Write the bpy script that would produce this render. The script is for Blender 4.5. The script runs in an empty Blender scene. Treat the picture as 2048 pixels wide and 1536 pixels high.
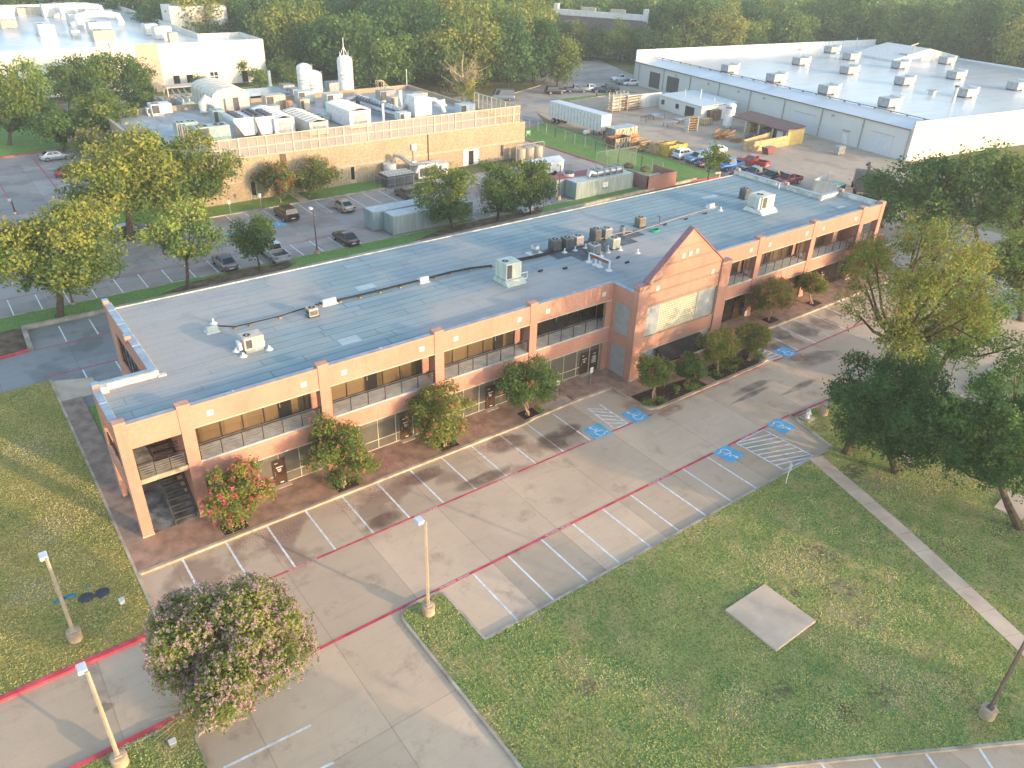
import bpy, math, random
import numpy as np
from mathutils import Vector, Matrix
rad = math.radians
random.seed(7)
SC = bpy.context.scene
COL = SC.collection
# ---------------------------------------------------------------- camera (solved from the survey of the site)
CP = np.array([-5.93, -40.903, 34.889]); YAW, PITCH, ROLL, FPX = rad(37.776), rad(30.545), rad(2.055), 1547.19
def _basis():
    cy, sy, cp, sp = math.cos(YAW), math.sin(YAW), math.cos(PITCH), math.sin(PITCH)
    f = np.array([sy*cp, cy*cp, -sp]); r = np.array([cy, -sy, 0.]); u = np.cross(r, f)
    cr, sr = math.cos(ROLL), math.sin(ROLL)
    return cr*r+sr*u, -sr*r+cr*u, f
_R, _U, _F = _basis()
def ray(x, y): return _F + _R*(x-1024)/FPX + _U*(768-y)/FPX
def at(x, y, z=0.0):
    d = ray(x, y); t = (z-CP[2])/d[2]; p = CP+d*t
    return (float(p[0]), float(p[1]))
def hgt(b, t, z0=0.0):
    B = at(b[0], b[1], z0); d = ray(*t); q = np.array(B)-CP[:2]; k = float(q@d[:2]/(d[:2]@d[:2]))
    return float(CP[2]+d[2]*k)
def mpp(x, y, z=0.0):          # metres per photo pixel at that spot
    B = at(x, y, z); return float((np.array([B[0], B[1], z])-CP)@_F)/FPX
cam = bpy.data.cameras.new('camera'); camo = bpy.data.objects.new('camera', cam); COL.objects.link(camo)
m = Matrix.Identity(4)
for i, v in enumerate((_R, _U, -_F)):
    for k in range(3): m[k][i] = float(v[k])
for k in range(3): m[k][3] = float(CP[k])
camo.matrix_world = m
cam.sensor_width = 36; cam.lens = FPX/2048*36; cam.clip_start = .5; cam.clip_end = 4000
SC.camera = camo
SC.view_settings.view_transform = 'Standard'; SC.view_settings.look = 'None'; SC.view_settings.exposure = 0; SC.view_settings.gamma = 1
# ---------------------------------------------------------------- light
SUN_AZ = math.atan2(-.91, .415); SUN_EL = rad(10.5)
S = Vector((math.cos(SUN_EL)*math.cos(SUN_AZ), math.cos(SUN_EL)*math.sin(SUN_AZ), math.sin(SUN_EL)))
L = bpy.data.lights.new('sun', 'SUN'); L.energy = 5.0; L.angle = rad(.5); L.color = (1, .72, .43)
lo = bpy.data.objects.new('sun', L); COL.objects.link(lo); lo.rotation_euler = S.to_track_quat('Z', 'Y').to_euler()
W = bpy.data.worlds.new('World'); SC.world = W; W.use_nodes = True
nt = W.node_tree; nt.nodes.clear()
sky = nt.nodes.new('ShaderNodeTexSky'); sky.sky_type = 'NISHITA'; sky.sun_disc = False
sky.sun_elevation = SUN_EL; sky.sun_rotation = math.atan2(S.x, S.y)
sky.air_density = 1.0; sky.dust_density = 1.2; sky.ozone_density = 1.2; sky.altitude = 100
bg = nt.nodes.new('ShaderNodeBackground'); bg.inputs[1].default_value = 0.58
ow = nt.nodes.new('ShaderNodeOutputWorld')
nt.links.new(sky.outputs[0], bg.inputs[0]); nt.links.new(bg.outputs[0], ow.inputs[0])
SC.cycles.max_bounces = 6; SC.cycles.diffuse_bounces = 3; SC.cycles.glossy_bounces = 3; SC.cycles.transparent_max_bounces = 6
SC.cycles.use_denoising = True
# ---------------------------------------------------------------- materials
def nmat(name):
    m = bpy.data.materials.new(name); m.use_nodes = True
    n = m.node_tree; b = n.nodes['Principled BSDF']
    return m, n, b
def _n(n, t, **kw):
    o = n.nodes.new('ShaderNode'+t)
    for k, v in kw.items():
        if k in o.inputs.keys() if hasattr(o.inputs, 'keys') else False: o.inputs[k].default_value = v
        else: setattr(o, k, v)
    return o
def mix(n, fac, a, b, mode='MIX'):
    o = n.nodes.new('ShaderNodeMix'); o.data_type = 'RGBA'; o.blend_type = mode
    for s, v in ((o.inputs[0], fac), (o.inputs[6], a), (o.inputs[7], b)):
        if hasattr(v, 'links') or isinstance(v, bpy.types.NodeSocket): n.links.new(v, s)
        elif isinstance(v, (int, float)): s.default_value = v
        else: s.default_value = (*v, 1)
    return o.outputs[2]
def noise(n, vec, scale, detail=4, rough=.55):
    o = n.nodes.new('ShaderNodeTexNoise'); o.inputs['Scale'].default_value = scale
    o.inputs['Detail'].default_value = detail; o.inputs['Roughness'].default_value = rough
    n.links.new(vec, o.inputs['Vector']); return o.outputs['Fac']
def ramp(n, fac, a, b, va=0.0, vb=1.0):
    o = n.nodes.new('ShaderNodeMapRange'); o.inputs['From Min'].default_value = a; o.inputs['From Max'].default_value = b
    o.inputs['To Min'].default_value = va; o.inputs['To Max'].default_value = vb
    n.links.new(fac, o.inputs['Value']); return o.outputs['Result']
def math_(n, op, a, b=0.0, c=None):
    o = n.nodes.new('ShaderNodeMath'); o.operation = op
    for s, v in zip(o.inputs, (a, b, c)):
        if v is None: continue
        if isinstance(v, (int, float)): s.default_value = v
        else: n.links.new(v, s)
    return o.outputs[0]
def objco(n): return n.nodes.new('ShaderNodeTexCoord').outputs['Object']
def setp(b, rough=.8, metal=0, spec=.3):
    b.inputs['Roughness'].default_value = rough; b.inputs['Metallic'].default_value = metal
    b.inputs['Specular IOR Level'].default_value = spec
def bump(n, b, h, strength=.3, dist=.02):
    o = n.nodes.new('ShaderNodeBump'); o.inputs['Strength'].default_value = strength; o.inputs['Distance'].default_value = dist
    n.links.new(h, o.inputs['Height']); n.links.new(o.outputs[0], b.inputs['Normal'])
MATS = {}
def mat(name, c, rough=.75, metal=0, var=.12, scale=1.5, spec=.3, streak=False, bmp=0):
    """painted / metal / concrete surface with uneven tone"""
    if name in MATS: return MATS[name]
    m, n, b = nmat(name); setp(b, rough, metal, spec)
    co = objco(n)
    if streak:
        mp = n.nodes.new('ShaderNodeMapping'); mp.inputs['Scale'].default_value = (1.6, 1.6, .18); n.links.new(co, mp.inputs[0]); co2 = mp.outputs[0]
    else: co2 = co
    f = noise(n, co2, scale, 5)
    f2 = noise(n, co, scale*7, 3)
    lo_ = tuple(x*(1-var*1.6) for x in c); hi = tuple(min(1, x*(1+var)) for x in c)
    cc = mix(n, ramp(n, f, .35, .65), lo_, hi)
    cc = mix(n, ramp(n, f2, .3, .7, 0, var), cc, tuple(x*.55 for x in c))
    n.links.new(cc, b.inputs['Base Color'])
    if bmp: bump(n, b, f2, bmp, .01)
    MATS[name] = m; return m
def glass(name, c=(.02, .022, .025), rough=.06, spec=.6, var=.4):
    if name in MATS: return MATS[name]
    m, n, b = nmat(name); setp(b, rough, 0, spec)
    co = objco(n); f = noise(n, co, .9, 3); sp = n.nodes.new('ShaderNodeSeparateXYZ'); n.links.new(co, sp.inputs[0]); cb = n.nodes.new('ShaderNodeCombineXYZ')
    n.links.new(math_(n, 'ADD', sp.outputs[0], sp.outputs[1]), cb.inputs[0]); n.links.new(math_(n, 'ADD', sp.outputs[2], .9), cb.inputs[1])
    t = n.nodes.new('ShaderNodeTexBrick'); t.offset = 0; n.links.new(cb.outputs[0], t.inputs['Vector']); t.inputs['Scale'].default_value = 1; t.inputs['Brick Width'].default_value = 1.51; t.inputs['Row Height'].default_value = 3.3; t.inputs['Mortar Size'].default_value = 0
    t.inputs['Color1'].default_value = (*[x*(1-var*1.3) for x in c], 1); t.inputs['Color2'].default_value = (*[x*(1+var) for x in c], 1)
    n.links.new(mix(n, ramp(n, f, .3, .7, 0, .5), t.outputs['Color'], tuple(x*(1+var*.6) for x in c)), b.inputs['Base Color'])
    MATS[name] = m; return m
def brick(name, c1, c2, mortar, bw=.22, rh=.075, ms=.012, mfac=.5):
    m, n, b = nmat(name); setp(b, .9, 0, .15)
    co = objco(n); sp = n.nodes.new('ShaderNodeSeparateXYZ'); n.links.new(co, sp.inputs[0])
    cb = n.nodes.new('ShaderNodeCombineXYZ'); n.links.new(math_(n, 'ADD', sp.outputs[0], sp.outputs[1]), cb.inputs[0]); n.links.new(sp.outputs[2], cb.inputs[1])
    t = n.nodes.new('ShaderNodeTexBrick'); n.links.new(cb.outputs[0], t.inputs['Vector'])
    t.inputs['Scale'].default_value = 1; t.inputs['Brick Width'].default_value = bw; t.inputs['Row Height'].default_value = rh
    t.inputs['Mortar Size'].default_value = ms; t.inputs['Mortar Smooth'].default_value = .3
    t.inputs['Color1'].default_value = (*c1, 1); t.inputs['Color2'].default_value = (*c2, 1)
    t.inputs['Mortar'].default_value = (*[mortar[k]*mfac+c1[k]*(1-mfac) for k in range(3)], 1)
    f = noise(n, co, .35, 5); cc = mix(n, ramp(n, f, .35, .7, 0, .35), t.outputs['Color'], tuple(x*.62 for x in c1))
    mp = n.nodes.new('ShaderNodeMapping'); mp.inputs['Scale'].default_value = (1.4, 1.4, .12); n.links.new(co, mp.inputs[0]); cc = mix(n, ramp(n, noise(n, mp.outputs[0], 1.2, 5, .65), .5, .72, 0, .3), cc, (.30, .17, .13)); cc = mix(n, ramp(n, noise(n, co, 3.5, 4, .7), .5, .75, 0, .2), cc, (.62, .40, .30))
    n.links.new(cc, b.inputs['Base Color']); return m
BRICK = brick('red_brick', (.55, .235, .15), (.43, .17, .11), (.66, .5, .42), ms=.018)
BRICKD = brick('brown_band_brick', (.31, .22, .15), (.26, .18, .13), (.5, .40, .3))
def membrane(name, base, dark, warm, row=.92, wid=9.0, gloss=.45, seam=.05, seamdark=.42, rv=1.0):
    m, n, b = nmat(name); setp(b, gloss, 0, .35)
    co = objco(n)
    t = n.nodes.new('ShaderNodeTexBrick'); n.links.new(co, t.inputs['Vector'])
    t.inputs['Scale'].default_value = 1; t.inputs['Brick Width'].default_value = wid; t.inputs['Row Height'].default_value = row
    t.inputs['Mortar Size'].default_value = seam; t.inputs['Mortar Smooth'].default_value = .5; t.offset = .37; t.offset_frequency = 2; t.squash = .8; t.squash_frequency = 3
    t.inputs['Color1'].default_value = (*base, 1); t.inputs['Color2'].default_value = (*[x*.88 for x in base], 1); t.inputs['Mortar'].default_value = (*[x*seamdark for x in base], 1)
    f = noise(n, co, .07, 6); g = noise(n, co, .45, 6, .6); h = noise(n, co, 5, 3)
    mp = n.nodes.new('ShaderNodeMapping'); mp.inputs['Scale'].default_value = (.12, 1.6, 1); n.links.new(co, mp.inputs[0]); st = noise(n, mp.outputs[0], 1.4, 5)
    cc = mix(n, ramp(n, f, .44, .58, 0, .75), t.outputs['Color'], warm)
    cc = mix(n, ramp(n, g, .55, .8, 0, .45), cc, dark)
    cc = mix(n, ramp(n, st, .5, .75, 0, .4), cc, dark)
    cc = mix(n, ramp(n, h, .4, .8, 0, .12), cc, (.1, .1, .1))
    n.links.new(cc, b.inputs['Base Color'])
    n.links.new(ramp(n, g, .3, .7, gloss-.12*rv, gloss+.2*rv), b.inputs['Roughness']); return m
def concrete(name, base, stain, jx=None, jy=None, stainamt=.6, stall=None, ox=0, oy=0, joint=.035):
    m, n, b = nmat(name); setp(b, .85, 0, .25)
    co = objco(n)
    f = noise(n, co, .13, 6); g = noise(n, co, .9, 6, .65); h = noise(n, co, 9, 4, .7); k = noise(n, co, 40, 2)
    cc = mix(n, ramp(n, f, .35, .68), tuple(x*.86 for x in base), tuple(min(1, x*1.08) for x in base))
    cc = mix(n, ramp(n, g, .5, .75, 0, .3), cc, tuple(x*.62 for x in base))
    mp = n.nodes.new('ShaderNodeMapping'); mp.inputs['Scale'].default_value = (.22, 2.2, 1); n.links.new(co, mp.inputs[0])
    tr = noise(n, mp.outputs[0], .8, 6, .6)
    cc = mix(n, ramp(n, tr, .52, .72, 0, .22), cc, tuple(x*.5 for x in base))
    cc = mix(n, ramp(n, h, .35, .75, 0, .25), cc, tuple(x*.6 for x in base))
    cc = mix(n, ramp(n, k, .3, .7, 0, .12), cc, tuple(min(1, x*1.25) for x in base))
    sp = n.nodes.new('ShaderNodeSeparateXYZ'); n.links.new(co, sp.inputs[0])
    s = ramp(n, noise(n, co, .23, 5, .5), .53, .60, 0, stainamt)
    if stall:      # cars drip where they park
        for (y0, y1) in stall: 
            a = math_(n, 'MULTIPLY', ramp(n, sp.outputs[1], y0-1, y0+.6), ramp(n, sp.outputs[1], y1-.2, y1+.6, 1, 0))
            s2 = math_(n, 'MULTIPLY', a, s)
            cc = mix(n, s2, cc, stain)
    else: cc = mix(n, math_(n, 'MULTIPLY', s, .35), cc, stain)
    if jx and jy:     # each poured slab has its own tone
        mp2 = n.nodes.new('ShaderNodeMapping'); mp2.inputs['Location'].default_value = (ox, oy, 0); n.links.new(co, mp2.inputs[0])
        t = n.nodes.new('ShaderNodeTexBrick'); t.offset = 0; n.links.new(mp2.outputs[0], t.inputs['Vector']); t.inputs['Scale'].default_value = 1; t.inputs['Brick Width'].default_value = jx; t.inputs['Row Height'].default_value = jy; t.inputs['Mortar Size'].default_value = 0
        t.inputs['Color1'].default_value = (.80, .80, .80, 1); t.inputs['Color2'].default_value = (1.06, 1.05, 1.04, 1); t.inputs['Mortar'].default_value = (1, 1, 1, 1)
        cc = mix(n, 1.0, cc, t.outputs['Color'], 'MULTIPLY')
    edge = noise(n, co, .42, 6, .7); cc = mix(n, ramp(n, edge, .56, .68, 0, .35), cc, tuple(x*.62 for x in stain) if stall else stain)
    for ax, st, off in ((0, jx, ox), (1, jy, oy)):
        if st:
            w = math_(n, 'PINGPONG', math_(n, 'ADD', sp.outputs[ax], off), st/2)
            wob = math_(n, 'MULTIPLY', ramp(n, g, .3, .7), .03)
            line = math_(n, 'LESS_THAN', math_(n, 'ADD', w, 0.0), math_(n, 'ADD', wob, joint-.015))
            cc = mix(n, math_(n, 'MULTIPLY', line, .32), cc, tuple(x*.3 for x in base))
    n.links.new(cc, b.inputs['Base Color'])
    bump(n, b, h, .12, .01); return m
def grassmat(name, green, yellow, brown, dry=.5, k=1.75):
    green, yellow, brown = [tuple(x*k for x in c) for c in (green, yellow, brown)]
    m, n, b = nmat(name); setp(b, .95, 0, .1)
    co = objco(n)
    big = noise(n, co, .055, 5, .55); mid = noise(n, co, .27, 7, .66); mid2 = noise(n, co, .5, 6, .7); cl = noise(n, co, 1.7, 5, .7); fine = noise(n, co, 6, 4, .75); bl = noise(n, co, 22, 3, .8)
    cc = mix(n, ramp(n, math_(n, 'ADD', math_(n, 'MULTIPLY', big, .55), math_(n, 'MULTIPLY', mid, .45)), .43, .6), green, yellow)
    bigd = ramp(n, noise(n, co, .035, 3), .44, .56, .25, 1.0)
    d = math_(n, 'MULTIPLY', bigd, math_(n, 'MULTIPLY', ramp(n, mid2, .48, .58), ramp(n, cl, .3, .5)))
    cc = mix(n, math_(n, 'MULTIPLY', d, dry), cc, brown)
    d2 = math_(n, 'MULTIPLY', bigd, math_(n, 'MULTIPLY', ramp(n, mid, .53, .62), ramp(n, fine, .36, .56))); cc = mix(n, math_(n, 'MULTIPLY', d2, dry*.8), cc, tuple(x*.42 for x in brown))
    cc = mix(n, ramp(n, cl, .5, .72, 0, .35), cc, tuple(x*1.35 for x in yellow))
    cc = mix(n, ramp(n, fine, .48, .68, 0, .75), cc, tuple(x*.5 for x in green))
    cc = mix(n, ramp(n, fine, .5, .3, 0, .55), cc, tuple(x*1.4 for x in yellow))
    cc = mix(n, ramp(n, bl, .5, .8, 0, .35), cc, tuple(x*.6 for x in green))
    n.links.new(cc, b.inputs['Base Color'])
    hh = math_(n, 'ADD', math_(n, 'MULTIPLY', fine, .6), math_(n, 'MULTIPLY', bl, .5))
    bump(n, b, hh, .8, .12); return m
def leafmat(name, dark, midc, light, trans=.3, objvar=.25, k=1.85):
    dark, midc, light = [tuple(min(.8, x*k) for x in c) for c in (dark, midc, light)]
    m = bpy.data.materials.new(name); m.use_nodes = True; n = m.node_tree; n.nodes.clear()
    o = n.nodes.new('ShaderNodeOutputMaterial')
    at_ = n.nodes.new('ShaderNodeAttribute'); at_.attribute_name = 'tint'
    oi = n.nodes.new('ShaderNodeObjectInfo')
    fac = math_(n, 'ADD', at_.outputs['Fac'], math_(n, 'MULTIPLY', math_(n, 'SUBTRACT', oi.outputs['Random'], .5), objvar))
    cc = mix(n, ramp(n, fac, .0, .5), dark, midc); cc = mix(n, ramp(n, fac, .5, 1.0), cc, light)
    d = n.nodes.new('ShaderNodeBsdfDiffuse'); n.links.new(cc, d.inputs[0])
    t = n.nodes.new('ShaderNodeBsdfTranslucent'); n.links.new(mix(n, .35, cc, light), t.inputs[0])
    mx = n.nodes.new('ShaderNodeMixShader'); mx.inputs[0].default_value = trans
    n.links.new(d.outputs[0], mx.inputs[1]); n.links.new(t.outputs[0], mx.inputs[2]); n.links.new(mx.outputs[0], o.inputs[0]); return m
# ---------------------------------------------------------------- object helpers
def link(o): COL.objects.link(o); return o
def tag(o, label=None, cat=None, group=None, kind=None):
    if label: o['label'] = label
    if cat: o['category'] = cat
    if group: o['group'] = group
    if kind: o['kind'] = kind
    return o
def thing(name, label, cat, loc=(0, 0, 0), rz=0, group=None):
    o = link(bpy.data.objects.new(name, None)); o.empty_display_size = .3
    o.location = loc; o.rotation_euler = (0, 0, rz); return tag(o, label, cat, group)
def dup(root, loc=None, rz=None, label=None, scale=None, group=None):
    r = link(root.copy())
    if loc is not None: r.location = loc
    if rz is not None: r.rotation_euler = (0, 0, rz)
    if scale is not None: r.scale = scale if hasattr(scale, '__len__') else (scale,)*3
    if label: r['label'] = label
    if group: r['group'] = group
    for ch in list(root.children):
        c = link(ch.copy()); c.parent = r
        for g in list(ch.children):
            d = link(g.copy()); d.parent = c
    return r
class MB:
    def __init__(s): s.v = []; s.f = []; s.mi = []; s.cur = 0
    def _add(s, vs, fs):
        k = len(s.v); s.v += [tuple(map(float, p)) for p in vs]; s.f += [tuple(i+k for i in f) for f in fs]; s.mi += [s.cur]*len(fs); return s
    def box(s, x0, x1, y0, y1, z0, z1):
        return s._add([(x0, y0, z0), (x1, y0, z0), (x1, y1, z0), (x0, y1, z0), (x0, y0, z1), (x1, y0, z1), (x1, y1, z1), (x0, y1, z1)],
                      [(0, 3, 2, 1), (4, 5, 6, 7), (0, 1, 5, 4), (1, 2, 6, 5), (2, 3, 7, 6), (3, 0, 4, 7)])
    def cbox(s, c, sz, rz=0):
        ca, sa = math.cos(rz), math.sin(rz); vs = []
        for z in (-.5, .5):
            for a, b in ((-.5, -.5), (.5, -.5), (.5, .5), (-.5, .5)):
                x, y = a*sz[0], b*sz[1]; vs.append((c[0]+x*ca-y*sa, c[1]+x*sa+y*ca, c[2]+z*sz[2]))
        return s._add(vs, [(0, 3, 2, 1), (4, 5, 6, 7), (0, 1, 5, 4), (1, 2, 6, 5), (2, 3, 7, 6), (3, 0, 4, 7)])
    def bar(s, a, b, w, h=None):
        """square bar from a to b"""
        a, b = Vector(a), Vector(b); d = (b-a); h = h or w
        if d.length < 1e-6: return s
        d.normalize(); up = Vector((0, 0, 1)) if abs(d.z) < .95 else Vector((1, 0, 0))
        x = d.cross(up).normalized()*w/2; y = x.cross(d).normalized()*h/2
        return s._add([a-x-y, a+x-y, a+x+y, a-x+y, b-x-y, b+x-y, b+x+y, b-x+y],
                      [(0, 3, 2, 1), (4, 5, 6, 7), (0, 1, 5, 4), (1, 2, 6, 5), (2, 3, 7, 6), (3, 0, 4, 7)])
    def prism(s, poly, z0, z1):
        n = len(poly)
        a = sum(poly[i][0]*poly[(i+1) % n][1]-poly[(i+1) % n][0]*poly[i][1] for i in range(n))
        if a < 0: poly = poly[::-1]
        vs = [(p[0], p[1], z0) for p in poly]+[(p[0], p[1], z1) for p in poly]
        return s._add(vs, [tuple(range(n))[::-1], tuple(range(n, 2*n))]+[(i, (i+1) % n, (i+1) % n+n, i+n) for i in range(n)])
    def sheet(s, poly, z):
        n = len(poly); a = sum(poly[i][0]*poly[(i+1) % n][1]-poly[(i+1) % n][0]*poly[i][1] for i in range(n))
        if a < 0: poly = poly[::-1]
        return s._add([(p[0], p[1], z) for p in poly], [tuple(range(n))])
    def quad(s, a, b, c, d): return s._add([a, b, c, d], [(0, 1, 2, 3)])
    def extr(s, prof, axis, a, b):
        """profile [(u,z)] pulled along an axis from a to b"""
        n = len(prof)
        P = (lambda u, z, t: (t, u, z)) if axis == 'x' else (lambda u, z, t: (u, t, z))
        vs = [P(u, z, a) for u, z in prof]+[P(u, z, b) for u, z in prof]
        return s._add(vs, [tuple(range(n)), tuple(range(n, 2*n))[::-1]]+[((i+1) % n, i, i+n, (i+1) % n+n) for i in range(n)])
    def tube(s, pts, r, n=8, cap=True):
        pts = [Vector(p) for p in pts]; m = len(pts); rs = r if hasattr(r, '__len__') else [r]*m; k = []
        prev = None
        for i, p in enumerate(pts):
            d = (pts[min(i+1, m-1)]-pts[max(i-1, 0)]);  d = d.normalized() if d.length > 1e-9 else Vector((0, 0, 1))
            if prev is None: x = d.cross(Vector((0, 0, 1)) if abs(d.z) < .9 else Vector((1, 0, 0))).normalized()
            else: x = (prev-d*prev.dot(d)); x = x.normalized() if x.length > 1e-6 else d.orthogonal().normalized()
            prev = x; y = d.cross(x)
            k += [p+(x*math.cos(2*math.pi*j/n)+y*math.sin(2*math.pi*j/n))*rs[i] for j in range(n)]
        fs = [(i*n+j, i*n+(j+1) % n, (i+1)*n+(j+1) % n, (i+1)*n+j) for i in range(m-1) for j in range(n)]
        if cap: fs += [tuple(range(n))[::-1], tuple(range((m-1)*n, m*n))]
        return s._add(k, fs)
    def cyl(s, c, r, z0, z1, n=16): return s.tube([(c[0], c[1], z0), (c[0], c[1], z1)], r, n)
    def lathe(s, c, prof, n=18):
        return s.tube([(c[0], c[1], c[2]+z) for r, z in prof], [max(r, .002) for r, z in prof], n)
    def ring(s, c, r0, r1, z, n=24, a0=0, a1=2*math.pi):
        vs = []; full = abs(a1-a0) > 6.28; k = n if full else n+1
        for i in range(k):
            a = a0+(a1-a0)*i/n; vs += [(c[0]+r0*math.cos(a), c[1]+r0*math.sin(a), z), (c[0]+r1*math.cos(a), c[1]+r1*math.sin(a), z)]
        return s._add(vs, [(2*i, 2*i+1, 2*((i+1) % k)+1, 2*((i+1) % k)) for i in range(n)])
    def disc(s, c, r, z, n=20): return s.sheet([(c[0]+r*math.cos(2*math.pi*i/n), c[1]+r*math.sin(2*math.pi*i/n)) for i in range(n)], z)
    def build(s, name, mats, parent=None, smooth=False, bevel=0):
        me = bpy.data.meshes.new(name); me.from_pydata(s.v, [], s.f)
        mats = mats if isinstance(mats, (list, tuple)) else [mats]
        for m_ in mats: me.materials.append(m_)
        if len(mats) > 1: me.polygons.foreach_set('material_index', s.mi)
        if smooth:
            me.polygons.foreach_set('use_smooth', [True]*len(s.f))
            me.set_sharp_from_angle(angle=rad(40))
        me.update(); o = link(bpy.data.objects.new(name, me)); o.parent = parent
        if bevel:
            b = o.modifiers.new('bevel', 'BEVEL'); b.width = bevel; b.segments = 2; b.limit_method = 'ANGLE'
        return o
def struct(name, mb, m, **k): return tag(mb.build(name, m, **k), kind='structure')
def text_mesh(txt, size, m, name, loc, rz=0, rx=0, parent=None, kind=None, spacing=1.0):
    cu = bpy.data.curves.new(name, 'FONT'); cu.body = txt; cu.size = size; cu.align_x = 'CENTER'; cu.align_y = 'CENTER'; cu.space_character = spacing
    t = bpy.data.objects.new(name, cu); COL.objects.link(t); bpy.context.view_layer.update()
    me = bpy.data.meshes.new_from_object(t.evaluated_get(bpy.context.evaluated_depsgraph_get()))
    bpy.data.objects.remove(t); me.materials.clear(); me.materials.append(m)
    o = link(bpy.data.objects.new(name, me)); o.location = loc; o.rotation_euler = (rx, 0, rz); o.parent = parent
    if kind: o['kind'] = kind
    return o
# common paints
WHITE = mat('white_paint', (.74, .73, .70), .5, var=.08)
OFFW = mat('off_white_metal', (.66, .66, .62), .5, var=.12, streak=True)
GREY = mat('grey_metal', (.36, .37, .38), .45, var=.15)
DGREY = mat('dark_grey', (.09, .09, .095), .6, var=.2)
BLACK = mat('black_rubber', (.022, .022, .024), .7, var=.2)
BRONZE = mat('bronze_frame', (.085, .055, .035), .4, metal=.3, var=.2)
CREAM = mat('cream_frame', (.52, .46, .36), .5, var=.1)
GALV = mat('galvanised_steel', (.42, .44, .46), .35, metal=.6, var=.18)
PALEGREEN = mat('pale_green_sheet_metal', (.50, .55, .48), .5, var=.1, streak=True)
TANM = mat('tan_sheet_metal', (.55, .46, .35), .5, var=.12, streak=True)
RUST = mat('rusty_steel', (.30, .12, .06), .8, var=.35)
WOOD = mat('raw_timber', (.42, .27, .13), .8, var=.3, scale=3)
PLY = mat('plywood_panel', (.58, .40, .19), .75, var=.2)
REDP = mat('red_fire_lane_paint', (.66, .075, .10), .7, var=.22, scale=1.2)
LINEW = mat('white_line_paint', (.80, .79, .77), .7, var=.14, scale=2.5)
BLUEP = mat('blue_stall_paint', (.12, .44, .67), .7, var=.1)
HAZE = .00038
# ================================================================ ground, paving, kerbs, markings
def ribbon(mb, pts, w, z0, z1, closed=False, side=0):
    """band along a polyline; side -1/0/1 puts it right of / on / left of the line"""
    n = len(pts); L_, R_ = [], []
    for i in range(n):
        a = pts[i-1] if (i > 0 or closed) else pts[i]; b = pts[(i+1) % n] if (i < n-1 or closed) else pts[i]
        p = pts[i]; d1 = Vector((p[0]-a[0], p[1]-a[1])); d2 = Vector((b[0]-p[0], b[1]-p[1]))
        if d1.length < 1e-6: d1 = d2
        if d2.length < 1e-6: d2 = d1
        d1.normalize(); d2.normalize(); n1 = Vector((-d1.y, d1.x)); n2 = Vector((-d2.y, d2.x)); mm = (n1+n2)
        mm = mm/max(.35, mm.dot(mm))*2 if mm.length > 1e-6 else n1
        lo_, hi = (-w/2+side*w/2, w/2+side*w/2)
        L_.append((p[0]+mm.x*hi, p[1]+mm.y*hi)); R_.append((p[0]+mm.x*lo_, p[1]+mm.y*lo_))
    vs, fs = [], []
    for l, r in zip(L_, R_): vs += [(r[0], r[1], z0), (l[0], l[1], z0), (l[0], l[1], z1), (r[0], r[1], z1)]
    for i in range(n if closed else n-1):
        a, b = 4*i, 4*((i+1) % n)
        for k in range(4): fs.append((a+k, a+(k+1) % 4, b+(k+1) % 4, b+k))
    if not closed: fs += [(0, 1, 2, 3), (4*n-1, 4*n-2, 4*n-3, 4*n-4)]
    mb._add(vs, fs); return mb
def rnd(poly, radii, k=5):
    out = []; n = len(poly)
    for i, p in enumerate(poly):
        r = radii.get(i, 0)
        if not r: out.append(p); continue
        a, b = Vector(poly[i-1]), Vector(poly[(i+1) % n]); P = Vector(p); u = (a-P).normalized(); v = (b-P).normalized()
        for j in range(k+1):
            t = j/k; out.append(tuple(P+u*r*(1-t)**2+v*r*t**2))
    return out
CONC = concrete('warm_concrete', (.65, .485, .335), (.31, .19, .13), jx=5.49, jy=6.66, stall=[(-4.8, 0.2)], ox=.6, oy=4.74, stainamt=.65)
CONCB = concrete('rear_concrete', (.42, .375, .335), (.16, .13, .11), jx=6.1, jy=5.2, stainamt=.9)
CONCR = concrete('weathered_grey_concrete', (.30, .30, .29), (.12, .11, .10), jx=6.1, jy=6.2, stainamt=1)
YARD = concrete('yard_paving', (.47, .37, .275), (.22, .17, .13), stainamt=.9)
KERB = mat('kerb_concrete', (.54, .42, .30), .85, var=.25, scale=.8)
KERBG = mat('weathered_kerb_concrete', (.43, .37, .295), .85, var=.25, scale=.8)
SLAB = mat('smooth_slab_concrete', (.64, .48, .345), .8, var=.1, scale=.6)
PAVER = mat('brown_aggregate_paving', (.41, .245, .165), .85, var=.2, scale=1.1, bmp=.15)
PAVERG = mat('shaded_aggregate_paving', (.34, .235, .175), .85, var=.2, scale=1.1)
GRASSF = grassmat('lawn_grass', (.085, .145, .042), (.215, .22, .068), (.30, .215, .105), .95)
GRASSL = grassmat('sunlit_lawn_grass', (.15, .145, .042), (.31, .22, .06), (.29, .18, .085), .6)  # left lawn's copy, with golden sunlight put into its colour
GRASSB = grassmat('green_grass', (.07, .15, .035), (.13, .19, .05), (.17, .14, .06), .25)
FIELD = grassmat('rough_ground', (.06, .085, .03), (.12, .11, .05), (.13, .095, .05), .5)
MULCH = mat('dark_mulch', (.075, .035, .025), .95, var=.5, scale=5, bmp=.6)
DIRT = mat('bare_dirt', (.17, .11, .07), .95, var=.35, scale=1)
struct('ground', MB().sheet([(-900, -400), (1500, -400), (1500, 1500), (-900, 1500)], -.06), FIELD)
struct('parking_lot', MB().sheet([(-70, -70), (84, -70), (84, 2.2), (-2.7, 2.2), (-2.7, -2), (-70, -2)], 0), CONC)
struct('rear_driveway', MB().sheet([(-70, 20.5), (84.5, 20.5), (84.5, 41), (-70, 41)], 0), CONCR)
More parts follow.
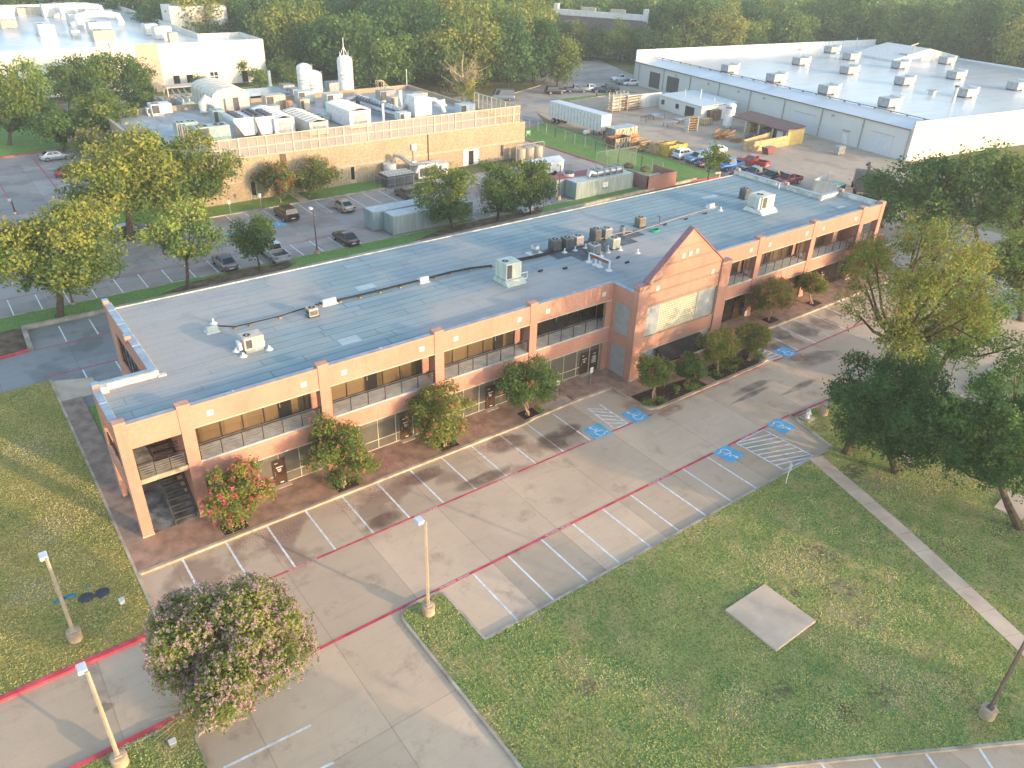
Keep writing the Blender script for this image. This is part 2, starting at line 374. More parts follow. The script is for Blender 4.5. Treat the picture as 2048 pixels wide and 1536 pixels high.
struct('side_driveway', MB().sheet([(84.004, -70), (112, -70), (112, 22), (84.004, 22)], .001), CONCR)
struct('rear_parking_lot', MB().sheet([(-9.5, 44.0), (77, 44.0), (77, 63.5), (-9.5, 63.5)], .0), CONCB)
struct('rear_road', MB().sheet([(77.004, 41.5), (88.6, 42.5), (87.2, 80), (98, 128), (79.6, 128), (77.004, 72)], .002), CONCB)
struct('far_parking_lot', MB().sheet([(-60, 63.504), (17, 63.504), (17, 145), (-60, 145)], -.01), CONCB)
struct('works_yard', MB().sheet([(100.6, 20), (145, 20), (156, 112), (106, 100), (100.6, 84), (101, 60)], .004), YARD)
struct('far_road', MB().sheet([(89, 84), (100, 88), (106, 99), (156.5, 112.3), (172, 150), (150, 150), (118, 122), (97.9, 120), (90.5, 95)], .008), CONCB)
struct('courtyard', MB().sheet([(20, 106), (82, 106), (82, 151), (20, 151)], .003), CONCB)
def lawn(name, poly, m, kw=.16, km=KERBG, z=.12, skip=None):
    a = sum(poly[i][0]*poly[(i+1) % len(poly)][1]-poly[(i+1) % len(poly)][0]*poly[i][1] for i in range(len(poly)))
    if a < 0: poly = poly[::-1]
    struct(name, MB().prism(poly, -.05, z), m)
    mb = MB(); ribbon(mb, poly, kw, -.05, z+.025, True, side=-1); struct('kerb', mb, km)
LA = rnd([(-80, -4.95), (-2.72, -4.95), (-2.62, 28.3), (-80, 28.3)], {1: 1.1})
struct('lawn', MB().prism(LA, -.05, .12), GRASSL)
mb = MB(); ribbon(mb, [p for p in LA[1:8]][1:], .17, -.05, .15, side=-1)
ribbon(mb, [(-2.62, -3.8), (-2.62, .15)], .17, -.05, .149, side=-1); struct('kerb', mb, KERB)
mb = MB(); ribbon(mb, [(-80, -4.95), (-4.0, -4.95), (-3.2, -4.87)], .34, -.05, .16, side=-1); struct('red_kerb', mb, REDP)
LB = rnd([(-80, -11.55), (-.7, -11.5), (-.7, -12.8), (-3.3, -12.8), (-3.3, -70), (-80, -70)], {1: .6, 2: .6, 3: .4})
struct('lawn', MB().prism(LB, -.05, .12), GRASSF)
mb = MB(); ribbon(mb, LB[7:], .17, -.05, .145, side=1); struct('kerb', mb, KERB)
mb = MB(); ribbon(mb, [(-80, -11.55), (-3.0, -11.51), (-1.6, -11.5)], .3, -.05, .15, side=1); struct('red_kerb', mb, REDP)
LC = rnd([(8.9, -24.9), (8.9, -11.72), (11.8, -11.72), (11.8, -16.35), (45.6, -16.45), (46.6, -11.95), (58.5, -12.4), (62, -16), (62, -56), (31, -37.6)], {1: .9, 2: .6, 5: 1.0, 6: 1.5, 7: 2})
lawn('lawn', LC, GRASSF, km=KERBG)
mb = MB(); ribbon(mb, [(46.9, -11.62), (52, -11.85), (58.2, -12.1)], .16, .0, .1); struct('red_kerb', mb, REDP)
lawn('lawn', rnd([(63.5, -17.5), (72.5, -17.5), (72.5, -46), (63.5, -46)], {0: 1.5, 1: 1.5}), GRASSF)
lawn('lawn', rnd([(78.5, 3), (84, -3), (86.5, 1), (96, 14), (140, 14), (140, 16.5), (86, 16.5), (84.4, 8)], {1: 1}), FIELD)
# strips behind the building
struct('lawn', MB().prism([(-80, 40.7), (-3.2, 40.7), (50, 40.9), (86, 42.2), (86, 43.9), (-80, 43.9)], -.05, .12), GRASSB)
mb = MB(); ribbon(mb, [(-2.95, 35.3), (-2.75, 40.3), (40, 40.4), (60, 40.9), (95, 42.0)], .45, -.05, .35); struct('retaining_kerb', mb, KERBG)
struct('dirt_bank', MB().prism([(-80, 35.5), (-3.2, 35.5), (-3.0, 40.6), (-80, 40.6)], -.05, .14), DIRT)
mb = MB(); ribbon(mb, [(-80, 34.9), (-5.4, 34.9), (-3.1, 35.15)], .3, -.05, .16, side=1); struct('red_kerb', mb, REDP)
mb = MB(); ribbon(mb, [(-9.5, 43.95), (76, 43.95)], .18, -.05, .15); struct('kerb', mb, KERBG)
mb = MB(); mb.prism([(40, 40.9), (44, 40.85), (52, 40.9), (62, 41.4), (64, 43.5), (54, 43.6), (46, 43.0)], .12, .135); struct('mulch_bed', mb, DIRT)
mb = MB(); mb.prism([(10, 41.4), (14, 40.9), (24, 41.0), (26, 42.5), (21, 43.6), (14, 43.0)], .12, .134); struct('mulch_bed', mb, DIRT)
lawn('lawn', [(20.5, 63.6), (61, 63.6), (61, 67.9), (20.5, 67.9)], GRASSB)
struct('path', MB().box(35.6, 36.9, 63.4, 67.8, .1, .145), SLAB)
lawn('lawn', rnd([(-9, 57.6), (2, 57.6), (4, 63.2), (18.4, 63.2), (19.6, 66), (19.6, 82), (15.2, 84), (10, 84), (6, 72), (-9, 68)], {}), GRASSB)
lawn('lawn', rnd([(-40, 66), (-12, 70), (.4, 80.5), (-3, 84), (-40, 84)], {2: 1}), GRASSB)
lawn('lawn', rnd([(-40, 108), (8, 110.5), (17, 112), (20, 150), (-40, 150)], {}), GRASSB, km=REDP)
lawn('lawn', [(88.4, 42.5), (101, 41.0), (100.8, 60), (100.4, 84.5), (99.8, 87.6), (90.2, 84), (87.3, 78)], GRASSB, km=REDP)
lawn('lawn', rnd([(116, 103.0), (134, 104.6), (142, 103.4), (142, 106.0), (118, 106.2)], {0: 1, 4: 1}), GRASSB)
lawn('lawn', rnd([(104, 113), (128, 123.5), (117, 130), (99, 126)], {1: 2}), FIELD)
lawn('lawn', [(58, 151.5), (90, 160), (95, 146), (80, 140), (72, 146)], GRASSB)
# paving round the office building
struct('walkway', MB().prism([(-2.6, .16), (27.4, .16), (28.6, 1.5), (33, 1.5), (33, .5), (37.1, .4), (37.3, -3.6), (38.2, -4.3), (52.2, -4.3), (53.4, -3.2), (53.6, .16), (84, .16), (84, 3.6), (-2.6, 3.6)], -.05, .14), PAVER)
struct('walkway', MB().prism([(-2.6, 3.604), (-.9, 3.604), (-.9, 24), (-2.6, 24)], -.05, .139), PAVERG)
struct('ramp', MB().prism([(-2.6, 24.004), (.5, 24.004), (.5, 27), (-2.6, 28.2)], -.05, .06), SLAB)
struct('lawn', MB().prism([(-.86, 9.6), (2.35, 9.6), (2.35, 22), (-.86, 22)], -.05, .12), GRASSB)
front = [(-2.6, .08), (27.3, .08), (28.4, .3), (33.0, .45), (37.15, .3), (37.2, -3.3), (37.45, -4.05), (38.3, -4.4), (52.0, -4.4), (53.2, -4.1), (53.6, -3.3), (53.7, -.3), (54.2, .08), (84, .08)]
mb = MB(); ribbon(mb, front, .24, -.05, .165); struct('kerb', mb, KERB)
for poly in ([(37.5, -1.8), (37.5, -3.5), (38.3, -4.2), (44.6, -4.2), (44.6, -2.6), (41, -2.0)], [(46.0, -2.2), (46.0, -4.2), (51.9, -4.2), (53.2, -3.5), (53.2, -1.6), (49, -1.7)]):
    struct('mulch_bed', MB().prism(poly, .135, .17), MULCH)
for x, y in ((3.66, 1.05), (11.69, .95), (20.35, 1.05), (28.33, 1.05), (60.7, 1.2), (68.4, 1.2), (76.5, 1.1)):
    struct('mulch_bed', MB().box(x-.75, x+.85, y-.6, y+.5, .13, .155), MULCH)
# footpath and slab on the front lawn
mb = MB()
pl = [(43.1, -16.45), (41.9, -20.5), (40.4, -25.3), (38.6, -30.2), (36.6, -35.6), (34.2, -41.5)]
for i in range(len(pl)-1):
    a, b = Vector(pl[i]), Vector(pl[i+1]); k = 3
    for j in range(k):
        p, q = a.lerp(b, (j+.012)/k), a.lerp(b, (j+.988)/k); ribbon(mb, [tuple(p), tuple(q)], 1.25, .08, .15)
struct('footpath', mb, SLAB)
mb = MB(); ribbon(mb, pl, 1.2, .1, .142); struct('footpath_joint', mb, KERBG)
tag(MB().prism([(24.8, -22.78), (28.5, -22.8), (28.55, -26.48), (24.78, -26.48)], .05, .26).build('concrete_pad', SLAB, bevel=.03), 'square bare concrete pad set in the front lawn', 'concrete pad')
# ---- painted lines
WL = MB()
for i in range(12): WL.cbox((i*2.743+.02, -2.36, .006), (.135, 4.6, .004))
for i in range(9): WL.cbox((14.294+i*2.743, -13.85, .006), (.135, 4.75, .004))
def pxline(mb, a, b, w=.135, z=.006): 
    A, B = at(*a), at(*b); ribbon(mb, [A, B], w, z-.002, z+.002)
for a, b in (((1549, 677), (1598, 701)), ((1557, 652), (1633, 687)), ((1588, 639), (1662, 673)), ((1618, 627), (1689, 657)), ((1650, 614), (1717, 644)), ((1677, 603), (1735, 628)),
             ((447, 1536), (622, 1450)), ((600, 1556), (668, 1525)), ((1744, 1515), (1775, 1556)), ((1850, 1505), (1890, 1560)), ((1958, 1496), (2000, 1560)), ((1640, 1524), (1660, 1550)), ((1400, 1536), (1430, 1580))):
    pxline(WL, a, b)
for x in (74.4, 77.1, 79.8): WL.cbox((x, -2.3, .006), (.11, 4.4, .004))
for x in range(86, 104, 3): WL.cbox((x, -9.8, .007), (.11, 5, .004))
for y in (-16, -13.2, -10.5, 3.2, 6): WL.cbox((95, y+4, .007), (5, .11, .004))
# hatched bays
def hatch(mb, quad, n, rim=.12, w=.13, skip_rim=(), slant=0.5, z=.006):
    P = [Vector(at(*q)) for q in quad]
    for i in range(4):
        if i in skip_rim: continue
        ribbon(mb, [tuple(P[i]), tuple(P[(i+1) % 4])], rim, z-.002, z+.002)
    for i in range(n):
        t = (i+.5)/n; s = min(1, max(0, t+slant/n)); s0 = min(1, max(0, t-slant/n))
        ribbon(mb, [tuple(P[0].lerp(P[3], s0)), tuple(P[1].lerp(P[2], s))], w, z-.003, z+.001)
hatch(WL, [(1175, 817), (1199, 809), (1256, 846), (1230, 858)], 5, skip_rim=(0,), slant=.9)
hatch(WL, [(1472, 886), (1527, 859), (1628, 913), (1568, 940)], 8, slant=.9)
hatch(WL, [(1480, 735), (1521, 697), (1565, 713), (1527, 724)], 4, slant=.6)
for i in range(28):
    x = -8.2+i*2.56
    if 36.5 < x < 53 : continue
    WL.cbox((x, 46.4, .006), (.12, 4.5, .004))
for i in range(21): WL.cbox((22.2+i*2.56, 60.2, .006), (.12, 5.8, .004))
for i in range(9): WL.cbox((12.0, 86.5+i*2.6, -.003), (5.6, .1, .004))
for x in (.05, 2.8): WL.cbox((x, 37.4, .006), (.13, 3.9, .004)); WL.cbox((x+.06, 27.4, .006), (.13, 3.2, .004))
hatch(WL, [(392, 455), (425, 448), (443, 475), (408, 482)], 6, slant=.9); hatch(WL, [(497, 440), (520, 434), (543, 458), (520, 462)], 4, slant=.9)
struct('parking_markings', WL, LINEW)
RL = MB()
RL.box(-2.6, 37.1, -4.83, -4.68, .010, .013); RL.box(53.6, 82, -4.75, -4.6, .010, .013); RL.box(-.5, 46.7, -11.52, -11.32, .010, .013)
RL.box(38.4, 52.2, -4.62, -4.5, .010, .013)
RL.box(-2.7, 60, 35.1, 35.22, .010, .013); RL.box(-2.7, 60, 29.15, 29.27, .010, .013)
RL.box(-6, 76, 48.85, 48.97, .010, .013); RL.box(20, 75, 56.6, 56.72, .010, .013); RL.box(8.4, 8.55, 84.5, 107, .004, .006); RL.box(2.0, 2.15, 78, 98, .004, .006)
struct('fire_lane_marking', RL, REDP)
for x in (6.0, 15, 22, 30.5): text_mesh('NO PARKING FIRE LANE', .17, LINEW, 'fire_lane_lettering', (x, -4.755, .016), kind='structure')
for x in (2.5, 13.0, 21.3, 31.0, 41.5): text_mesh('NO PARKING   FIRE LANE', .19, LINEW, 'fire_lane_lettering', (x, -11.42, .016), kind='structure')
for x in (40.5, 47.5): text_mesh('FIRE LANE NO PARKING', .16, LINEW, 'fire_lane_lettering', (x, -4.56, .016), kind='structure')
text_mesh('NO PARKING  FIRE LANE', .2, LINEW, 'fire_lane_lettering', (-5.7, -11.68, .155), rz=math.pi, kind='structure')
# accessible bays: blue square with the wheelchair sign
def wheelchair(mb, z):
    mb.ring((.02, -.22), .27, .35, z, 22, rad(120), rad(400)); mb.disc((-.16, .52), .105, z, 12)
    for a, b in (((-.15, .4), (-.07, -.02)), ((-.07, -.02), (.25, -.05)), ((.25, -.05), (.38, -.42)), ((.36, -.42), (.52, -.36)), ((-.12, .2), (.16, .18))):
        ribbon(mb, [a, b], .085, z-.002, z)
for quad, flip in (([(1174, 861), (1198, 851), (1216, 863), (1192, 874)], 0), ([(1250, 830), (1275, 820), (1291, 832), (1266, 843)], 0), ([(1433, 903), (1458, 896), (1480, 911), (1456, 922)], math.pi), ([(1541, 849), (1563, 842), (1584, 853), (1560, 864)], math.pi), ([(1552, 702), (1572, 695), (1590, 707), (1570, 714)], 0), ([(549, 446), (565, 442), (573, 450), (556, 453)], 0), ([(448, 468), (466, 463), (474, 472), (456, 475)], 0)):
    P = [Vector(at(*q)) for q in quad]; c = sum(P, Vector((0, 0)))/4; far = c.y > 30
    struct('accessible_bay_marking', MB().cbox((c.x, c.y, .012), (1.75, 1.75, .004)), BLUEP)
    mb = MB(); wheelchair(mb, 0); o = struct('accessible_symbol', mb, LINEW); o.location = (c.x, c.y, .019); o.rotation_euler = (0, 0, flip); o.scale = (1.25, 1.25, 1)
# dark damp patches and fallen petals are left on the bays
def blob(cx, cy, rx, ry, seed, n=26):
    r = random.Random(seed); ph = [r.random()*6.28 for _ in range(5)]
    return [(cx+rx*math.cos(a)*(1+.22*math.sin(2*a+ph[0])+.14*math.sin(3*a+ph[1])+.09*math.sin(5*a+ph[2])), cy+ry*math.sin(a)*(1+.2*math.sin(2*a+ph[3])+.14*math.sin(4*a+ph[4]))) for a in [2*math.pi*i/n for i in range(n)]]
def softpatch(name, col, scale, lo_, hi, alpha):
    m, n, b = nmat(name); setp(b, .5, 0, .3); b.inputs['Base Color'].default_value = (*col, 1)
    co = n.nodes.new('ShaderNodeTexCoord').outputs['Generated']
    sp = n.nodes.new('ShaderNodeSeparateXYZ'); n.links.new(co, sp.inputs[0])
    dx = math_(n, 'SUBTRACT', sp.outputs[0], .5); dy = math_(n, 'SUBTRACT', sp.outputs[1], .5)
    rr = math_(n, 'SQRT', math_(n, 'ADD', math_(n, 'MULTIPLY', dx, dx), math_(n, 'MULTIPLY', dy, dy)))
    nz = noise(n, objco(n), scale, 5, .6)
    a = math_(n, 'MULTIPLY', ramp(n, rr, .5, .28), ramp(n, nz, lo_, hi, 0, alpha))
    n.links.new(a, b.inputs['Alpha']); return m
DAMP = softpatch('damp_stain', (.19, .115, .08), .5, .25, .55, .55)
OIL = softpatch('oil_stain', (.13, .11, .10), .6, .25, .6, .5)
RSTAIN = softpatch('red_dirt_stain', (.42, .18, .11), .6, .35, .6, .6)
def petalmat():
    m, n, b = nmat('fallen_petals'); setp(b, .9, 0, .1); b.inputs['Base Color'].default_value = (.50, .16, .18, 1)
    co = n.nodes.new('ShaderNodeTexCoord').outputs['Generated']; sp = n.nodes.new('ShaderNodeSeparateXYZ'); n.links.new(co, sp.inputs[0])
    dx = math_(n, 'SUBTRACT', sp.outputs[0], .5); dy = math_(n, 'SUBTRACT', sp.outputs[1], .5)
    rr = math_(n, 'SQRT', math_(n, 'ADD', math_(n, 'MULTIPLY', dx, dx), math_(n, 'MULTIPLY', dy, dy)))
    n.links.new(math_(n, 'MULTIPLY', ramp(n, rr, .5, .15), math_(n, 'MULTIPLY', ramp(n, noise(n, objco(n), 9, 4, .8), .52, .6), ramp(n, noise(n, objco(n), .8, 4), .35, .6))), b.inputs['Alpha']); return m
PETAL = petalmat()
for i, (x, y, rx, ry, mt) in enumerate(((12.3, -3.9, 1.7, .9, DAMP), (20.6, -4.0, 2.3, .8, DAMP), (27.6, -3.2, 1.5, 1.5, DAMP), (24.5, -1.2, 1.6, 1.2, DAMP), (29.3, -2.6, 1.4, .9, DAMP), (17, -1.2, 2.2, .8, DAMP), (56.8, -3.2, 1.6, 1.3, OIL), (62, -2.2, 1.6, 2, OIL), (59, -1.5, 1.2, 1.2, OIL), (65, -2.4, 1.4, 1.6, OIL), (57.5, -6.6, 3.2, 1.5, OIL), (56.4, -5.4, 1.6, .8, RSTAIN), (48, -6.6, 2.6, .6, OIL), (52, -9.0, 2.4, .35, OIL), (47, -7.4, 2.6, .3, OIL), (39.0, -5.2, 1.8, .7, RSTAIN), (-6.5, -8.6, .45, .4, OIL), (1.5, -3.6, 1.5, 1.2, PETAL), (13, -1.0, 3.5, 1.2, PETAL), (5.5, -1.2, 3, 1.2, PETAL), (15.5, 1.9, 3.2, 1.3, PETAL), (23, -1.0, 2.5, 1.0, PETAL), (23, 2.0, 2.4, 1.2, PETAL), (-2.2, -3, .7, 1.4, PETAL))):
    z = .147 if y > .3 else .004
    struct('ground_stain', MB().sheet(blob(x, y, rx, ry, i), z+.0004*i*.1+.004), mt)

SOIL = softpatch('bare_soil_patch', (.17, .11, .07), 3.5, .42, .6, .6); STRAW_SUN = softpatch('straw_sun_patch', (.50, .40, .19), 2.6, .4, .62, .6)  # straw: dry grass, plus sunlight painted near right trees and left lawn
for i, (px, py, rx, ry, mt) in enumerate(((1680, 1180, 1.3, 1.0, SOIL), (1640, 1110, 1.1, 1.5, SOIL), (1590, 1185, .5, .4, SOIL), (1720, 1240, 1.0, .7, SOIL), (1760, 1390, 1.2, .8, SOIL), (1560, 1380, 1.0, .8, SOIL), (1700, 1425, .9, .6, SOIL), (1620, 1130, 2.4, 2.0, STRAW_SUN), (1700, 1210, 2.6, 1.8, STRAW_SUN), (1540, 1120, 1.8, 1.4, STRAW_SUN), (1760, 1340, 1.6, 1.6, STRAW_SUN), (1820, 1400, 2.0, 1.2, STRAW_SUN), (1360, 1390, 1.2, 1.6, STRAW_SUN), (1480, 1420, 1.4, 1.0, STRAW_SUN), (1150, 1330, .9, 1.2, STRAW_SUN), (1170, 1375, .8, .6, SOIL),
        (1700, 945, 2.6, 1.0, SOIL), (1600, 830, 1.1, .8, SOIL), (1640, 855, 1.3, .8, SOIL), (1760, 960, 2.2, 1.2, STRAW_SUN), (1880, 960, 2.6, 1.6, STRAW_SUN), (1800, 935, 1.4, .8, SOIL), (2010, 1060, 1.6, 1.2, SOIL), (1900, 900, 1.6, 1.0, STRAW_SUN), (60, 900, 2, 2.4, STRAW_SUN), (100, 1060, 1.8, 1.6, STRAW_SUN), (60, 1180, 1.4, 1.4, STRAW_SUN))):
    x, y = at(px, py, .12); struct('wear_sun_patch', MB().sheet(blob(x, y, rx, ry, 300+i), .1215+.0004*i), mt)
# ================================================================ the brick office building
F = 3.24
OB = thing('office_building', 'long two storey red brick office building with a gabled entrance and flat grey roof', 'office building')
PANEL = mat('grey_blank_panel', (.36, .38, .38), .7, var=.08)
GLU = glass('sunlit_upper_glass', (.15, .10, .052), .12, .5, .4)  # golden reflection of sunlit surroundings painted into the left bays' panes
GLM = glass('half_lit_upper_glass', (.11, .075, .045), .1, .5, .45)  # weaker painted reflection for the right wing's upper panes
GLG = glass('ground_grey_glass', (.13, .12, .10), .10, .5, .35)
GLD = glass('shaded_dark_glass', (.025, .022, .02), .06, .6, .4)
FLOOR = mat('balcony_concrete', (.52, .50, .46), .8, var=.15)
SLABE = mat('slab_edge_concrete', (.40, .33, .22), .8, var=.3)
COPING = mat('coping_metal', (.33, .39, .44), .35, metal=.3, var=.12)
COPB = mat('coping_rowlock_brick', (.60, .31, .22), .8, var=.1)
GABC = mat('gable_metal_coping', (.36, .17, .18), .4, metal=.2, var=.12)
DOORM = mat('brown_door', (.075, .04, .025), .4, var=.2)
STONE = mat('white_stone_tile', (.66, .62, .56), .7, var=.08)
RAILM = mat('dark_rail_steel', (.07, .06, .06), .4, metal=.5, var=.1)
CABLE = mat('rail_cable_steel', (.56, .53, .49), .35, metal=.6, var=.1)
BLOCK_ = None
def glassblock(name):
    m, n, b = nmat(name); setp(b, .18, 0, .6); co = objco(n); sp = n.nodes.new('ShaderNodeSeparateXYZ'); n.links.new(co, sp.inputs[0])
    cb = n.nodes.new('ShaderNodeCombineXYZ'); n.links.new(sp.outputs[0], cb.inputs[0]); n.links.new(sp.outputs[2], cb.inputs[1])
    t = n.nodes.new('ShaderNodeTexBrick'); t.offset = 0; n.links.new(cb.outputs[0], t.inputs['Vector']); t.inputs['Scale'].default_value = 1
    t.inputs['Brick Width'].default_value = .215; t.inputs['Row Height'].default_value = .215; t.inputs['Mortar Size'].default_value = .035; t.inputs['Mortar Smooth'].default_value = .1
    f = noise(n, co, 1.3, 3)
    n.links.new(mix(n, ramp(n, f, .35, .65), (.20, .23, .19), (.36, .35, .25)), t.inputs['Color1']); n.links.new(mix(n, ramp(n, f, .35, .65), (.26, .28, .22), (.42, .40, .29)), t.inputs['Color2'])
    t.inputs['Mortar'].default_value = (.66, .62, .48, 1); n.links.new(t.outputs['Color'], b.inputs['Base Color']); return m
BLOCK = glassblock('glass_block')
ROOFM = membrane('roof_membrane', (.25, .34, .36), (.14, .21, .245), (.46, .39, .34), gloss=.6)  # warm tone paints sunlit patches into the membrane, partly dirt
RZ = 8.15
# ---- brick walls
w = MB()
bays = [(3.0, 11.5), (12.3, 20.8), (21.6, 29.9), (30.65, 39.1), (50.9, 59.1), (59.9, 68.4), (69.2, 77.6)]
bays_all = bays+[(-.75, 2.2), (78.4, 81.5)]
for a, b in bays:
    w.box(a, b, F, F+.3, 7.05, 8.58); w.box(a, b, F, F+.3, 3.03, 4.32)
w.box(-.75, 2.2, F, F+.3, 6.85, 8.58); w.box(78.4, 81.5, F, F+.3, 6.85, 8.58)
w.box(-1.43, 2.9, 22.2-.3, 22.2, .0, 8.55) if False else None
# left end: side wall of the stair bay, notch, rear part
w.box(-1.43, -1.12, 3.95, 9.36, 6.85, 8.58); w.box(-1.43, -1.12, 3.95, 9.36, 3.1, 4.5); w.box(-1.43, -1.12, 8.3, 9.36, 0, 3.1); w.box(-1.43, -1.12, 8.3, 9.36, 4.5, 6.85)
w.box(-1.12, 2.2, 9.06, 9.36, 0, 8.58)
w.box(2.2, 2.5, 3.95, 9.6, .1, 7.05)
w.box(2.2, 2.5, 9.602, 22.1, 6.9, 8.58); w.box(2.2, 2.5, 9.602, 22.1, .0, 4.35); w.box(2.2, 2.5, 9.602, 11.4, 4.35, 6.9); w.box(2.2, 2.5, 20.0, 22.1, 4.35, 6.9)
w.box(2.5, 78.6, 21.1, 21.4, 0, 8.12)
# right end
w.box(81.85, 82.2, 3.95, 9.36, 6.85, 8.58); w.box(81.85, 82.2, 3.95, 9.36, 3.1, 4.5); w.box(81.85, 82.2, 8.3, 9.36, 0, 3.1)
w.box(78.6, 81.85, 9.06, 9.36, 0, 8.58); w.box(78.3, 78.6, 9.36, 22.1, 0, 8.58); w.box(78.0, 78.3, 3.95, 9.05, .1, 7.05)
# returns beside the gable
for x in (39.1, 50.6):
    w.box(x, x+.3, .75, F, 7.05, 8.55); w.box(x, x+.3, .75, F, 3.0, 4.15); w.box(x, x+.3, 2.85, F, .1, 3.0); w.box(x, x+.3, 2.85, F, 4.15, 7.05)
    w.box(x, x+.3, .75, .95, .1, 3.0); w.box(x, x+.3, .75, .95, 4.15, 7.05)
w.box(38.45, 39.1, F+.002, F+.32, .1, 7.05); w.box(50.9, 51.5, F+.002, F+.32, .1, 7.05)
# rear core of balconies
w.box(2.5, 39.4, 5.35, 5.6, .1, 8.0); w.box(50.6, 78.0, 5.35, 5.6, .1, 8.0)
w.build('brick_wall', BRICK, OB)
# ---- pilasters
for x0, x1 in [(-1.43, -.75), (2.2, 3.0), (11.5, 12.3), (20.8, 21.6), (29.9, 30.65), (59.1, 59.9), (68.4, 69.2), (77.6, 78.4), (81.5, 82.2)]:
    p = MB().box(x0, x1, F-.06, F+.7, .12, 8.8).build('pilaster', BRICK, OB)
    MB().box(x0-.015, x1+.015, F-.08, F+.52, 8.8, 8.87).build('pilaster_cap', COPB, p)
    MB().box(x0-.04, x1+.04, F-.1, F+.1, .12, .24).build('pilaster_base', KERB, p)
for x, y in ((-1.43, 8.95), (2.1, 22.0), (1.95, 14.9), (78.25, 21.8), (78.25, 14.3), (81.8, 9.0)):
    p = MB().box(x, x+.42, y-.35, y+.15, 8.3, 8.86).build('pilaster', BRICK, OB)
    MB().box(x-.01, x+.43, y-.36, y+.16, 8.86, 8.91).build('pilaster_cap', COPING, p)
# ---- parapet copings
c = MB()
for a, b in bays_all: MB().box(a, b, F-.02, F+.12, 8.58, 8.64).build('parapet_coping', COPB, OB); MB().box(a, b, F+.123, F+.4, 8.58, 8.635).build('metal_coping', COPING, OB)
for x in (5.8, 16.5, 25.5, 34.8, 55, 64, 73): MB().box(x, x+.05, F+.13, F+.48, 8.635, 8.65).build('coping_joint', WHITE, OB)
c.box(-1.48, -1.05, F+.72, 9.4, 8.58, 8.64); c.box(-1.04, 2.15, 9.0, 9.42, 8.58, 8.639); c.box(2.13, 2.62, 9.0, 22.1, 8.582, 8.641)
for y in (13.3, 17.4, 20.2): MB().box(2.12, 2.63, y, y+.06, 8.641, 8.65).build('coping_joint', WHITE, OB)
MB().box(-1.49, -1.04, 6.5, 6.56, 8.64, 8.65).build('coping_joint', WHITE, OB)
c.build('metal_coping', COPING, OB); c = MB()
c.box(81.8, 82.25, F+.72, 9.4, 8.58, 8.64); c.box(78.2, 81.79, 9.0, 9.42, 8.58, 8.639); c.box(78.18, 78.7, 9.421, 22.1, 8.58, 8.64)
c.build('metal_coping', COPING, OB)
for x in (39.05, 50.55): MB().box(x, x+.4, .75, F-.03, 8.55, 8.61).build('metal_coping', COPING, OB)
FLASH = mat('white_flashing', (.68, .63, .53), .6, var=.2)
c = MB(); c.box(-1.0, 2.6, 8.93, 8.995, 8.12, 8.575); c.box(2.63, 2.7, 9.0, 22, 8.12, 8.575); c.box(-1.04, -1.0, 4.2, 8.93, 8.12, 8.57); c.cbox((-.75, 8.75, 8.35), (.45, .4, .5)); c.cbox((2.85, 8.95, 8.2), (.55, .35, .12)); c.build('parapet_flashing', FLASH, OB); c = MB(); c.box(78.1, 78.17, 9.0, 22, 8.12, 8.575); c.box(78.1, 81.8, 8.93, 8.995, 8.12, 8.575); c.box(81.7, 81.8, 4.2, 8.93, 8.12, 8.575);
c.cbox((77.9, 8.9, 8.25), (.4, .35, .3))
for y in range(11, 22): c.box(78.05, 78.1, y, y+.08, 8.13, 8.57)
c.build('parapet_flashing', FLASH, OB)
# ---- roof
r = MB(); r.prism([(-1.0, F+.3), (39.4, F+.3), (39.4, .7), (50.6, .7), (50.6, F+.3), (81.8, F+.3), (81.8, 9.05), (78.3, 9.05), (78.3, 21.5), (2.5, 21.5), (2.5, 9.05), (-1.0, 9.05)], 7.9, RZ)
roof = r.build('roof', ROOFM, OB)
MB().box(2.7, 78.3, 21.5, 21.62, 7.95, RZ+.07).build('roof_edge', mat('pale_roof_edge', (.62, .58, .50), .6, var=.2), OB)
PATCH = mat('pale_roof_patch', (.40, .46, .49), .5, var=.08)
for x, y, a, b in ((14.8, 6.3, 1.6, 1.0), (20.3, 14.4, 1.7, .9), (66, 16.5, 2.6, .7), (77, 5.8, 1.4, .5)): MB().box(x, x+a, y, y+b, RZ, RZ+.012).build('roof_patch', PATCH, roof)
PADM = mat('dark_roof_pad', (.12, .14, .155), .8, var=.25)
for q, a, b in (((1140, 500), 5.2, 2.6), ((1215, 485), 5.6, 3.0), ((1252, 472), 4.0, 1.6), ((1165, 510), 2.2, 2.4)):
    x, y = at(*q, RZ); MB().box(x-a/2, x+a/2, y-b/2, y+b/2, RZ, RZ+.01+.002*a/5).build('roof_pad', PADM, roof)
# ---- stone tiles on the fascia and gable
for a, b in bays:
    for x in (a+.9, b-1.3) if b-a > 8 else (b-1.3,):
        if a > 50 and a < 52 and x < 56: continue
        MB().box(x, x+.42, F-.025, F, 7.56, 7.97).build('stone_tile', STONE, OB, bevel=.01)
# ---- lintels (cream drip strips)
for a, b in bays:
    MB().box(a, b, F-.03, F+.3, 6.96, 7.05).build('lintel', CREAM, OB); MB().box(a, b, F-.03, F+.32, 2.94, 3.03).build('lintel', CREAM, OB)
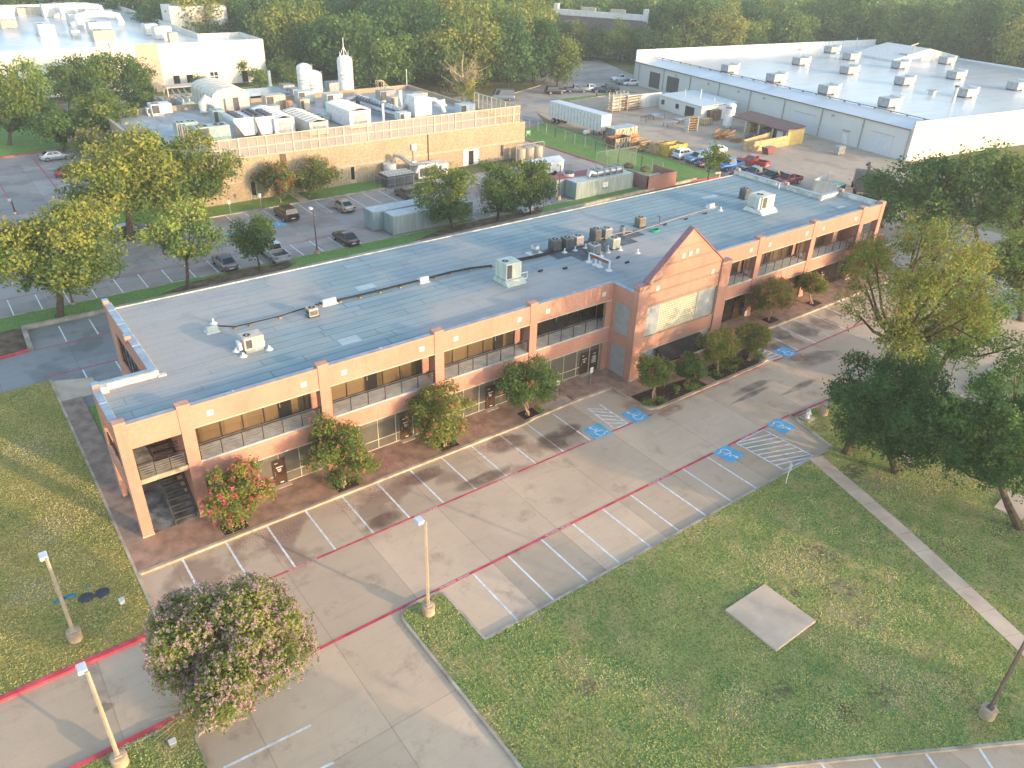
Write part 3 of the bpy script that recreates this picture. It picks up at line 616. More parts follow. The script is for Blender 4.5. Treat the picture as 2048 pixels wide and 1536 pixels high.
# ---- balconies with rails and upper glazing
def glazing(name, a, b, y, z0, z1, xs, zs, fr, gl, doors=(), fw=.07):
    f = MB()
    f.box(a, b, y-.02, y+.06, z0, z0+fw); f.box(a, b, y-.02, y+.06, z1-fw, z1)
    for x in [a+fw/2]+list(xs)+[b-fw/2]: f.box(x-fw/2, x+fw/2, y-.023, y+.063, z0+fw, z1-fw)
    for z in zs: f.box(a, b, y-.017, y+.057, z-fw/2, z+fw/2)
    fo = f.build(name, fr, OB)
    MB().box(a, b, y+.02, y+.045, z0, z1).build('pane', gl, fo)
    for dx in doors:
        d = MB().box(dx, dx+.95, y-.05, y-.004, z0, z0+2.15).build('door', DOORM if z0 < 1 else GLD, fo)
        MB().box(dx+.1, dx+.14, y-.09, y-.05, z0+.9, z0+1.25).build('handle', GALV, fo)
    return fo
def railing(a, b, y, z, n=None, end=True):
    f = MB(); f.box(a, b, y-.025, y+.025, z+1.06, z+1.11); n = n or max(2, round((b-a)/1.45))
    for i in range(n+1):
        x = a+.06+(b-a-.12)*i/n; f.box(x-.025, x+.025, y-.025, y+.025, z, z+1.06)
    o = f.build('railing', RAILM, OB); g = MB()
    for k in range(5): g.box(a, b, y-.012, y+.012, z+.16+k*.18, z+.184+k*.18)
    g.build('rail_cable', CABLE, o); return o
for i, (a, b) in enumerate(bays):
    MB().box(a, b, F+.302 if False else F, 5.35, 4.321, 4.45).build('balcony_floor', FLOOR, OB)
    MB().box(a, b, F+.3, 5.35, 7.052, 7.12).build('balcony_soffit', CREAM, OB)
    end = b-3.2 if i == 6 else b
    xs = [a+.55+k*1.5 for k in range(6) if a+.55+k*1.5 < end-.4]
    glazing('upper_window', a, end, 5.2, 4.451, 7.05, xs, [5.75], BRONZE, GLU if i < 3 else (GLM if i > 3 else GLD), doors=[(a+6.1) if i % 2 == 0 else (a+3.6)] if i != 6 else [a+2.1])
    railing(a+.01, b-.01, F+.12, 4.45)
    gx = [a+.5+k*1.52 for k in range(6) if a+.5+k*1.52 < b-.4]
    dd = {0: [7.55], 1: [17.75], 2: [25.8], 3: [36.15, 37.35], 4: [53.5, 57.3], 5: [63.0, 66], 6: [72.5]}[i]
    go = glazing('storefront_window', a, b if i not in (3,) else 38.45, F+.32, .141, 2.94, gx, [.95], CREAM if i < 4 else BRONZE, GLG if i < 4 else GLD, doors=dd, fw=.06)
    for dx in dd[:1]:
        for k, (zz, ww) in enumerate(((1.98, .22), (1.62, .5), (1.42, .3), (1.28, .22), (.3, .25))[:5 if i < 3 else 4]):
            MB().box(dx+.18+.06*k, dx+.18+.06*k+ww, F+.262, F+.269, zz, zz+.07).build('door_notice', LINEW, go)
        MB().box(dx-.1, dx+1.1, F-.15, F+.26, .141, .17).build('door_mat', SLAB, OB)
MB().box(74.5, 75.3, 4.3, 5.35, 4.45, 7.05).build('pier', BRICK, OB)
for a_ in ((2.2, F+.3), (11.5, F+.3)): pass
for zz, ww in ((1.9, .3), (1.62, .42), (1.5, .5), (1.38, .36), (1.26, .52), (1.14, .4), (1.0, .5)):
    MB().box(37.8-ww/2, 37.8+ww/2, F+.262, F+.269, zz, zz+.06).build('door_notice', LINEW, OB)
# ---- end wall ribbon window
f = MB(); f.box(2.3, 2.4, 11.4, 20.0, 4.35, 4.43); f.box(2.3, 2.4, 11.4, 20.0, 6.82, 6.9); f.box(2.3, 2.4, 11.4, 20, 5.6, 5.66)
for k in range(8): f.box(2.31, 2.39, 11.4+k*1.22, 11.48+k*1.22, 4.43, 6.82)
fo = f.build('end_window', BRONZE, OB); MB().box(2.34, 2.37, 11.4, 20, 4.36, 6.89).build('pane', GLD, fo)
for k in range(7): MB().box(2.22, 2.225, 11.9+k*1.2, 12.0+k*1.2, 4.5, 6.7).build('railing', RAILM, fo) if False else None
# ---- open stair bays
def stair(x0, x1, y0, y1, z0, z1):
    st = MB(); n = 13
    for x in (x0, x1-.07):
        st.extr([(y0-.1, z0), (y0+.18, z0), (y1, z1-.28), (y1, z1), (y0-.1, z0+.28)], 'x', x, x+.07)
    so = st.build('staircase', DGREY, OB)
    for i in range(n):
        t = (i+.6)/n; y = y0+(y1-y0)*t; z = z0+(z1-z0)*t
        MB().box(x0+.07, x1-.07, y-.14, y+.14, z+.02, z+.065).build('tread', mat('stair_tread', (.14, .125, .11), .7), so)
        MB().box(x0+.07, x1-.07, y+.141, y+.15, z-.2, z+.02).build('riser', DGREY, so)
    hr = MB()
    for x in (x0+.03, x1-.03):
        hr.bar((x, y0, z0+1.2), (x, y1, z1+1.0), .05); hr.bar((x, y0, z0+.2), (x, y0, z0+1.2), .05); hr.bar((x, (y0+y1)/2, (z0+z1)/2+.1), (x, (y0+y1)/2, (z0+z1)/2+1.1), .05)
        hr.bar((x, y0, z0+.8), (x, y1, z1+.6), .025)
    hr.build('handrail', RAILM, so)
for (a, b, sx0, sx1, lx) in ((-.75, 2.2, .62, 2.12, -1.12), (78.4, 81.5, 78.5, 79.95, 81.85)):
    w_ = MB(); left = a < 0
    w_.box(min(a, lx), max(b, lx), F+.02, 4.7, 4.1, 4.45)
    if left: w_.box(lx, sx0-.1, 4.703, 9.0, 4.1, 4.449); w_.box(sx0-.098, b, 7.9, 9.0, 4.1, 4.448)
    else: w_.box(sx1+.1, lx, 4.703, 9.0, 4.1, 4.449); w_.box(a, sx1+.098, 7.9, 9.0, 4.1, 4.448)
    w_.build('landing_slab', SLABE, OB)
    MB().box(min(a, lx)+.01, max(b, lx)-.01, F+.04, 9.0, .05, .15).build('stair_floor', mat('stained_floor', (.30, .29, .27), .7, var=.6, scale=.7), OB)
    MB().box(min(a, lx), max(b, lx), F+.3, 9.05, 7.0, 7.1).build('stair_ceiling', CREAM, OB)
    stair(sx0, sx1, F+.15, 7.7, .15, 4.45)
    railing(a+.01, b-.01, F+.14, 4.45, n=3)
    hr = MB(); xx = sx0-.1 if left else sx1+.1
    for z in (4.75, 5.05, 5.3, 5.5): hr.bar((xx, 4.8, z), (xx, 7.8, z), .04); hr.bar((sx0, 4.75, z), (sx1-.0, 4.75, z), .04)
    for y in (4.8, 5.8, 6.8, 7.8): hr.bar((xx, y, 4.45), (xx, y, 5.5), .05)
    hr.build('guard_rail', RAILM, OB)
    hr = MB(); xs_ = -1.3 if left else 82.05
    for z in (4.7, 4.9, 5.1, 5.3, 5.5): hr.bar((xs_, 4.0, z), (xs_, 8.3, z), .03)
    for y in (4.0, 5.4, 6.8, 8.2): hr.bar((xs_, y, 4.5), (xs_, y, 5.5), .05)
    hr.build('railing', RAILM, OB)
# ---- gabled entrance
G = .12; gw = MB(); xl, xr, pk, ez = 40.3, 49.6, 44.95, 9.25
pz = 13.3; sl = (pz-ez)/(pk-39.9)
def gz(x): return pz-abs(x-pk)*sl
gw.extr([(xl, 7.0), (xr, 7.0), (xr, gz(xr)), (pk, pz), (xl, gz(xl))], 'y', G+.15, G+.55)
gw.box(xl, xr, G+.15, G+.55, 2.75, 4.1)
gw.build('gable_wall', BRICK, OB)
for z0, z1 in ((7.05, 7.32), (8.2, 8.42), (9.3, 9.5), (10.5, 10.7), (11.75, 11.92)):
    d = abs((13.3-z1)/sl); a, b = max(xl, pk-d+.05), min(xr, pk+d-.05)
    MB().box(a, b, G+.135, G+.15, z0, z1).build('brick_band', BRICKD, OB)
for x0, x1 in ((39.05, 40.3), (49.6, 50.95)):
    p = MB().box(x0, x1, G, .75, .12, 9.25).build('pilaster', BRICK, OB)
    MB().box(x0-.03, x1+.03, G-.03, .78, 9.25, 9.32).build('pilaster_cap', GABC, p); MB().box(x0-.01, x1+.01, G-.012, .76, 8.85, 9.05).build('brick_band', BRICKD, p)
    MB().box(x0-.06, x1+.06, G-.06, .8, .12, .27).build('pilaster_base', KERB, p)
for s in (-1, 1):
    x_e = 40.0 if s < 0 else 49.9
    cp = MB(); cp._add([(pk, G+.05, pz+.02), (pk, .75, pz+.02), (x_e, .75, gz(x_e)+.02), (x_e, G+.05, gz(x_e)+.02), (pk, G+.05, pz+.12), (pk, .75, pz+.12), (x_e, .75, gz(x_e)+.12), (x_e, G+.05, gz(x_e)+.12)],
                       [(0, 1, 2, 3), (7, 6, 5, 4), (0, 3, 7, 4), (1, 5, 6, 2), (3, 2, 6, 7), (0, 4, 5, 1)] if s < 0 else [(3, 2, 1, 0), (4, 5, 6, 7), (4, 7, 3, 0), (2, 6, 5, 1), (7, 6, 2, 3), (1, 5, 4, 0)])
    cp.build('gable_coping', GABC, OB)
for x, z in ((44.15, 11.0), (45.0, 11.05), (45.85, 11.1), (41.4, 8.62), (48.5, 8.62)):
    MB().box(x-.2, x+.2, G+.1, G+.15, z-.2, z+.2).build('stone_tile', STONE, OB, bevel=.01)
up = glazing('gable_window', 42.2, 47.2, G+.35, 4.1, 7.0, [], [], CREAM, BLOCK)
MB().box(xl, 42.2, G+.3, G+.42, 4.1, 7.0).build('blank_panel', PANEL, OB); MB().box(47.2, xr, G+.3, G+.42, 4.1, 7.0).build('blank_panel', PANEL, OB)
MB().box(xl, xr, G+.1, G+.34, 4.02, 4.098).build('sill', SLABE, OB)
MB().box(xl, xr, G+.12, G+.5, 2.66, 2.748).build('lintel', CREAM, OB)
MB().box(xl, 42.2, G+.3, G+.42, .14, 2.66).build('blank_panel', PANEL, OB); MB().box(47.9, xr, G+.3, G+.42, .14, 2.66).build('blank_panel', PANEL, OB)
glazing('entrance_door', 42.2, 47.9, G+.5, .141, 2.66, [43.3, 44.5, 45.7, 46.8], [2.2], CREAM, BLOCK, fw=.08)
aw = MB(); aw.extr([(G+.1, 2.6), (G-1.15, 1.75), (G-1.15, 1.55), (G-1.11, 1.55), (G-1.11, 1.72), (G+.1, 2.55)], 'x', 42.25, 48.1)
aw._add([(42.25, G+.1, 2.6), (42.25, G-1.15, 1.75), (42.25, G-1.15, 1.55), (42.25, G+.1, 1.55)], [(0, 1, 2, 3)]); aw._add([(48.1, G+.1, 2.6), (48.1, G-1.15, 1.75), (48.1, G-1.15, 1.55), (48.1, G+.1, 1.55)], [(3, 2, 1, 0)])
aw.build('awning', mat('dark_awning_canvas', (.05, .032, .03), .8, var=.2), OB)
for x in (39.12, 50.62):
    MB().box(x+.05, x+.2, .952, 2.848, .12, 2.998).build('blank_panel', PANEL, OB); MB().box(x+.05, x+.2, .952, 2.848, 4.152, 7.05).build('blank_panel', PANEL, OB)
gr = MB(); gr.box(39.4, 50.6, .76, .9, 8.0, 9.2); gr.build('gable_backing', BRICK, OB)
text_mesh('1801', .34, STONE, 'street_number', (45.2, G+.13, 3.35), rx=rad(90), parent=OB)
# ================================================================ neighbouring buildings
def stone(name):
    m, n, b = nmat(name); setp(b, .9, 0, .15); co = objco(n)
    v = n.nodes.new('ShaderNodeTexVoronoi'); v.inputs['Scale'].default_value = 3.2; n.links.new(co, v.inputs['Vector'])
    f = noise(n, co, 6, 4, .7); g = noise(n, co, .2, 3)
    cc = mix(n, ramp(n, v.outputs['Distance'], .1, .55), (.52, .41, .26), (.34, .25, .155))
    cc = mix(n, ramp(n, f, .4, .65, 0, .6), cc, (.58, .49, .35)); cc = mix(n, ramp(n, g, .4, .7, 0, .25), cc, (.25, .18, .11))
    n.links.new(cc, b.inputs['Base Color']); bump(n, b, f, .4, .05); return m
PEBBLE = stone('pebble_aggregate_panel')
TANC = mat('tan_concrete_band', (.50, .41, .29), .8, var=.12)
FLAT = membrane('grey_flat_roof', (.34, .37, .39), (.22, .25, .27), (.40, .38, .35), row=3, wid=12)
GLASSK = glass('dark_window_glass', (.018, .02, .024), .06, .6)
def slatscreen():
    m, n, b = nmat('louvre_screen_mesh'); setp(b, .6, 0, .2); b.inputs['Base Color'].default_value = (.50, .40, .28, 1)
    sp = n.nodes.new('ShaderNodeSeparateXYZ'); n.links.new(objco(n), sp.inputs[0])
    w_ = math_(n, 'PINGPONG', sp.outputs[2], .075)
    n.links.new(ramp(n, w_, .025, .045, 1, .12), b.inputs['Alpha']); return m
SCREEN = slatscreen()
TB = thing('plant_building', 'tan pebble panel building with a louvred roof screen and a roof crowded with equipment', 'industrial building', (20, 68, 0))
bw, bd, bh = 59.3, 40.0, 6.0
MB().box(0, bw, 0, .3, 0, bh).build('wall', PEBBLE, TB)
w_ = MB(); w_.box(0, .3, .3, bd, 0, bh); w_.box(bw-.3, bw, .3, bd, 0, bh); w_.box(.3, bw-.3, bd-.3, bd, 0, bh); w_.build('wall', PEBBLE, TB)
MB().box(.3, bw-.3, .3, bd-.3, 5.0, 5.2).build('roof', FLAT, TB)
c = MB(); c.box(-.04, bw+.04, -.04, .34, bh, bh+.06); c.box(-.04, .34, .34, bd, bh, bh+.06); c.box(bw-.34, bw+.04, .34, bd, bh, bh+.06); c.box(.34, bw-.34, bd-.34, bd+.04, bh, bh+.06); c.build('coping', TANC, TB)
MB().box(0, bw, -.03, 0, 2.75, 3.05).build('concrete_band', TANC, TB)
for k in range(9): MB().box(3.2+k*6.4, 3.3+k*6.4, -.032, 0, 0, 2.75).build('panel_joint', TANC, TB); MB().box(3.2+k*6.4, 3.3+k*6.4, -.031, 0, 3.05, 6).build('panel_joint', TANC, TB)
for x in (10.3, 25.85, 33.05, 54.1):
    f = MB(); f.box(x-.25, x, -.06, .02, .2, 2.7); f.box(x+.6, x+.85, -.06, .02, .2, 2.7); f.box(x, x+.6, -.06, .02, .2, .75)
    fo = f.build('window', TANC, TB); MB().box(x, x+.6, -.02, .01, .75, 2.65).build('pane', GLASSK, fo)
MB().box(15.0, 15.9, -.04, 0, 3.06, 5.99).build('dark_recess', mat('recess_brown', (.16, .10, .06), .8), TB)
f = MB(); f.box(46.4, 49.6, -.05, 0, .1, 2.7); fo = f.build('service_door', OFFW, TB); MB().box(47.5, 48.5, -.06, -.045, .15, 2.45).build('opening', BLACK, fo)
MB().box(36.5, 37.4, -.3, 0, 3.9, 4.9).build('electric_box', OFFW, TB); MB().box(36.8, 37.0, -.15, 0, 1.9, 3.9).build('conduit', GREY, TB); MB().box(36.5, 37.3, -.3, 0, .8, 2.2).build('electric_box', WHITE, TB); MB().box(39.6, 39.72, -.12, 0, .2, 6).build('downpipe', BRONZE, TB)
CREAMW = mat('cream_screen_frame', (.66, .56, .40), .55, var=.08)
def screen(x0, y0, x1, y1):
    L_ = math.hypot(x1-x0, y1-y0); n = round(L_/1.32); f = MB()
    for z in (6.08, 7.4, 8.72): f.bar((x0, y0, z), (x1, y1, z), .1)
    for i in range(n+1):
        t = i/n; x, y = x0+(x1-x0)*t, y0+(y1-y0)*t; f.bar((x, y, 6.0), (x, y, 8.76), .16 if i % 3 == 0 else .08)
    o = f.build('roof_screen', CREAMW, TB); MB().quad((x0, y0+.06, 6.1), (x1, y1+.06, 6.1), (x1, y1+.06, 8.7), (x0, y0+.06, 8.7)).build('louvre_panel', SCREEN, o); return o
screen(5.5, .2, 58.2, .2); screen(5.5, .3, 5.5, 13.5); screen(58.2, .3, 58.2, 14)
# ---- plant on roofs and yards: builders
def fan_on(mb, x, y, z, r): mb.ring((x, y), r*.85, r, z+.04, 20); mb.cyl((x, y), r*.25, z, z+.05, 10)
def package_unit(name, label, cat, loc, sz, m, fans=1, rz=0, curb=.25, coil=True, group=None, hood=False):
    t = thing(name, label, cat, loc, rz, group); lx, ly, h = sz
    MB().box(-lx/2+.08, lx/2-.08, -ly/2+.08, ly/2-.08, 0, curb).build('base', GALV, t)
    cb = MB().box(-lx/2, lx/2, -ly/2, ly/2, curb, curb+h).build('cabinet', m, t, bevel=.025)
    if coil: MB().box(-lx/2+.12, -lx/2+lx*.38, -ly/2-.012, -ly/2, curb+.15, curb+h-.15).build('coil_grille', DGREY, t)
    MB().box(lx*.02, lx/2-.1, -ly/2-.01, -ly/2, curb+.12, curb+h-.12).build('access_panel', m, t)
    for i in range(fans):
        x = -lx/2+lx*(i+.5)/max(fans, 2) if fans > 1 else -lx*.22
        f = MB(); r = min(lx/max(fans, 2), ly)*.42; fan_on(f, x, 0, curb+h, r); fo = f.build('fan', GREY, t); MB().disc((x, 0), r*.85, curb+h+.012).build('fan_opening', BLACK, fo)
    if hood: MB().extr([(ly/2, curb+h*.9), (ly/2+.5, curb+h*.55), (ly/2+.5, curb+h*.35), (ly/2, curb+.2)], 'x', -lx*.2, lx*.3).build('hood', m, t)
    return t
def condenser(label, loc, s, h, m, rz=0, group=None, name='condenser_unit'):
    t = thing(name, label, 'condenser', loc, rz, group)
    MB().box(-s*.55, s*.55, -s*.55, s*.55, 0, .1).build('base', DGREY, t)
    MB().box(-s/2, s/2, -s/2, s/2, .1, h).build('cabinet', m, t, bevel=.05)
    g = MB()
    for sx, sy in ((1, 0), (-1, 0), (0, 1), (0, -1)):
        for k in range(7):
            z = .22+(h-.42)*k/6
            if sx: g.box(sx*s/2-.012, sx*s/2+.012, -s*.42, s*.42, z, z+.04)
            else: g.box(-s*.42, s*.42, sy*s/2-.012, sy*s/2+.012, z, z+.04)
    g.build('coil_grille', DGREY, t)
    f = MB(); fan_on(f, 0, 0, h, s*.42); fo = f.build('fan', GREY, t); MB().disc((0, 0), s*.36, h+.01).build('fan_opening', BLACK, fo)
    return t
def rp(px, py, z): x, y = at(px, py, z); return (x, y, z)
# ---- things on the office roof
GRP = 'air conditioners on the office roof'
u = package_unit('rooftop_unit', 'tan and white air conditioner standing nearest the left end of the office roof', 'air conditioner', rp(506, 698, RZ), (1.45, 1.1, .95), mat('tan_white_cabinet', (.60, .52, .42), .5, var=.15), 1)
for a, b in ((-.95, -.7), (.95, -.7), (-1.1, .3), (.9, .7)): MB().lathe((a, b, 0), [(.28, 0), (.2, .08), (.1, .12), (.08, .3)], 10).build('foot', WHITE, u)
MB().box(-1.05, -.85, -.4, .2, .35, .9).build('control_box', WHITE, u)
u = package_unit('rooftop_unit', 'tall pale green air conditioner on a wide skirt in the middle of the office roof', 'air conditioner', rp(1016, 562, RZ), (1.95, 1.9, 1.75), PALEGREEN, 1, curb=.55)
u.scale = (.84,)*3; MB().extr([(-1.0, .5), (-1.5, .1), (-1.5, 0), (1.2, 0), (1.2, .1), (1.0, .5)], 'x', -1.1, 1.3).build('skirt', PALEGREEN, u)
MB().extr([(-.5, .6), (-.5, .55), (.6, .3), (.6, .36)], 'y', -1.2, -1.15).build('bracket', WHITE, u)
g = MB(); g.tube([(1.1, -.8, .2), (1.9, -.8, .2), (1.9, -.8, .9), (1.1, -.8, .9)], .05, 6); g.build('pipe_loop', WHITE, u)
u = package_unit('rooftop_unit', 'large white air conditioner on a white skirt near the right end of the office roof', 'air conditioner', rp(1519, 421, RZ), (2.6, 2.2, 1.7), mat('ivory_cabinet', (.66, .63, .54), .5, var=.12), 1, curb=.6)
u.scale = (.84,)*3; MB().extr([(-1.15, .55), (-1.7, .12), (-1.7, 0), (1.5, 0), (1.5, .12), (1.15, .55)], 'x', -1.6, 1.6).build('skirt', WHITE, u)
MB().extr([(-.9, 2.2), (-.9, .6), (.9, 1.0), (.9, 2.2)], 'x', -1.75, -1.31).build('side_hood', PALEGREEN, u)
DG1 = mat('dark_condenser_cabinet', (.13, .14, .14), .45, metal=.2, var=.2); LG1 = mat('light_condenser_cabinet', (.42, .43, .42), .45, metal=.2, var=.15); PK1 = mat('beige_condenser_cabinet', (.50, .45, .42), .5, var=.12)
for (px, py, s, h, mt, lb) in ((1109, 501, .95, 1.15, DG1, 'dark condenser leftmost in the front row of three on the office roof'), (1133, 497, .95, 1.15, DG1, 'dark condenser in the middle of the front row of three on the office roof'), (1154, 491, .9, 1.05, PK1, 'beige condenser at the right end of the front row of three'),
    (1190, 480, .9, 1.2, DG1, 'dark grey condenser at the left of the rear pair on the office roof'), (1211, 476, .9, 1.1, LG1, 'light grey condenser at the right of the rear pair on the office roof'), (1187, 508, .95, 1.05, LG1, 'light grey condenser behind the rusty pipe rack'), (1226, 496, .95, 1.1, PALEGREEN, 'pale green condenser standing right of a small vent pipe cluster'),
    (1279, 453, .85, 1.05, mat('bronze_condenser_cabinet', (.36, .28, .20), .45, metal=.2, var=.2), 'lone brown condenser behind the gable on the office roof'), (1488, 397, .95, 1.25, DG1, 'dark condenser beside the large white rooftop unit'), (625, 632, .75, .75, TANM, 'small tan condenser beside the roof cable run near the left end')):
    condenser(lb, rp(px, py, RZ), s, h, mt, group=GRP)
for (px, py, r, h, lb) in ((1244, 467, .3, .8, 'small bright metal vent behind the condensers on the office roof'), (1212, 504, .24, .75, 'small bright metal vent in front of the condensers')):
    t = thing('roof_vent', lb, 'vent', rp(px, py, RZ), 0, 'vents on the office roof'); MB().cyl((0, 0), r, 0, h, 14).build('stack', GALV, t, smooth=True); MB().disc((0, 0), r*.75, h+.005).build('opening', BLACK, t)
t = thing('dome_vent', 'white domed fan vent left of the dark condensers', 'vent', rp(1070, 507, RZ)); MB().box(-.75, .75, -.6, .6, 0, .06).build('base', WHITE, t); MB().lathe((0, 0, .05), [(.34, 0), (.34, .35), (.5, .4), (.5, .55), (.38, .8), (.12, .9)], 16).build('hood', GALV, t, smooth=True)
for (px, py, lb) in ((427, 647, 'white vent pipe near the left end of the office roof'), (1240, 500, 'white pipe boot beside the pale green condenser'), (1216, 505, 'white pipe boot between two condensers'), (1202, 512, 'white pipe boot behind the pipe rack'), (1150, 501, 'white pipe boot in front of the beige condenser'), (1171, 496, 'white pipe boot between the two condenser groups'), (1275, 506, 'lone white vent pipe left of the gable'), (1441, 421, 'white vent pipe left of the large white unit'), (1129, 505, 'white pipe boot in front of the dark condensers'), (248 + 190, 0 + 0, None)):
    if not lb: continue
    t = thing('vent_pipe', lb, 'vent pipe', rp(px, py, RZ), 0, 'pipe boots on the office roof'); MB().lathe((0, 0, 0), [(.3, 0), (.22, .06), (.1, .1), (.075, .16), (.075, .42)], 10).build('pipe', WHITE, t, smooth=True)
for px, py, lb, a in ((424, 663, 'pale green angled vent box at the left end of the roof cable run', .5), (657, 607, 'white junction box beside the roof cable run', .7), (846, 563, 'white vent box behind the roof cable run', .5), (1420, 415, 'white square vent box right of the gable peak', .5)):
    t = thing('roof_vent_box', lb, 'vent box', rp(px, py, RZ)); MB().extr([(-.3, 0), (.3, 0), (.3, .3), (-.1, .5), (-.3, .5)], 'x', -a*.8, a*.8).build('box', WHITE if 'white' in lb else PALEGREEN, t); MB().box(-a, a, -.4, .4, 0, .05).build('base', WHITE, t)
mb = MB(); pts = [(432, 656), (470, 657), (500, 651), (560, 636), (610, 620), (640, 611), (680, 604), (720, 595), (760, 585), (800, 575), (840, 565), (870, 557), (900, 549), (940, 541), (985, 535)]
for k in range(3): mb.tube([(*[c_+(.0, .09)[i]*k for i, c_ in enumerate(at(*q, RZ))], RZ+.16+.03*random.Random(k*99+j).random()) for j, q in enumerate(pts)][0 if k == 0 else 5:], .05, 6)
cab = mb.build('roof_cable_run', BLACK, None, smooth=True); tag(cab, 'long black cable bundle running along the left half of the office roof', 'cable')
for j, q in enumerate(pts[1:]): x, y = at(*q, RZ); MB().box(x-.1, x+.1, y-.15, y+.25, RZ, RZ+.1).build('support_block', WOOD, cab)
mb = MB(); pts2 = [(1035, 525), (1065, 519), (1090, 513), (1105, 508), (1118, 503), (1135, 500)]
for k in range(3): mb.tube([(*[c_+(.0, .12)[i]*k for i, c_ in enumerate(at(*q, RZ))], RZ+.14+.05*k) for q in pts2], .06, 6)
tag(mb.build('roof_cable_run', BLACK, None, smooth=True), 'short thick black cable bundle between the green unit and the condensers', 'cable')
mb = MB(); mb.tube([(*at(*q, RZ), RZ+.15) for q in ((1246, 474), (1290, 460), (1315, 452), (1350, 440), (1400, 425), (1436, 415))], .035, 6); mb.tube([(*at(*q, RZ), RZ+.2) for q in ((1200, 482), (1225, 473), (1246, 468), (1265, 466))], .04, 6)
tag(mb.build('roof_pipe_run', mat('copper_pipe', (.45, .30, .20), .5, var=.1)), 'thin copper coloured pipe run behind the gable on the office roof', 'pipe')
t = thing('pipe_rack', 'rusty beam on white posts in front of the condensers', 'pipe rack', (0, 0, 0))
A, B = Vector((*at(1178, 524, RZ), RZ)), Vector((*at(1218, 541, RZ), RZ))
MB().bar(A+Vector((0, 0, .75)), B+Vector((0, 0, .75)), .12, .3).build('beam', RUST, t); MB().bar(A+Vector((0, 0, .92)), B+Vector((0, 0, .92)), .2, .05).build('top_rail', WHITE, t)
for k in (0, .33, .55, 1):
    p = A.lerp(B, k); q = MB().bar(p, p+Vector((0, 0, .9 if k in (0, 1) else .6)), .14); q.lathe(p, [(.34, 0), (.2, .1), (.1, .14)], 10); q.build('post', WHITE, t)
mb = MB(); hx, hy = at(1309, 462, RZ)
for k in range(5): mb.tube([(hx+(.62-.05*k)*math.cos(a_)+.03*k, hy+(.5-.04*k)*math.sin(a_), RZ+.04+.03*k) for a_ in [2*math.pi*i/24 for i in range(25)]], .035, 6)
tag(mb.build('garden_hose', mat('green_hose', (.02, .38, .20), .4), None, smooth=True), 'coiled green hose lying behind the gable on the office roof', 'hose')
mb = MB(); x, y = at(1318, 450, RZ); mb.tube([(x, y, RZ), (x, y, RZ+.8), (x-.1, y, RZ+1.0), (x-.5, y, RZ+1.05)], .05, 8); tag(mb.build('gooseneck_pipe', DGREY, None, smooth=True), 'black gooseneck pipe on the office roof beside the green hose', 'pipe')
for q in ((1081, 543), (1130, 538), (1236, 516), (1254, 526), (1330, 450), (1372, 439), (1410, 428)):
    x, y = at(*q, RZ); tag(MB().cbox((x, y, RZ+.08), (.5, .14, .14), random.random()*.4).build('pipe_block', BLACK), 'loose black pipe support block on the office roof', 'block', 'loose pipe blocks on the office roof')
mb = MB(); x, y = 77.3, 14.4; mb.tube([(x, y, RZ+.05), (x, y, RZ+.75), (x, y+.5, RZ+.75), (x, y+.5, RZ+.35)], .06, 8); tag(mb.build('looped_pipe', WHITE, None, smooth=True), 'white looped pipe by the right parapet of the office roof', 'pipe')
LB_ = at(1437, 361); LH = hgt((1437, 361), (1437, 346)); t = thing('wall_lamp', 'small tan lamp arm showing behind the office roof edge', 'lamp', (*LB_, 0)); MB().bar((0, 0, 0), (0, 0, LH), .2).build('post', TANM, t); MB().box(-1.2, .1, -.15, .15, LH, LH+.25).build('head', TANM, t)
# ---- things on the plant building's roof
PZ = 5.2
G2 = 'equipment on the plant building roof'
def pk(lb, px, py, sz, m, fans=0, name='rooftop_unit', **k): return package_unit(name, lb, 'rooftop unit', rp(px, py, PZ), sz, m, fans, group=G2, **k)
SG = mat('green_grey_cabinet', (.36, .45, .42), .5, var=.12)
pk('tall green unit just behind the left end of the roof screen', 376, 278, (3.2, 2.2, 2.4), SG, 2); pk('long low green unit behind the left screen corner', 425, 283, (5.2, 2.4, 2.2), SG, 2)
def chiller(lb, px, py, w_, d_, h_):
    t = thing('chiller', lb, 'chiller', rp(px, py, PZ), 0, 'white chillers'); e = .9
    MB().extr([(-w_/2, h_), (-w_/2, h_-.5), (-e, .3), (e, .3), (w_/2, h_-.5), (w_/2, h_)], 'y', -d_/2, d_/2).build('body', WHITE, t)
    for s in (-1, 1): MB()._add([(s*w_/2, -d_/2-.01, h_-.6), (s*(e+.1), -d_/2-.01, .35), (s*w_/2, -d_/2-.01, .35)], [(0, 1, 2) if s < 0 else (0, 2, 1)]).build('coil_side', DGREY, t)
    for i in range(2):
        for j in range(4):
            x, y = (-w_/4 if i == 0 else w_/4), -d_/2+d_*(j+.5)/4; q = MB(); q.lathe((x, y, h_), [(.62, 0), (.62, .25)], 16); f = q.build('fan_ring', DGREY, t, smooth=True); MB().disc((x, y), .55, h_+.2).build('fan_opening', BLACK, f)
chiller('white V shaped chiller with eight fans behind the roof screen', 490, 268, 4.6, 5.0, 3.0)
t = chiller('white chiller with an open dark coil next to the V shaped chiller', 523, 266, 3.0, 5.0, 3.0)
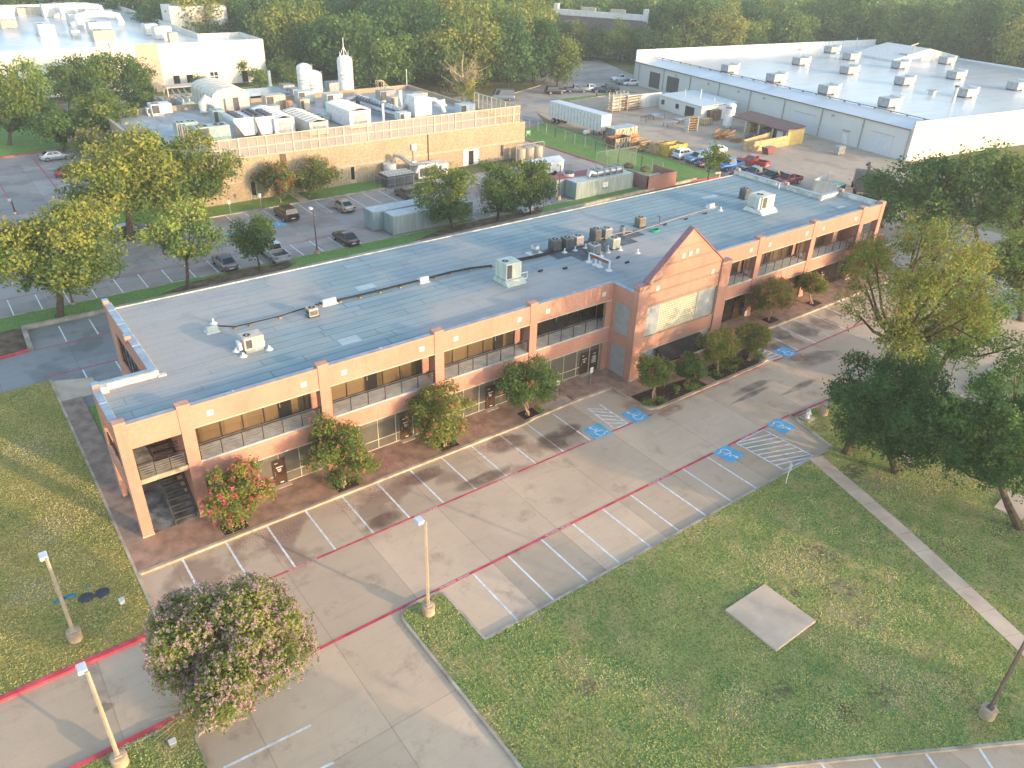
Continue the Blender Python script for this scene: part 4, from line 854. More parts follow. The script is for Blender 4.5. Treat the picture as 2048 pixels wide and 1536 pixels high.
def housing(lb, px, py, w_, l_, h_, m, ribs=8, name='plant_housing'):
    t = thing(name, lb, 'plant housing', rp(px, py, PZ), 0, 'long white plant housings'); MB().extr([(-w_/2, .2), (w_/2, .2), (w_/2, h_), (0, h_+.35), (-w_/2, h_)], 'y', 0, l_).build('body', m, t)
    for k in range(ribs): y = l_*k/ribs; MB().extr([(-w_/2-.05, h_), (w_/2+.05, h_), (w_/2+.05, h_+.06), (0, h_+.43), (-w_/2-.05, h_+.06)], 'y', y, y+.12).build('roof_rib', OFFW, t)
    MB().box(-w_*.3, w_*.3, -.05, 0, .4, h_*.8).build('end_panel', GALV, t); return t
housing('long white plant housing right beside the two chillers', 572, 270, 3.3, 10, 2.6, WHITE); housing('long cream plant housing between two white housings', 640, 272, 3.2, 11, 2.2, mat('cream_housing', (.60, .55, .46), .5, var=.1)); housing('white plant housing with a ribbed roof near the middle of the screen', 722, 257, 3.9, 9, 2.9, WHITE, 10)
t = thing('white_plant_cabinet', 'tall blocky white cabinet with a duct near the right of the plant roof', 'rooftop unit', rp(838, 232, PZ)); MB().box(-1.6, .6, -1.4, 1.6, .2, 3.6).build('cabinet', WHITE, t); MB().box(.6, 2.0, -1.2, 1.2, .2, 3.2).build('cabinet', WHITE, t); MB().tube([(2.0, 0, 2.6), (2.9, -.6, 2.7), (3.7, -1.8, 1.8), (4.0, -2.2, .6)], .38, 10).build('duct', WHITE, t, smooth=True)
pk('white package unit near the left rear corner of the plant roof', 322, 228, (3.4, 2.4, 1.6), OFFW, 1); pk('small white unit on legs at the left rear of the plant roof', 302, 230, (1.3, 1.2, 1.0), OFFW, 0)
pk('green box unit beside a white duct fan', 438, 247, (2.0, 2.0, 2.0), SG, 1); pk('large tan box unit right of the arched shed', 550, 222, (3.6, 2.2, 2.6), TANM, 0); pk('blue green box in front of the large tan unit', 546, 232, (2.2, 1.8, 1.6), SG, 1)
pk('narrow brown box unit behind the long housings', 578, 226, (1.2, 1.4, 1.9), mat('brown_cabinet', (.36, .20, .12), .6, var=.2), 0); pk('green unit by the rear parapet left of the ducts', 610, 205, (3.2, 2.2, 1.9), PALEGREEN, 0); pk('tan condenser like box left of the long duct', 608, 222, (1.8, 1.8, 1.9), TANM, 1)
pk('pale green unit with a white duct elbow at the left end of the long duct', 667, 212, (3.2, 2.0, 2.0), PALEGREEN, 0); pk('tan louvred unit at the end of the long duct', 683, 222, (1.6, 1.6, 1.7), TANM, 0); pk('grey brown unit right of the long duct', 772, 202, (3.4, 2.0, 1.8), mat('grey_brown_cabinet', (.42, .36, .33), .6, var=.15), 0)
pk('low tan unit beside the tall white stack', 787, 212, (2.0, 1.8, 1.5), TANM, 0); pk('pair of tan louvred boxes near the right of the plant roof', 838, 207, (2.8, 2.0, 1.8), mat('weathered_tan_cabinet', (.50, .40, .31), .6, var=.25), 0); pk('pale blue low box by the right end of the screen', 930, 228, (3.2, 2.0, 1.6), mat('pale_blue_cabinet', (.52, .60, .62), .5, var=.08), 0); pk('small pale blue box in front of the white cabinet', 806, 241, (2.2, 1.8, 1.2), OFFW, 0)
pk('small green unit in front of the cream housing', 645, 243, (2.4, 1.6, 1.0), SG, 1); pk('wide low grey unit in front of the arched shed', 490, 243, (5.0, 2.4, .9), GREY, 0)
t = thing('duct_run', 'large silver spiral duct crossing the plant roof', 'duct', (0, 0, 0))
P = [rp(*q, PZ) for q in ((692, 218), (692, 214), (716, 208), (745, 216), (775, 228), (800, 236), (812, 230), (818, 222))]; zz = [.4, 1.2, 1.3, 1.3, 1.3, 1.3, 1.5, 2.0]
MB().tube([(p[0], p[1], p[2]+z) for p, z in zip(P, zz)], .55, 12).build('duct', GALV, t, smooth=True)
for i in range(14):
    a_, b_ = Vector(P[2]), Vector(P[5]); p = a_.lerp(b_, (i+.5)/14); d_ = (b_-a_).normalized()*.06; MB().tube([p-d_+Vector((0, 0, 1.3)), p+d_+Vector((0, 0, 1.3))], .6, 12).build('duct_flange', GALV, t)
for i in (2, 4, 5): MB().box(P[i][0]-.4, P[i][0]+.4, P[i][1]-.1, P[i][1]+.1, PZ, PZ+.8).build('duct_support', DGREY, t)
P = [rp(*q, PZ) for q in ((695, 226), (745, 226), (780, 236), (805, 243))]; tag(MB().tube([(p[0], p[1], PZ+.9) for p in P], .38, 10).build('duct_run', GALV, None, smooth=True), 'thinner straight silver duct in front of the large spiral duct', 'duct')
for px, py, r, h, lb in ((801, 218, .4, 3.4, 'tall white exhaust stack beside a tan unit on the plant roof'), (881, 210, .9, 1.1, 'squat white round vent near the right parapet of the plant roof'), (767, 243, .22, 3.0, 'thin white pole behind the screen on the plant roof'), (541, 172, .3, 3, 'white exhaust pipe behind the arched shed')):
    t = thing('exhaust_stack', lb, 'exhaust stack', rp(px, py, PZ), 0, 'stacks on the plant roof'); MB().lathe((0, 0, 0), [(r*1.5, 0), (r, .3), (r, h)], 14).build('stack', WHITE, t, smooth=True); MB().disc((0, 0), r*.8, h+.01).build('opening', DGREY, t)
t = thing('duct_fan', 'white curled fan housing with bent pipes left of the arched shed', 'duct fan', rp(418, 228, PZ)); MB().tube([(-.9, 0, .3), (-.9, 0, 1.8), (-.2, 0, 2.4), (.8, -.3, 1.9), (1.4, -.5, 1.0), (2.2, -1.2, .5)], [.5, .7, .85, .6, .45, .4], 12).build('housing', OFFW, t, smooth=True); MB().tube([(-1.2, -.5, .5), (.3, -1.5, .5), (.9, -2.6, .5)], .2, 8).build('pipe', GALV, t, smooth=True)
t = thing('arched_shed', 'cream arched shed with an open door behind the plant roof', 'shed', rp(466, 224, PZ)); prof = [(-3.2, 0)]+[(-3.2*math.cos(math.pi*i/12), 2.7+1.3*math.sin(math.pi*i/12)) for i in range(13)]+[(3.2, 0)]
MB().extr(prof, 'y', 0, 12).build('shell', mat('cream_shell', (.66, .60, .48), .6, var=.08), t); MB().box(.2, 1.3, -.04, .0, .2, 2.4).build('opening', DGREY, t); MB().box(-1.2, .1, -.5, -.44, .2, 2.5).build('door', GALV, t)
for k in range(6): MB().extr([(u_*1.015, z_*1.012) for u_, z_ in prof], 'y', .6+k*2, .75+k*2).build('rib', GALV, t)
MB().box(-2.6, -1.3, -1.6, -.8, .1, .7).build('orange_crate', mat('orange_plastic', (.55, .16, .05), .6), t); MB().box(1.6, 2.6, -1.4, -.7, .1, .6).build('blue_bin', mat('blue_plastic', (.03, .12, .42), .5), t)
t = thing('roof_stair', 'cream crossover stair at the rear parapet of the plant roof', 'stair', rp(762, 186, PZ)); q = MB()
for k in range(5): q.box(.4+.3*k, .7+.3*k, -.4, .4, 1.5-.28*k, 1.56-.28*k); q.box(-.8, .4, -.4, .4, 1.5, 1.56)
q.build('steps', CREAMW, t); q = MB()
for y in (-.42, .42): q.bar((-.8, y, 2.4), (.4, y, 2.4), .06); q.bar((.4, y, 2.4), (1.9, y, .9), .06); q.bar((-.8, y, 0), (-.8, y, 2.4), .06); q.bar((.4, y, 0), (.4, y, 2.4), .06); q.bar((1.9, y, 0), (1.9, y, .9), .06)
q.build('handrail', CREAMW, t)
t = thing('roof_mast', 'thin white mast at the rear right corner of the plant roof', 'mast', (78.6, 107.3, 6)); MB().cyl((0, 0), .07, 0, 3.2, 6).build('pole', WHITE, t)
# ---- courtyard behind the plant building
for px, py, z, r, lb in ((688, 113, 12, 1.45, 'tall white silo standing alone with a lattice mast on top'), (607, 129, 10.3, 1.5, 'white silo at the rear of the touching pair'), (626, 143, 9.0, 1.6, 'shorter white silo at the front of the touching pair')):
    x, y = at(px, py, z); t = thing('silo', lb, 'silo', (x, y, 0), 0, 'white silos'); MB().lathe((0, 0, 0), [(r, 0), (r, z-.6), (r*.93, z-.25), (r*.6, z+.1), (r*.15, z+.3)], 24).build('tank', WHITE, t, smooth=True)
    q = MB()
    for w0, w1, zz in ((-.9, .9, .72), (-.5, .5, .66)):
        n_ = 8; vs = []
        for i in range(n_+1):
            a_ = -2.2+(w0+(w1-w0)*i/n_)/r; vs += [((r+.015)*math.cos(a_), (r+.015)*math.sin(a_), z*zz), ((r+.015)*math.cos(a_), (r+.015)*math.sin(a_), z*zz+.22)]
        q._add(vs, [(2*i, 2*i+2, 2*i+3, 2*i+1) for i in range(n_)])
    q.build('faded_lettering', mat('faded_grey_lettering', (.42, .46, .48), .6), t)
    q = MB()
    for a_ in (-.25, .25): q.bar((r*.9+.25, a_, 0), (r*.9+.25, a_, z), .05)
    for k in range(int(z/.5)): q.bar((r*.9+.25, -.25, .4+k*.5), (r*.9+.25, .25, .4+k*.5), .04)
    q.build('ladder', GALV, t)
    if r < 1.48:
        q = MB(); q.bar((0, 0, z), (0, 0, z+3.4), .1); q.bar((-.9, 0, z), (0, 0, z+1.9), .08); q.bar((.9, .2, z), (0, 0, z+1.9), .08); q.bar((-.9, 0, z), (-.9, 0, z+1), .06); q.bar((.9, 0, z), (.9, 0, z+1), .06); q.build('mast', WHITE, t)
for px, py, z, s, lb in ((667, 163, 3.0, 3.4, 'grey metal storage box between the silos'), (573, 168, 2.9, 2.6, 'grey ribbed storage box left of the silo pair'), (592, 176, 2.6, 2.6, 'second grey ribbed box touching the silo pair')):
    x, y = at(px, py, z); t = thing('storage_box', lb, 'storage box', (x, y, 0), 0, 'grey storage boxes behind the plant building'); MB().box(-s/2, s/2, -1.4, 1.4, 0, z).build('body', GREY, t); q = MB()
    for k in range(9): q.box(-s/2+s*k/8-.04, -s/2+s*k/8+.04, -1.46, -1.4, .1, z-.1)
    q.build('rib', OFFW, t)
x, y = at(525, 183, 3.6); t = thing('open_shelter', 'pale blue flat metal shelter roof on posts behind the plant building', 'shelter', (x, y, 0)); MB().box(-4.5, 4.5, -3.5, 3.5, 3.5, 3.7).build('roof', mat('pale_blue_metal_roof', (.50, .58, .62), .25, metal=.3, var=.08), t); MB().box(-4.2, 4.2, 2.9, 3.1, 0, 3.5).build('back_wall', DGREY, t)
for a_ in (-4, -1.3, 1.3, 4): MB().box(a_-.1, a_+.1, -3.3, -3.1, 0, 3.5).build('post', GREY, t)
x, y = at(362, 170, 5.0); t = thing('equipment_enclosure', 'grey walled equipment enclosure with a tan canopy behind the plant building', 'enclosure', (x, y, 0)); MB().box(-3.4, 3.4, -1.6, 1.6, 4.8, 5.0).build('canopy', TANM, t)
for a_ in (-3.2, 3.2):
    for b_ in (-1.5, 1.5): MB().box(a_-.1, a_+.1, b_-.1, b_+.1, 0, 4.8).build('post', CREAMW, t)
MB().box(-4.6, -4.4, -9, 2, 0, 2.8).build('side_wall', GREY, t); MB().box(4.4, 4.6, -9, 2, 0, 2.8).build('side_wall', GREY, t); MB().box(-2.4, 2.6, -7.5, -2.5, 0, 3.0).build('machine', SG, t); MB().box(-2.8, 2.8, -1, 1, 0, 3.2).build('machine', TANM, t)
for k in range(4): MB().tube([(-2+k*1.2, -7, 3.0), (-2+k*1.2, -7, 3.5), (-2+k*1.2, -2, 3.5), (-2+k*1.2, 0, 4.2)], .16, 8).build('pipe', PALEGREEN, t, smooth=True)
t = thing('sloping_duct', 'white pipe sloping down from the tan canopy', 'pipe', (0, 0, 0)); a_, b_ = at(392, 170, 4.8), at(414, 192, 4.0); MB().tube([(*a_, 4.8), (*b_, 4.0)], .35, 8).build('pipe', OFFW, t)
# ---- upper left white building
def whitewall(name, c_, sp_=3.0):
    m, n, b = nmat(name); setp(b, .7, 0, .25); co = objco(n); f = noise(n, co, .25, 5); g = noise(n, co, 2, 4); sp = n.nodes.new('ShaderNodeSeparateXYZ'); n.links.new(co, sp.inputs[0])
    cc = mix(n, ramp(n, f, .3, .7), tuple(x*.92 for x in c_), c_); cc = mix(n, ramp(n, g, .5, .8, 0, .12), cc, (.4, .38, .34))
    w_ = math_(n, 'LESS_THAN', math_(n, 'PINGPONG', math_(n, 'ADD', sp.outputs[0], sp.outputs[1]), sp_/2), .03); cc = mix(n, math_(n, 'MULTIPLY', w_, .18), cc, (.3, .29, .27))
    n.links.new(cc, b.inputs['Base Color']); return m
WALLC = whitewall('cream_tilt_panel', (.76, .71, .62), 6); WALLW = whitewall('white_metal_siding', (.66, .66, .63), .6)
GLOSS = membrane('glossy_white_roof', (.60, .64, .66), (.55, .59, .61), (.62, .61, .59), row=1.8, wid=30, gloss=.22, seam=.03, seamdark=.88, rv=.25)
WB = thing('factory_building', 'cream flat roofed factory at the far left with a glossy pale roof full of ducts', 'factory', (0, 0, 0))
H = 10.0
w_ = MB(); w_.box(-60, 67.4, 156, 156.4, 0, H); w_.box(67, 67.4, 156.4, 171, 0, H); w_.box(57, 67, 170.6, 171, 0, H); w_.box(56.6, 57, 170.6, 257, 0, H); w_.box(-60, 57, 257, 257.4, 0, H); w_.build('wall', WALLC, WB)
MB().prism([(-60, 156.4), (67, 156.4), (67, 170.6), (56.6, 170.6), (56.6, 257), (-60, 257)], 8.6, 8.9).build('roof', GLOSS, WB)
MB().box(33.3, 38.1, 155.6, 156.8, 0, 10.7).build('entrance_bay', WALLC, WB); MB().box(38.1, 43.0, 155.8, 156, 0, 10.2).build('brown_panel', mat('tan_brown_panel', (.52, .40, .30), .7, var=.08), WB); MB().box(-60, 67, 155.9, 156, 0, .6).build('plinth', DGREY, WB)
for x in (45.3, 48.3, 61.2, 64.8): MB().box(x, x+1.4, 155.94, 156.0, .7, 3.2).build('window', GLASSK, WB)
f = MB().box(53.6, 55.6, 155.92, 156.0, .6, 3.6).build('door', OFFW, WB)
for a_ in (53.75, 54.7): MB().box(a_, a_+.75, 155.9, 155.92, .8, 2.4).build('pane', GLASSK, f); MB().box(a_, a_+.75, 155.9, 155.92, 2.6, 3.4).build('pane', GLASSK, f)
x, y = at(262, 20, 12); t = thing('factory_annex', 'tall cream block with a white tank behind the far left factory', 'annex', (57.5, 195, 0)); MB().box(0, 9, 0, 8, 0, 14).build('wall', WALLC, t); MB().box(6.5, 9.02, -.04, 0, 0, 13).build('brown_panel', TANM, t); MB().lathe((12.6, 2, 0), [(3.2, 0), (3.2, 13.4), (2.6, 14), (.3, 14.4)], 20).build('tank', WHITE, t, smooth=True)
WZ = 8.9; G3 = 'units on the far left factory roof'
def wb(lb, px, py, sz, m=OFFW, **k): return package_unit('rooftop_unit', lb, 'rooftop unit', rp(px, py, WZ), sz, m, group=G3, coil=False, **k)
for lb, px, py, sz, m in (('white box unit at the left edge of the far factory roof', 14, 40, (5, 4, 4), OFFW), ('tan hooded unit at the left edge of the far factory roof', 20, 58, (4.5, 3, 2.4), TANM), ('low tan unit behind the curved duct', 60, 30, (8, 4, 2.2), TANM), ('white ridge hood with a curved top', 92, 70, (4.5, 9, 3), OFFW), ('square white unit in the rear row of the far factory', 102, 34, (5, 5, 4), OFFW), ('long white unit with tan louvres in the rear row', 136, 28, (8, 5, 3.5), OFFW), ('white unit in the middle of the far factory roof', 158, 50, (6, 6, 3.4), OFFW), ('white unit joined to a round duct', 200, 66, (6.5, 5, 3), OFFW), ('tan hooded unit over the front wall', 208, 82, (6, 5, 2.8), TANM), ('white box unit at the right of the far factory roof', 326, 78, (5, 4, 3.4), OFFW), ('small tan box near the right parapet', 347, 84, (2.6, 2.6, 2.4), TANM), ('small white unit left of the right parapet', 303, 70, (4, 4, 3), OFFW), ('little white unit beside the round duct', 151, 73, (2.4, 4, 1.6), OFFW), ('small white vents at the back of the far factory roof', 220, 33, (2, 3, 2), OFFW), ('small white vent box at the back right of the far factory', 178, 30, (2, 2, 2), OFFW)): wb(lb, px, py, tuple(v*.78 for v in sz), m)
for a_, lb in (((140, 36), 'upper round white duct loop on the far factory roof'), ((172, 54), 'lower round white duct loop on the far factory roof')):
    p = rp(*a_, WZ); tag(MB().tube([(p[0]-2, p[1]-4, WZ+.5), (p[0]-2, p[1]-2, WZ+2.4), (p[0]+1, p[1], WZ+3), (p[0]+5, p[1], WZ+3), (p[0]+8, p[1]-2, WZ+2.5), (p[0]+8, p[1]-4, WZ+1)], .9, 10).build('round_duct', WHITE, None, smooth=True), lb, 'duct')
# ---- warehouse on the right
WH = thing('warehouse', 'white metal warehouse with a glossy pale roof of many rooftop units', 'warehouse', (138.6, 30, 0), rad(-8.3)); Lx, Ly = 92, 84.5
w_ = MB(); w_.box(0, .3, .35, Ly, 0, 5.7); w_.build('side_wall', WALLW, WH)
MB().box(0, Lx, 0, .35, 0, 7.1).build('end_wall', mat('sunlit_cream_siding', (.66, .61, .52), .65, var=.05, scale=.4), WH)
w_ = MB(); w_.box(.31, Lx, Ly, Ly+.3, 0, 8.4); w_.box(Lx-.3, Lx, .35, Ly, 0, 6.9); w_.build('rear_wall', WHITE, WH)
MB()._add([(-.2, .35, 5.7), (5, .35, 6.6), (5, Ly, 6.6), (-.2, Ly, 5.7), (-.2, .35, 5.5), (5, .35, 6.4), (5, Ly, 6.4), (-.2, Ly, 5.5)], [(0, 1, 2, 3), (7, 6, 5, 4), (0, 3, 7, 4), (0, 4, 5, 1), (3, 2, 6, 7)]).build('eave_roof', GLOSS, WH)
MB().box(5, Lx-.3, .35, Ly, 6.3, 6.61).build('roof', GLOSS, WH)
MB().box(-.35, -.2, .35, Ly, 5.5, 5.68).build('gutter', mat('grey_brown_gutter', (.20, .17, .15), .5), WH); q = MB(); q.tube([(5.2, .5, 6.85), (5.2, Ly-1, 6.85)], .07, 6)
for k in range(22): q.box(5.05, 5.35, 2+k*3.7, 2.25+k*3.7, 6.6, 6.82)
q.build('roof_conduit', DGREY, WH)
for k in range(9): MB().box(-.2, -.02, .5+k*10.2, .72+k*10.2, .1, 5.6).build('downpipe', GREY, WH)
for y0, h_, w__ in ((3.6, 3.7, 5.2), (22.5, 3.7, 5.4), (72, 3.2, 6.2)):
    if y0 < 60:
        d_ = MB().box(-.06, 0, y0, y0+w__, .02, h_).build('roll_door', mat('pale_roll_door', (.60, .63, .66), .5, var=.04), WH); q = MB()
        for z in range(1, 8): q.box(-.075, -.06, y0, y0+w__, z*h_/8, z*h_/8+.03)
        q.build('door_slat', OFFW, d_); MB().box(-.12, -.02, y0-.1, y0+w__+.1, h_, h_+.12).build('door_hood', CREAM, d_)
for y0, w__ in ((66, 4.6), (73.5, 4.2)): MB().box(-.05, 0, y0, y0+w__, .5, 4.2).build('dark_opening', DGREY, WH)
MB().box(-.08, 0, 13.6, 14.9, .1, 2.3).build('door', WHITE, WH); MB().box(-.4, 0, 13.4, 15.1, 2.5, 2.7).build('door_canopy', GREY, WH)
for y0 in (18, 37, 45, 55, 67): MB().box(-.25, 0, y0, y0+.5, 4.5, 4.9).build('wall_lamp', GREY, WH)
for k in range(14): MB().box(5.3+k*6, 5.42+k*6, Ly-.06, Ly, 6.62, 8.3).build('panel_joint', CREAM, WH)
VG = mat('green_grey_vent_panel', (.36, .42, .41), .5, var=.1)
vl = [(1459, 144, 'farthest left'), (1601, 130, ''), (1663, 106, ''), (1701, 120, ''), (1697, 148, ''), (1551, 164, ''), (1656, 188, ''), (1812, 121, ''), (1799, 137, ''), (1807, 170, ''), (1777, 214, ''), (1892, 128, ''), (1910, 158, ''), (1931, 194, ''), (2031, 180, '')]
vlab = ['first rooftop unit from the left edge of the warehouse roof', 'second unit back along the left side of the warehouse roof', 'small end unit close to the long rear parapet', 'unit just right of the one by the rear parapet', 'unit in front of the second row near the roof middle', 'unit in the front row third from the right corner', 'front row unit between the yard shed and the roof middle', 'rear unit in front of the little gable peak', 'unit directly in front of the gable peak pair', 'unit in the centre of the warehouse roof', 'unit nearest the front right corner of the warehouse roof', 'unit right of the little gable peak', 'unit in the right part of the roof behind the square vent', 'unit beside the tall white flue', 'rightmost unit cut by the picture edge']
def roofvent(lb, x, y, s=1.0):
    t = thing('rooftop_unit', lb, 'rooftop unit', (x, y, 6.61), rad(-8.3), 'identical units on the warehouse roof')
    MB().box(-1.5, 1.0, -1.05, 1.05, .25, 1.45).build('cabinet', VG, t); MB().box(-1.52, -.9, -1.07, 1.07, .3, 1.4).build('louvre', GREY, t); MB().extr([(1.02, .35), (1.7, .55), (1.7, 1.75), (1.02, 1.6)], 'y', -1.0, 1.0).build('hood', OFFW, t)
    MB().box(.2, 1.35, -1.15, 1.15, 0, .25).build('base', WHITE, t); MB().box(-1.5, .2, -.9, .9, 0, .25).build('base', DGREY, t); t.scale = (s*1.15,)*3; return t
v0 = None
for (px, py, _), lb in zip(vl, vlab):
    x, y = at(px, py, 6.6)
    if v0 is None: v0 = roofvent(lb, x, y)
    else: dup(v0, (x, y, 6.61), rad(-8.3), lb, 1.25 if py > 100 else .9)
t = thing('flue', 'tall white flue pipe on the warehouse roof', 'flue', rp(1905, 205, 6.6)); MB().cyl((0, 0), .35, 0, 3.0, 12).build('pipe', OFFW, t, smooth=True); MB().cyl((0, 0), .45, 3.0, 3.3, 12).build('cap', DGREY, t)
t = thing('mushroom_vent', 'square grey vent in the middle of the warehouse roof', 'vent', rp(1863, 190, 6.6)); MB().box(-.6, .6, -.6, .6, 0, .9).build('box', OFFW, t); MB().box(-1.1, 1.1, -1.0, 1.0, .95, 1.05).build('cap', VG, t)
x, y = at(1860, 98, 9.5); t = thing('gable_house', 'small white gabled roof rising behind the warehouse', 'building', (x, y, 0), rad(-8.3)); MB().extr([(-14, 0), (14, 0), (14, 7.2), (0, 9.6), (-14, 7.2)], 'y', 0, 14).build('wall', OFFW, t)
x, y = at(1830, 90, 10.5); t = thing('rooftop_aerial', 'thin tan rooftop aerial behind the warehouse', 'aerial', (x, y, 0)); MB().bar((-2, 0, 10.4), (2.2, .3, 10.8), .25).build('boom', TANM, t); MB().bar((0, 0, 0), (0, 0, 10.5), .2).build('mast', TANM, t)
x, y = at(1713, 84, 9); t = thing('roof_mast', 'thin white mast at the rear corner of the warehouse', 'mast', (x, y, 0)); MB().cyl((0, 0), .1, 0, 10.2, 6).build('pole', WHITE, t)
# annex and sheds in the yard
AX = thing('yard_annex', 'white flat roofed annex with a dark doorway in front of the warehouse', 'annex', (131.2, 73.0, 0), rad(-8.3)); MB().box(0, 9.5, 0, 14.5, 0, 2.9).build('wall', WALLW, AX); MB()._add([(-.2, -.2, 2.9), (10, -.2, 3.3), (10, 14.7, 3.3), (-.2, 14.7, 2.9), (-.2, -.2, 3.05), (10, -.2, 3.45), (10, 14.7, 3.45), (-.2, 14.7, 3.05)], [(3, 2, 1, 0), (4, 5, 6, 7), (0, 1, 5, 4), (1, 2, 6, 5), (2, 3, 7, 6), (3, 0, 4, 7)]).build('roof', mat('pale_annex_roof', (.58, .62, .63), .3, var=.05), AX)
MB().box(-.05, 0, 2.2, 5.2, .05, 2.3).build('doorway', BLACK, AX); 
for y_ in (7.5, 12.6): MB().box(-.05, 0, y_, y_+1.1, 1.1, 2.1).build('window', GLASSK, AX)
for a_, b_, h_ in ((3, 9.5, 1.5), (5, 6.5, 1.9), (6, 3, .6)): MB().cyl((a_, b_), .12, 3.1, 3.3+h_, 8).build('vent_pipe', OFFW, AX)
SHD = thing('open_shed', 'open timber shed with a brown metal roof against the warehouse', 'shed', (129.3, 49.6, 0), rad(-8.3)); MB()._add([(-.4, -.3, 2.5), (4.6, -.3, 3.2), (4.6, 15.2, 3.2), (-.4, 15.2, 2.5), (-.4, -.3, 2.65), (4.6, -.3, 3.35), (4.6, 15.2, 3.35), (-.4, 15.2, 2.65)], [(3, 2, 1, 0), (4, 5, 6, 7), (0, 1, 5, 4), (1, 2, 6, 5), (2, 3, 7, 6), (3, 0, 4, 7)]).build('roof', mat('brown_metal_roof', (.16, .085, .07), .6, var=.15), SHD)
for y_ in (0, 3.7, 7.4, 11.1, 14.8): MB().box(-.1, .1, y_, y_+.2, 0, 2.5).build('post', OFFW, SHD)
MB().box(4.3, 4.5, 0, 15, 0, 3.1).build('back_wall', TANM, SHD); MB().box(0, 4.3, -.3, -.1, 0, 2.9).build('end_panel', mat('yellow_end_panel', (.62, .45, .16), .7, var=.1), SHD); MB().box(.6, 2.2, 1.6, 3.2, 0, 2.1).build('cabinet', WHITE, SHD); MB().box(1, 3, 6, 8, 0, 1.6).build('machine', DGREY, SHD); MB().box(1.2, 3, 11, 12.2, 0, 1.8).build('machine', PLY, SHD)
x, y = at(1463, 206, 5.0); t = thing('vertical_tank', 'white upright tank beside the brown roofed shed', 'tank', (x, y, 0)); MB().lathe((0, 0, 0), [(.5, 0), (.5, .3), (1.1, .5), (1.1, 4.7), (.7, 5.0)], 16).build('tank', WHITE, t, smooth=True); MB().cbox((-1.0, -.4, 4.2), (.1, 1.4, .4), .3).build('sign', GREY, t)
t = thing('yard_wall', 'white concrete screen wall beside the lumber racks', 'wall', (*at(1222, 222), 0), rad(-3)); MB().box(0, 15, -.15, .15, 0, 3.0).build('panel', OFFW, t, bevel=.02)
DBX = at(1200, 24, 12.6); DB = thing('distant_building', 'white parapet building with dark roofs beyond the woods', 'building', (*DBX, 0), math.atan2(at(1292, 30, 12.6)[1]-at(1110, 17, 12.6)[1], at(1292, 30, 12.6)[0]-at(1110, 17, 12.6)[0])); DBW = (Vector(at(1292, 30, 12.6))-Vector(at(1110, 17, 12.6))).length/2
w_ = DBW; bx = MB(); bx.box(-w_, w_, -.4, 1.2, 0, 12.6); bx.build('parapet_wall', WHITE, DB)
for a in (-w_-.3, w_-1.0): MB().box(a, a+1.3, -.6, 1.4, 0, 14.2).build('chimney', WHITE, DB)
for a in (-w_*.42, w_*.22): MB().box(a, a+w_*.3, .2, 2.0, 11.8, 13.6).build('chimney', TANM, DB)
MB()._add([(-w_-7, -7, 5.5), (w_+7, -7, 5.5), (w_, -.41, 11), (-w_, -.41, 11)], [(0, 1, 2, 3)]).build('hip_roof', mat('dark_shingle', (.13, .10, .10), .8, var=.2), DB)
MB().box(-w_-6, w_+6, -6, -5.6, 0, 5.6).build('wall', OFFW, DB)
# ================================================================ vehicles
TYRE = mat('tyre_rubber', (.018, .018, .018), .85, var=.2); RIM = mat('alloy_rim', (.45, .46, .47), .35, metal=.7, var=.05)
CARGLASS = glass('car_glass', (.016, .019, .022), .05, .7, .2); HEADL = mat('headlamp_lens', (.66, .68, .70), .15, var=.05); TAILL = mat('tail_lamp_lens', (.35, .015, .015), .2, var=.1)
PLATE = mat('licence_plate', (.62, .62, .60), .5, var=.05); TRIMB = mat('black_trim', (.02, .02, .022), .5)
def paint(name, c, metal=.35, rough=.28):
    if name in MATS: return MATS[name]
    m, n, b = nmat(name); setp(b, rough, metal, .5); b.inputs['Coat Weight'].default_value = .35; b.inputs['Coat Roughness'].default_value = .08
    f = noise(n, objco(n), 1.5, 4); n.links.new(mix(n, ramp(n, f, .3, .7), tuple(x*.86 for x in c), c), b.inputs['Base Color']); MATS[name] = m; return m
def loft(mb, st):
    rows = []
    for x, hw, zb, zt in st:
        rows.append([(x, -hw*.9, zb), (x, -hw, zb+(zt-zb)*.3), (x, -hw*.985, zb+(zt-zb)*.72), (x, -hw*.86, zt), (x, hw*.86, zt), (x, hw*.985, zb+(zt-zb)*.72), (x, hw, zb+(zt-zb)*.3), (x, hw*.9, zb)])
    k = 8; vs = [p for r in rows for p in r]
    fs = [(i*k+j, i*k+(j+1) % k, (i+1)*k+(j+1) % k, (i+1)*k+j) for i in range(len(st)-1) for j in range(k)]
    fs += [tuple(range(k))[::-1], tuple(range((len(st)-1)*k, len(st)*k))]; mb._add(vs, fs)
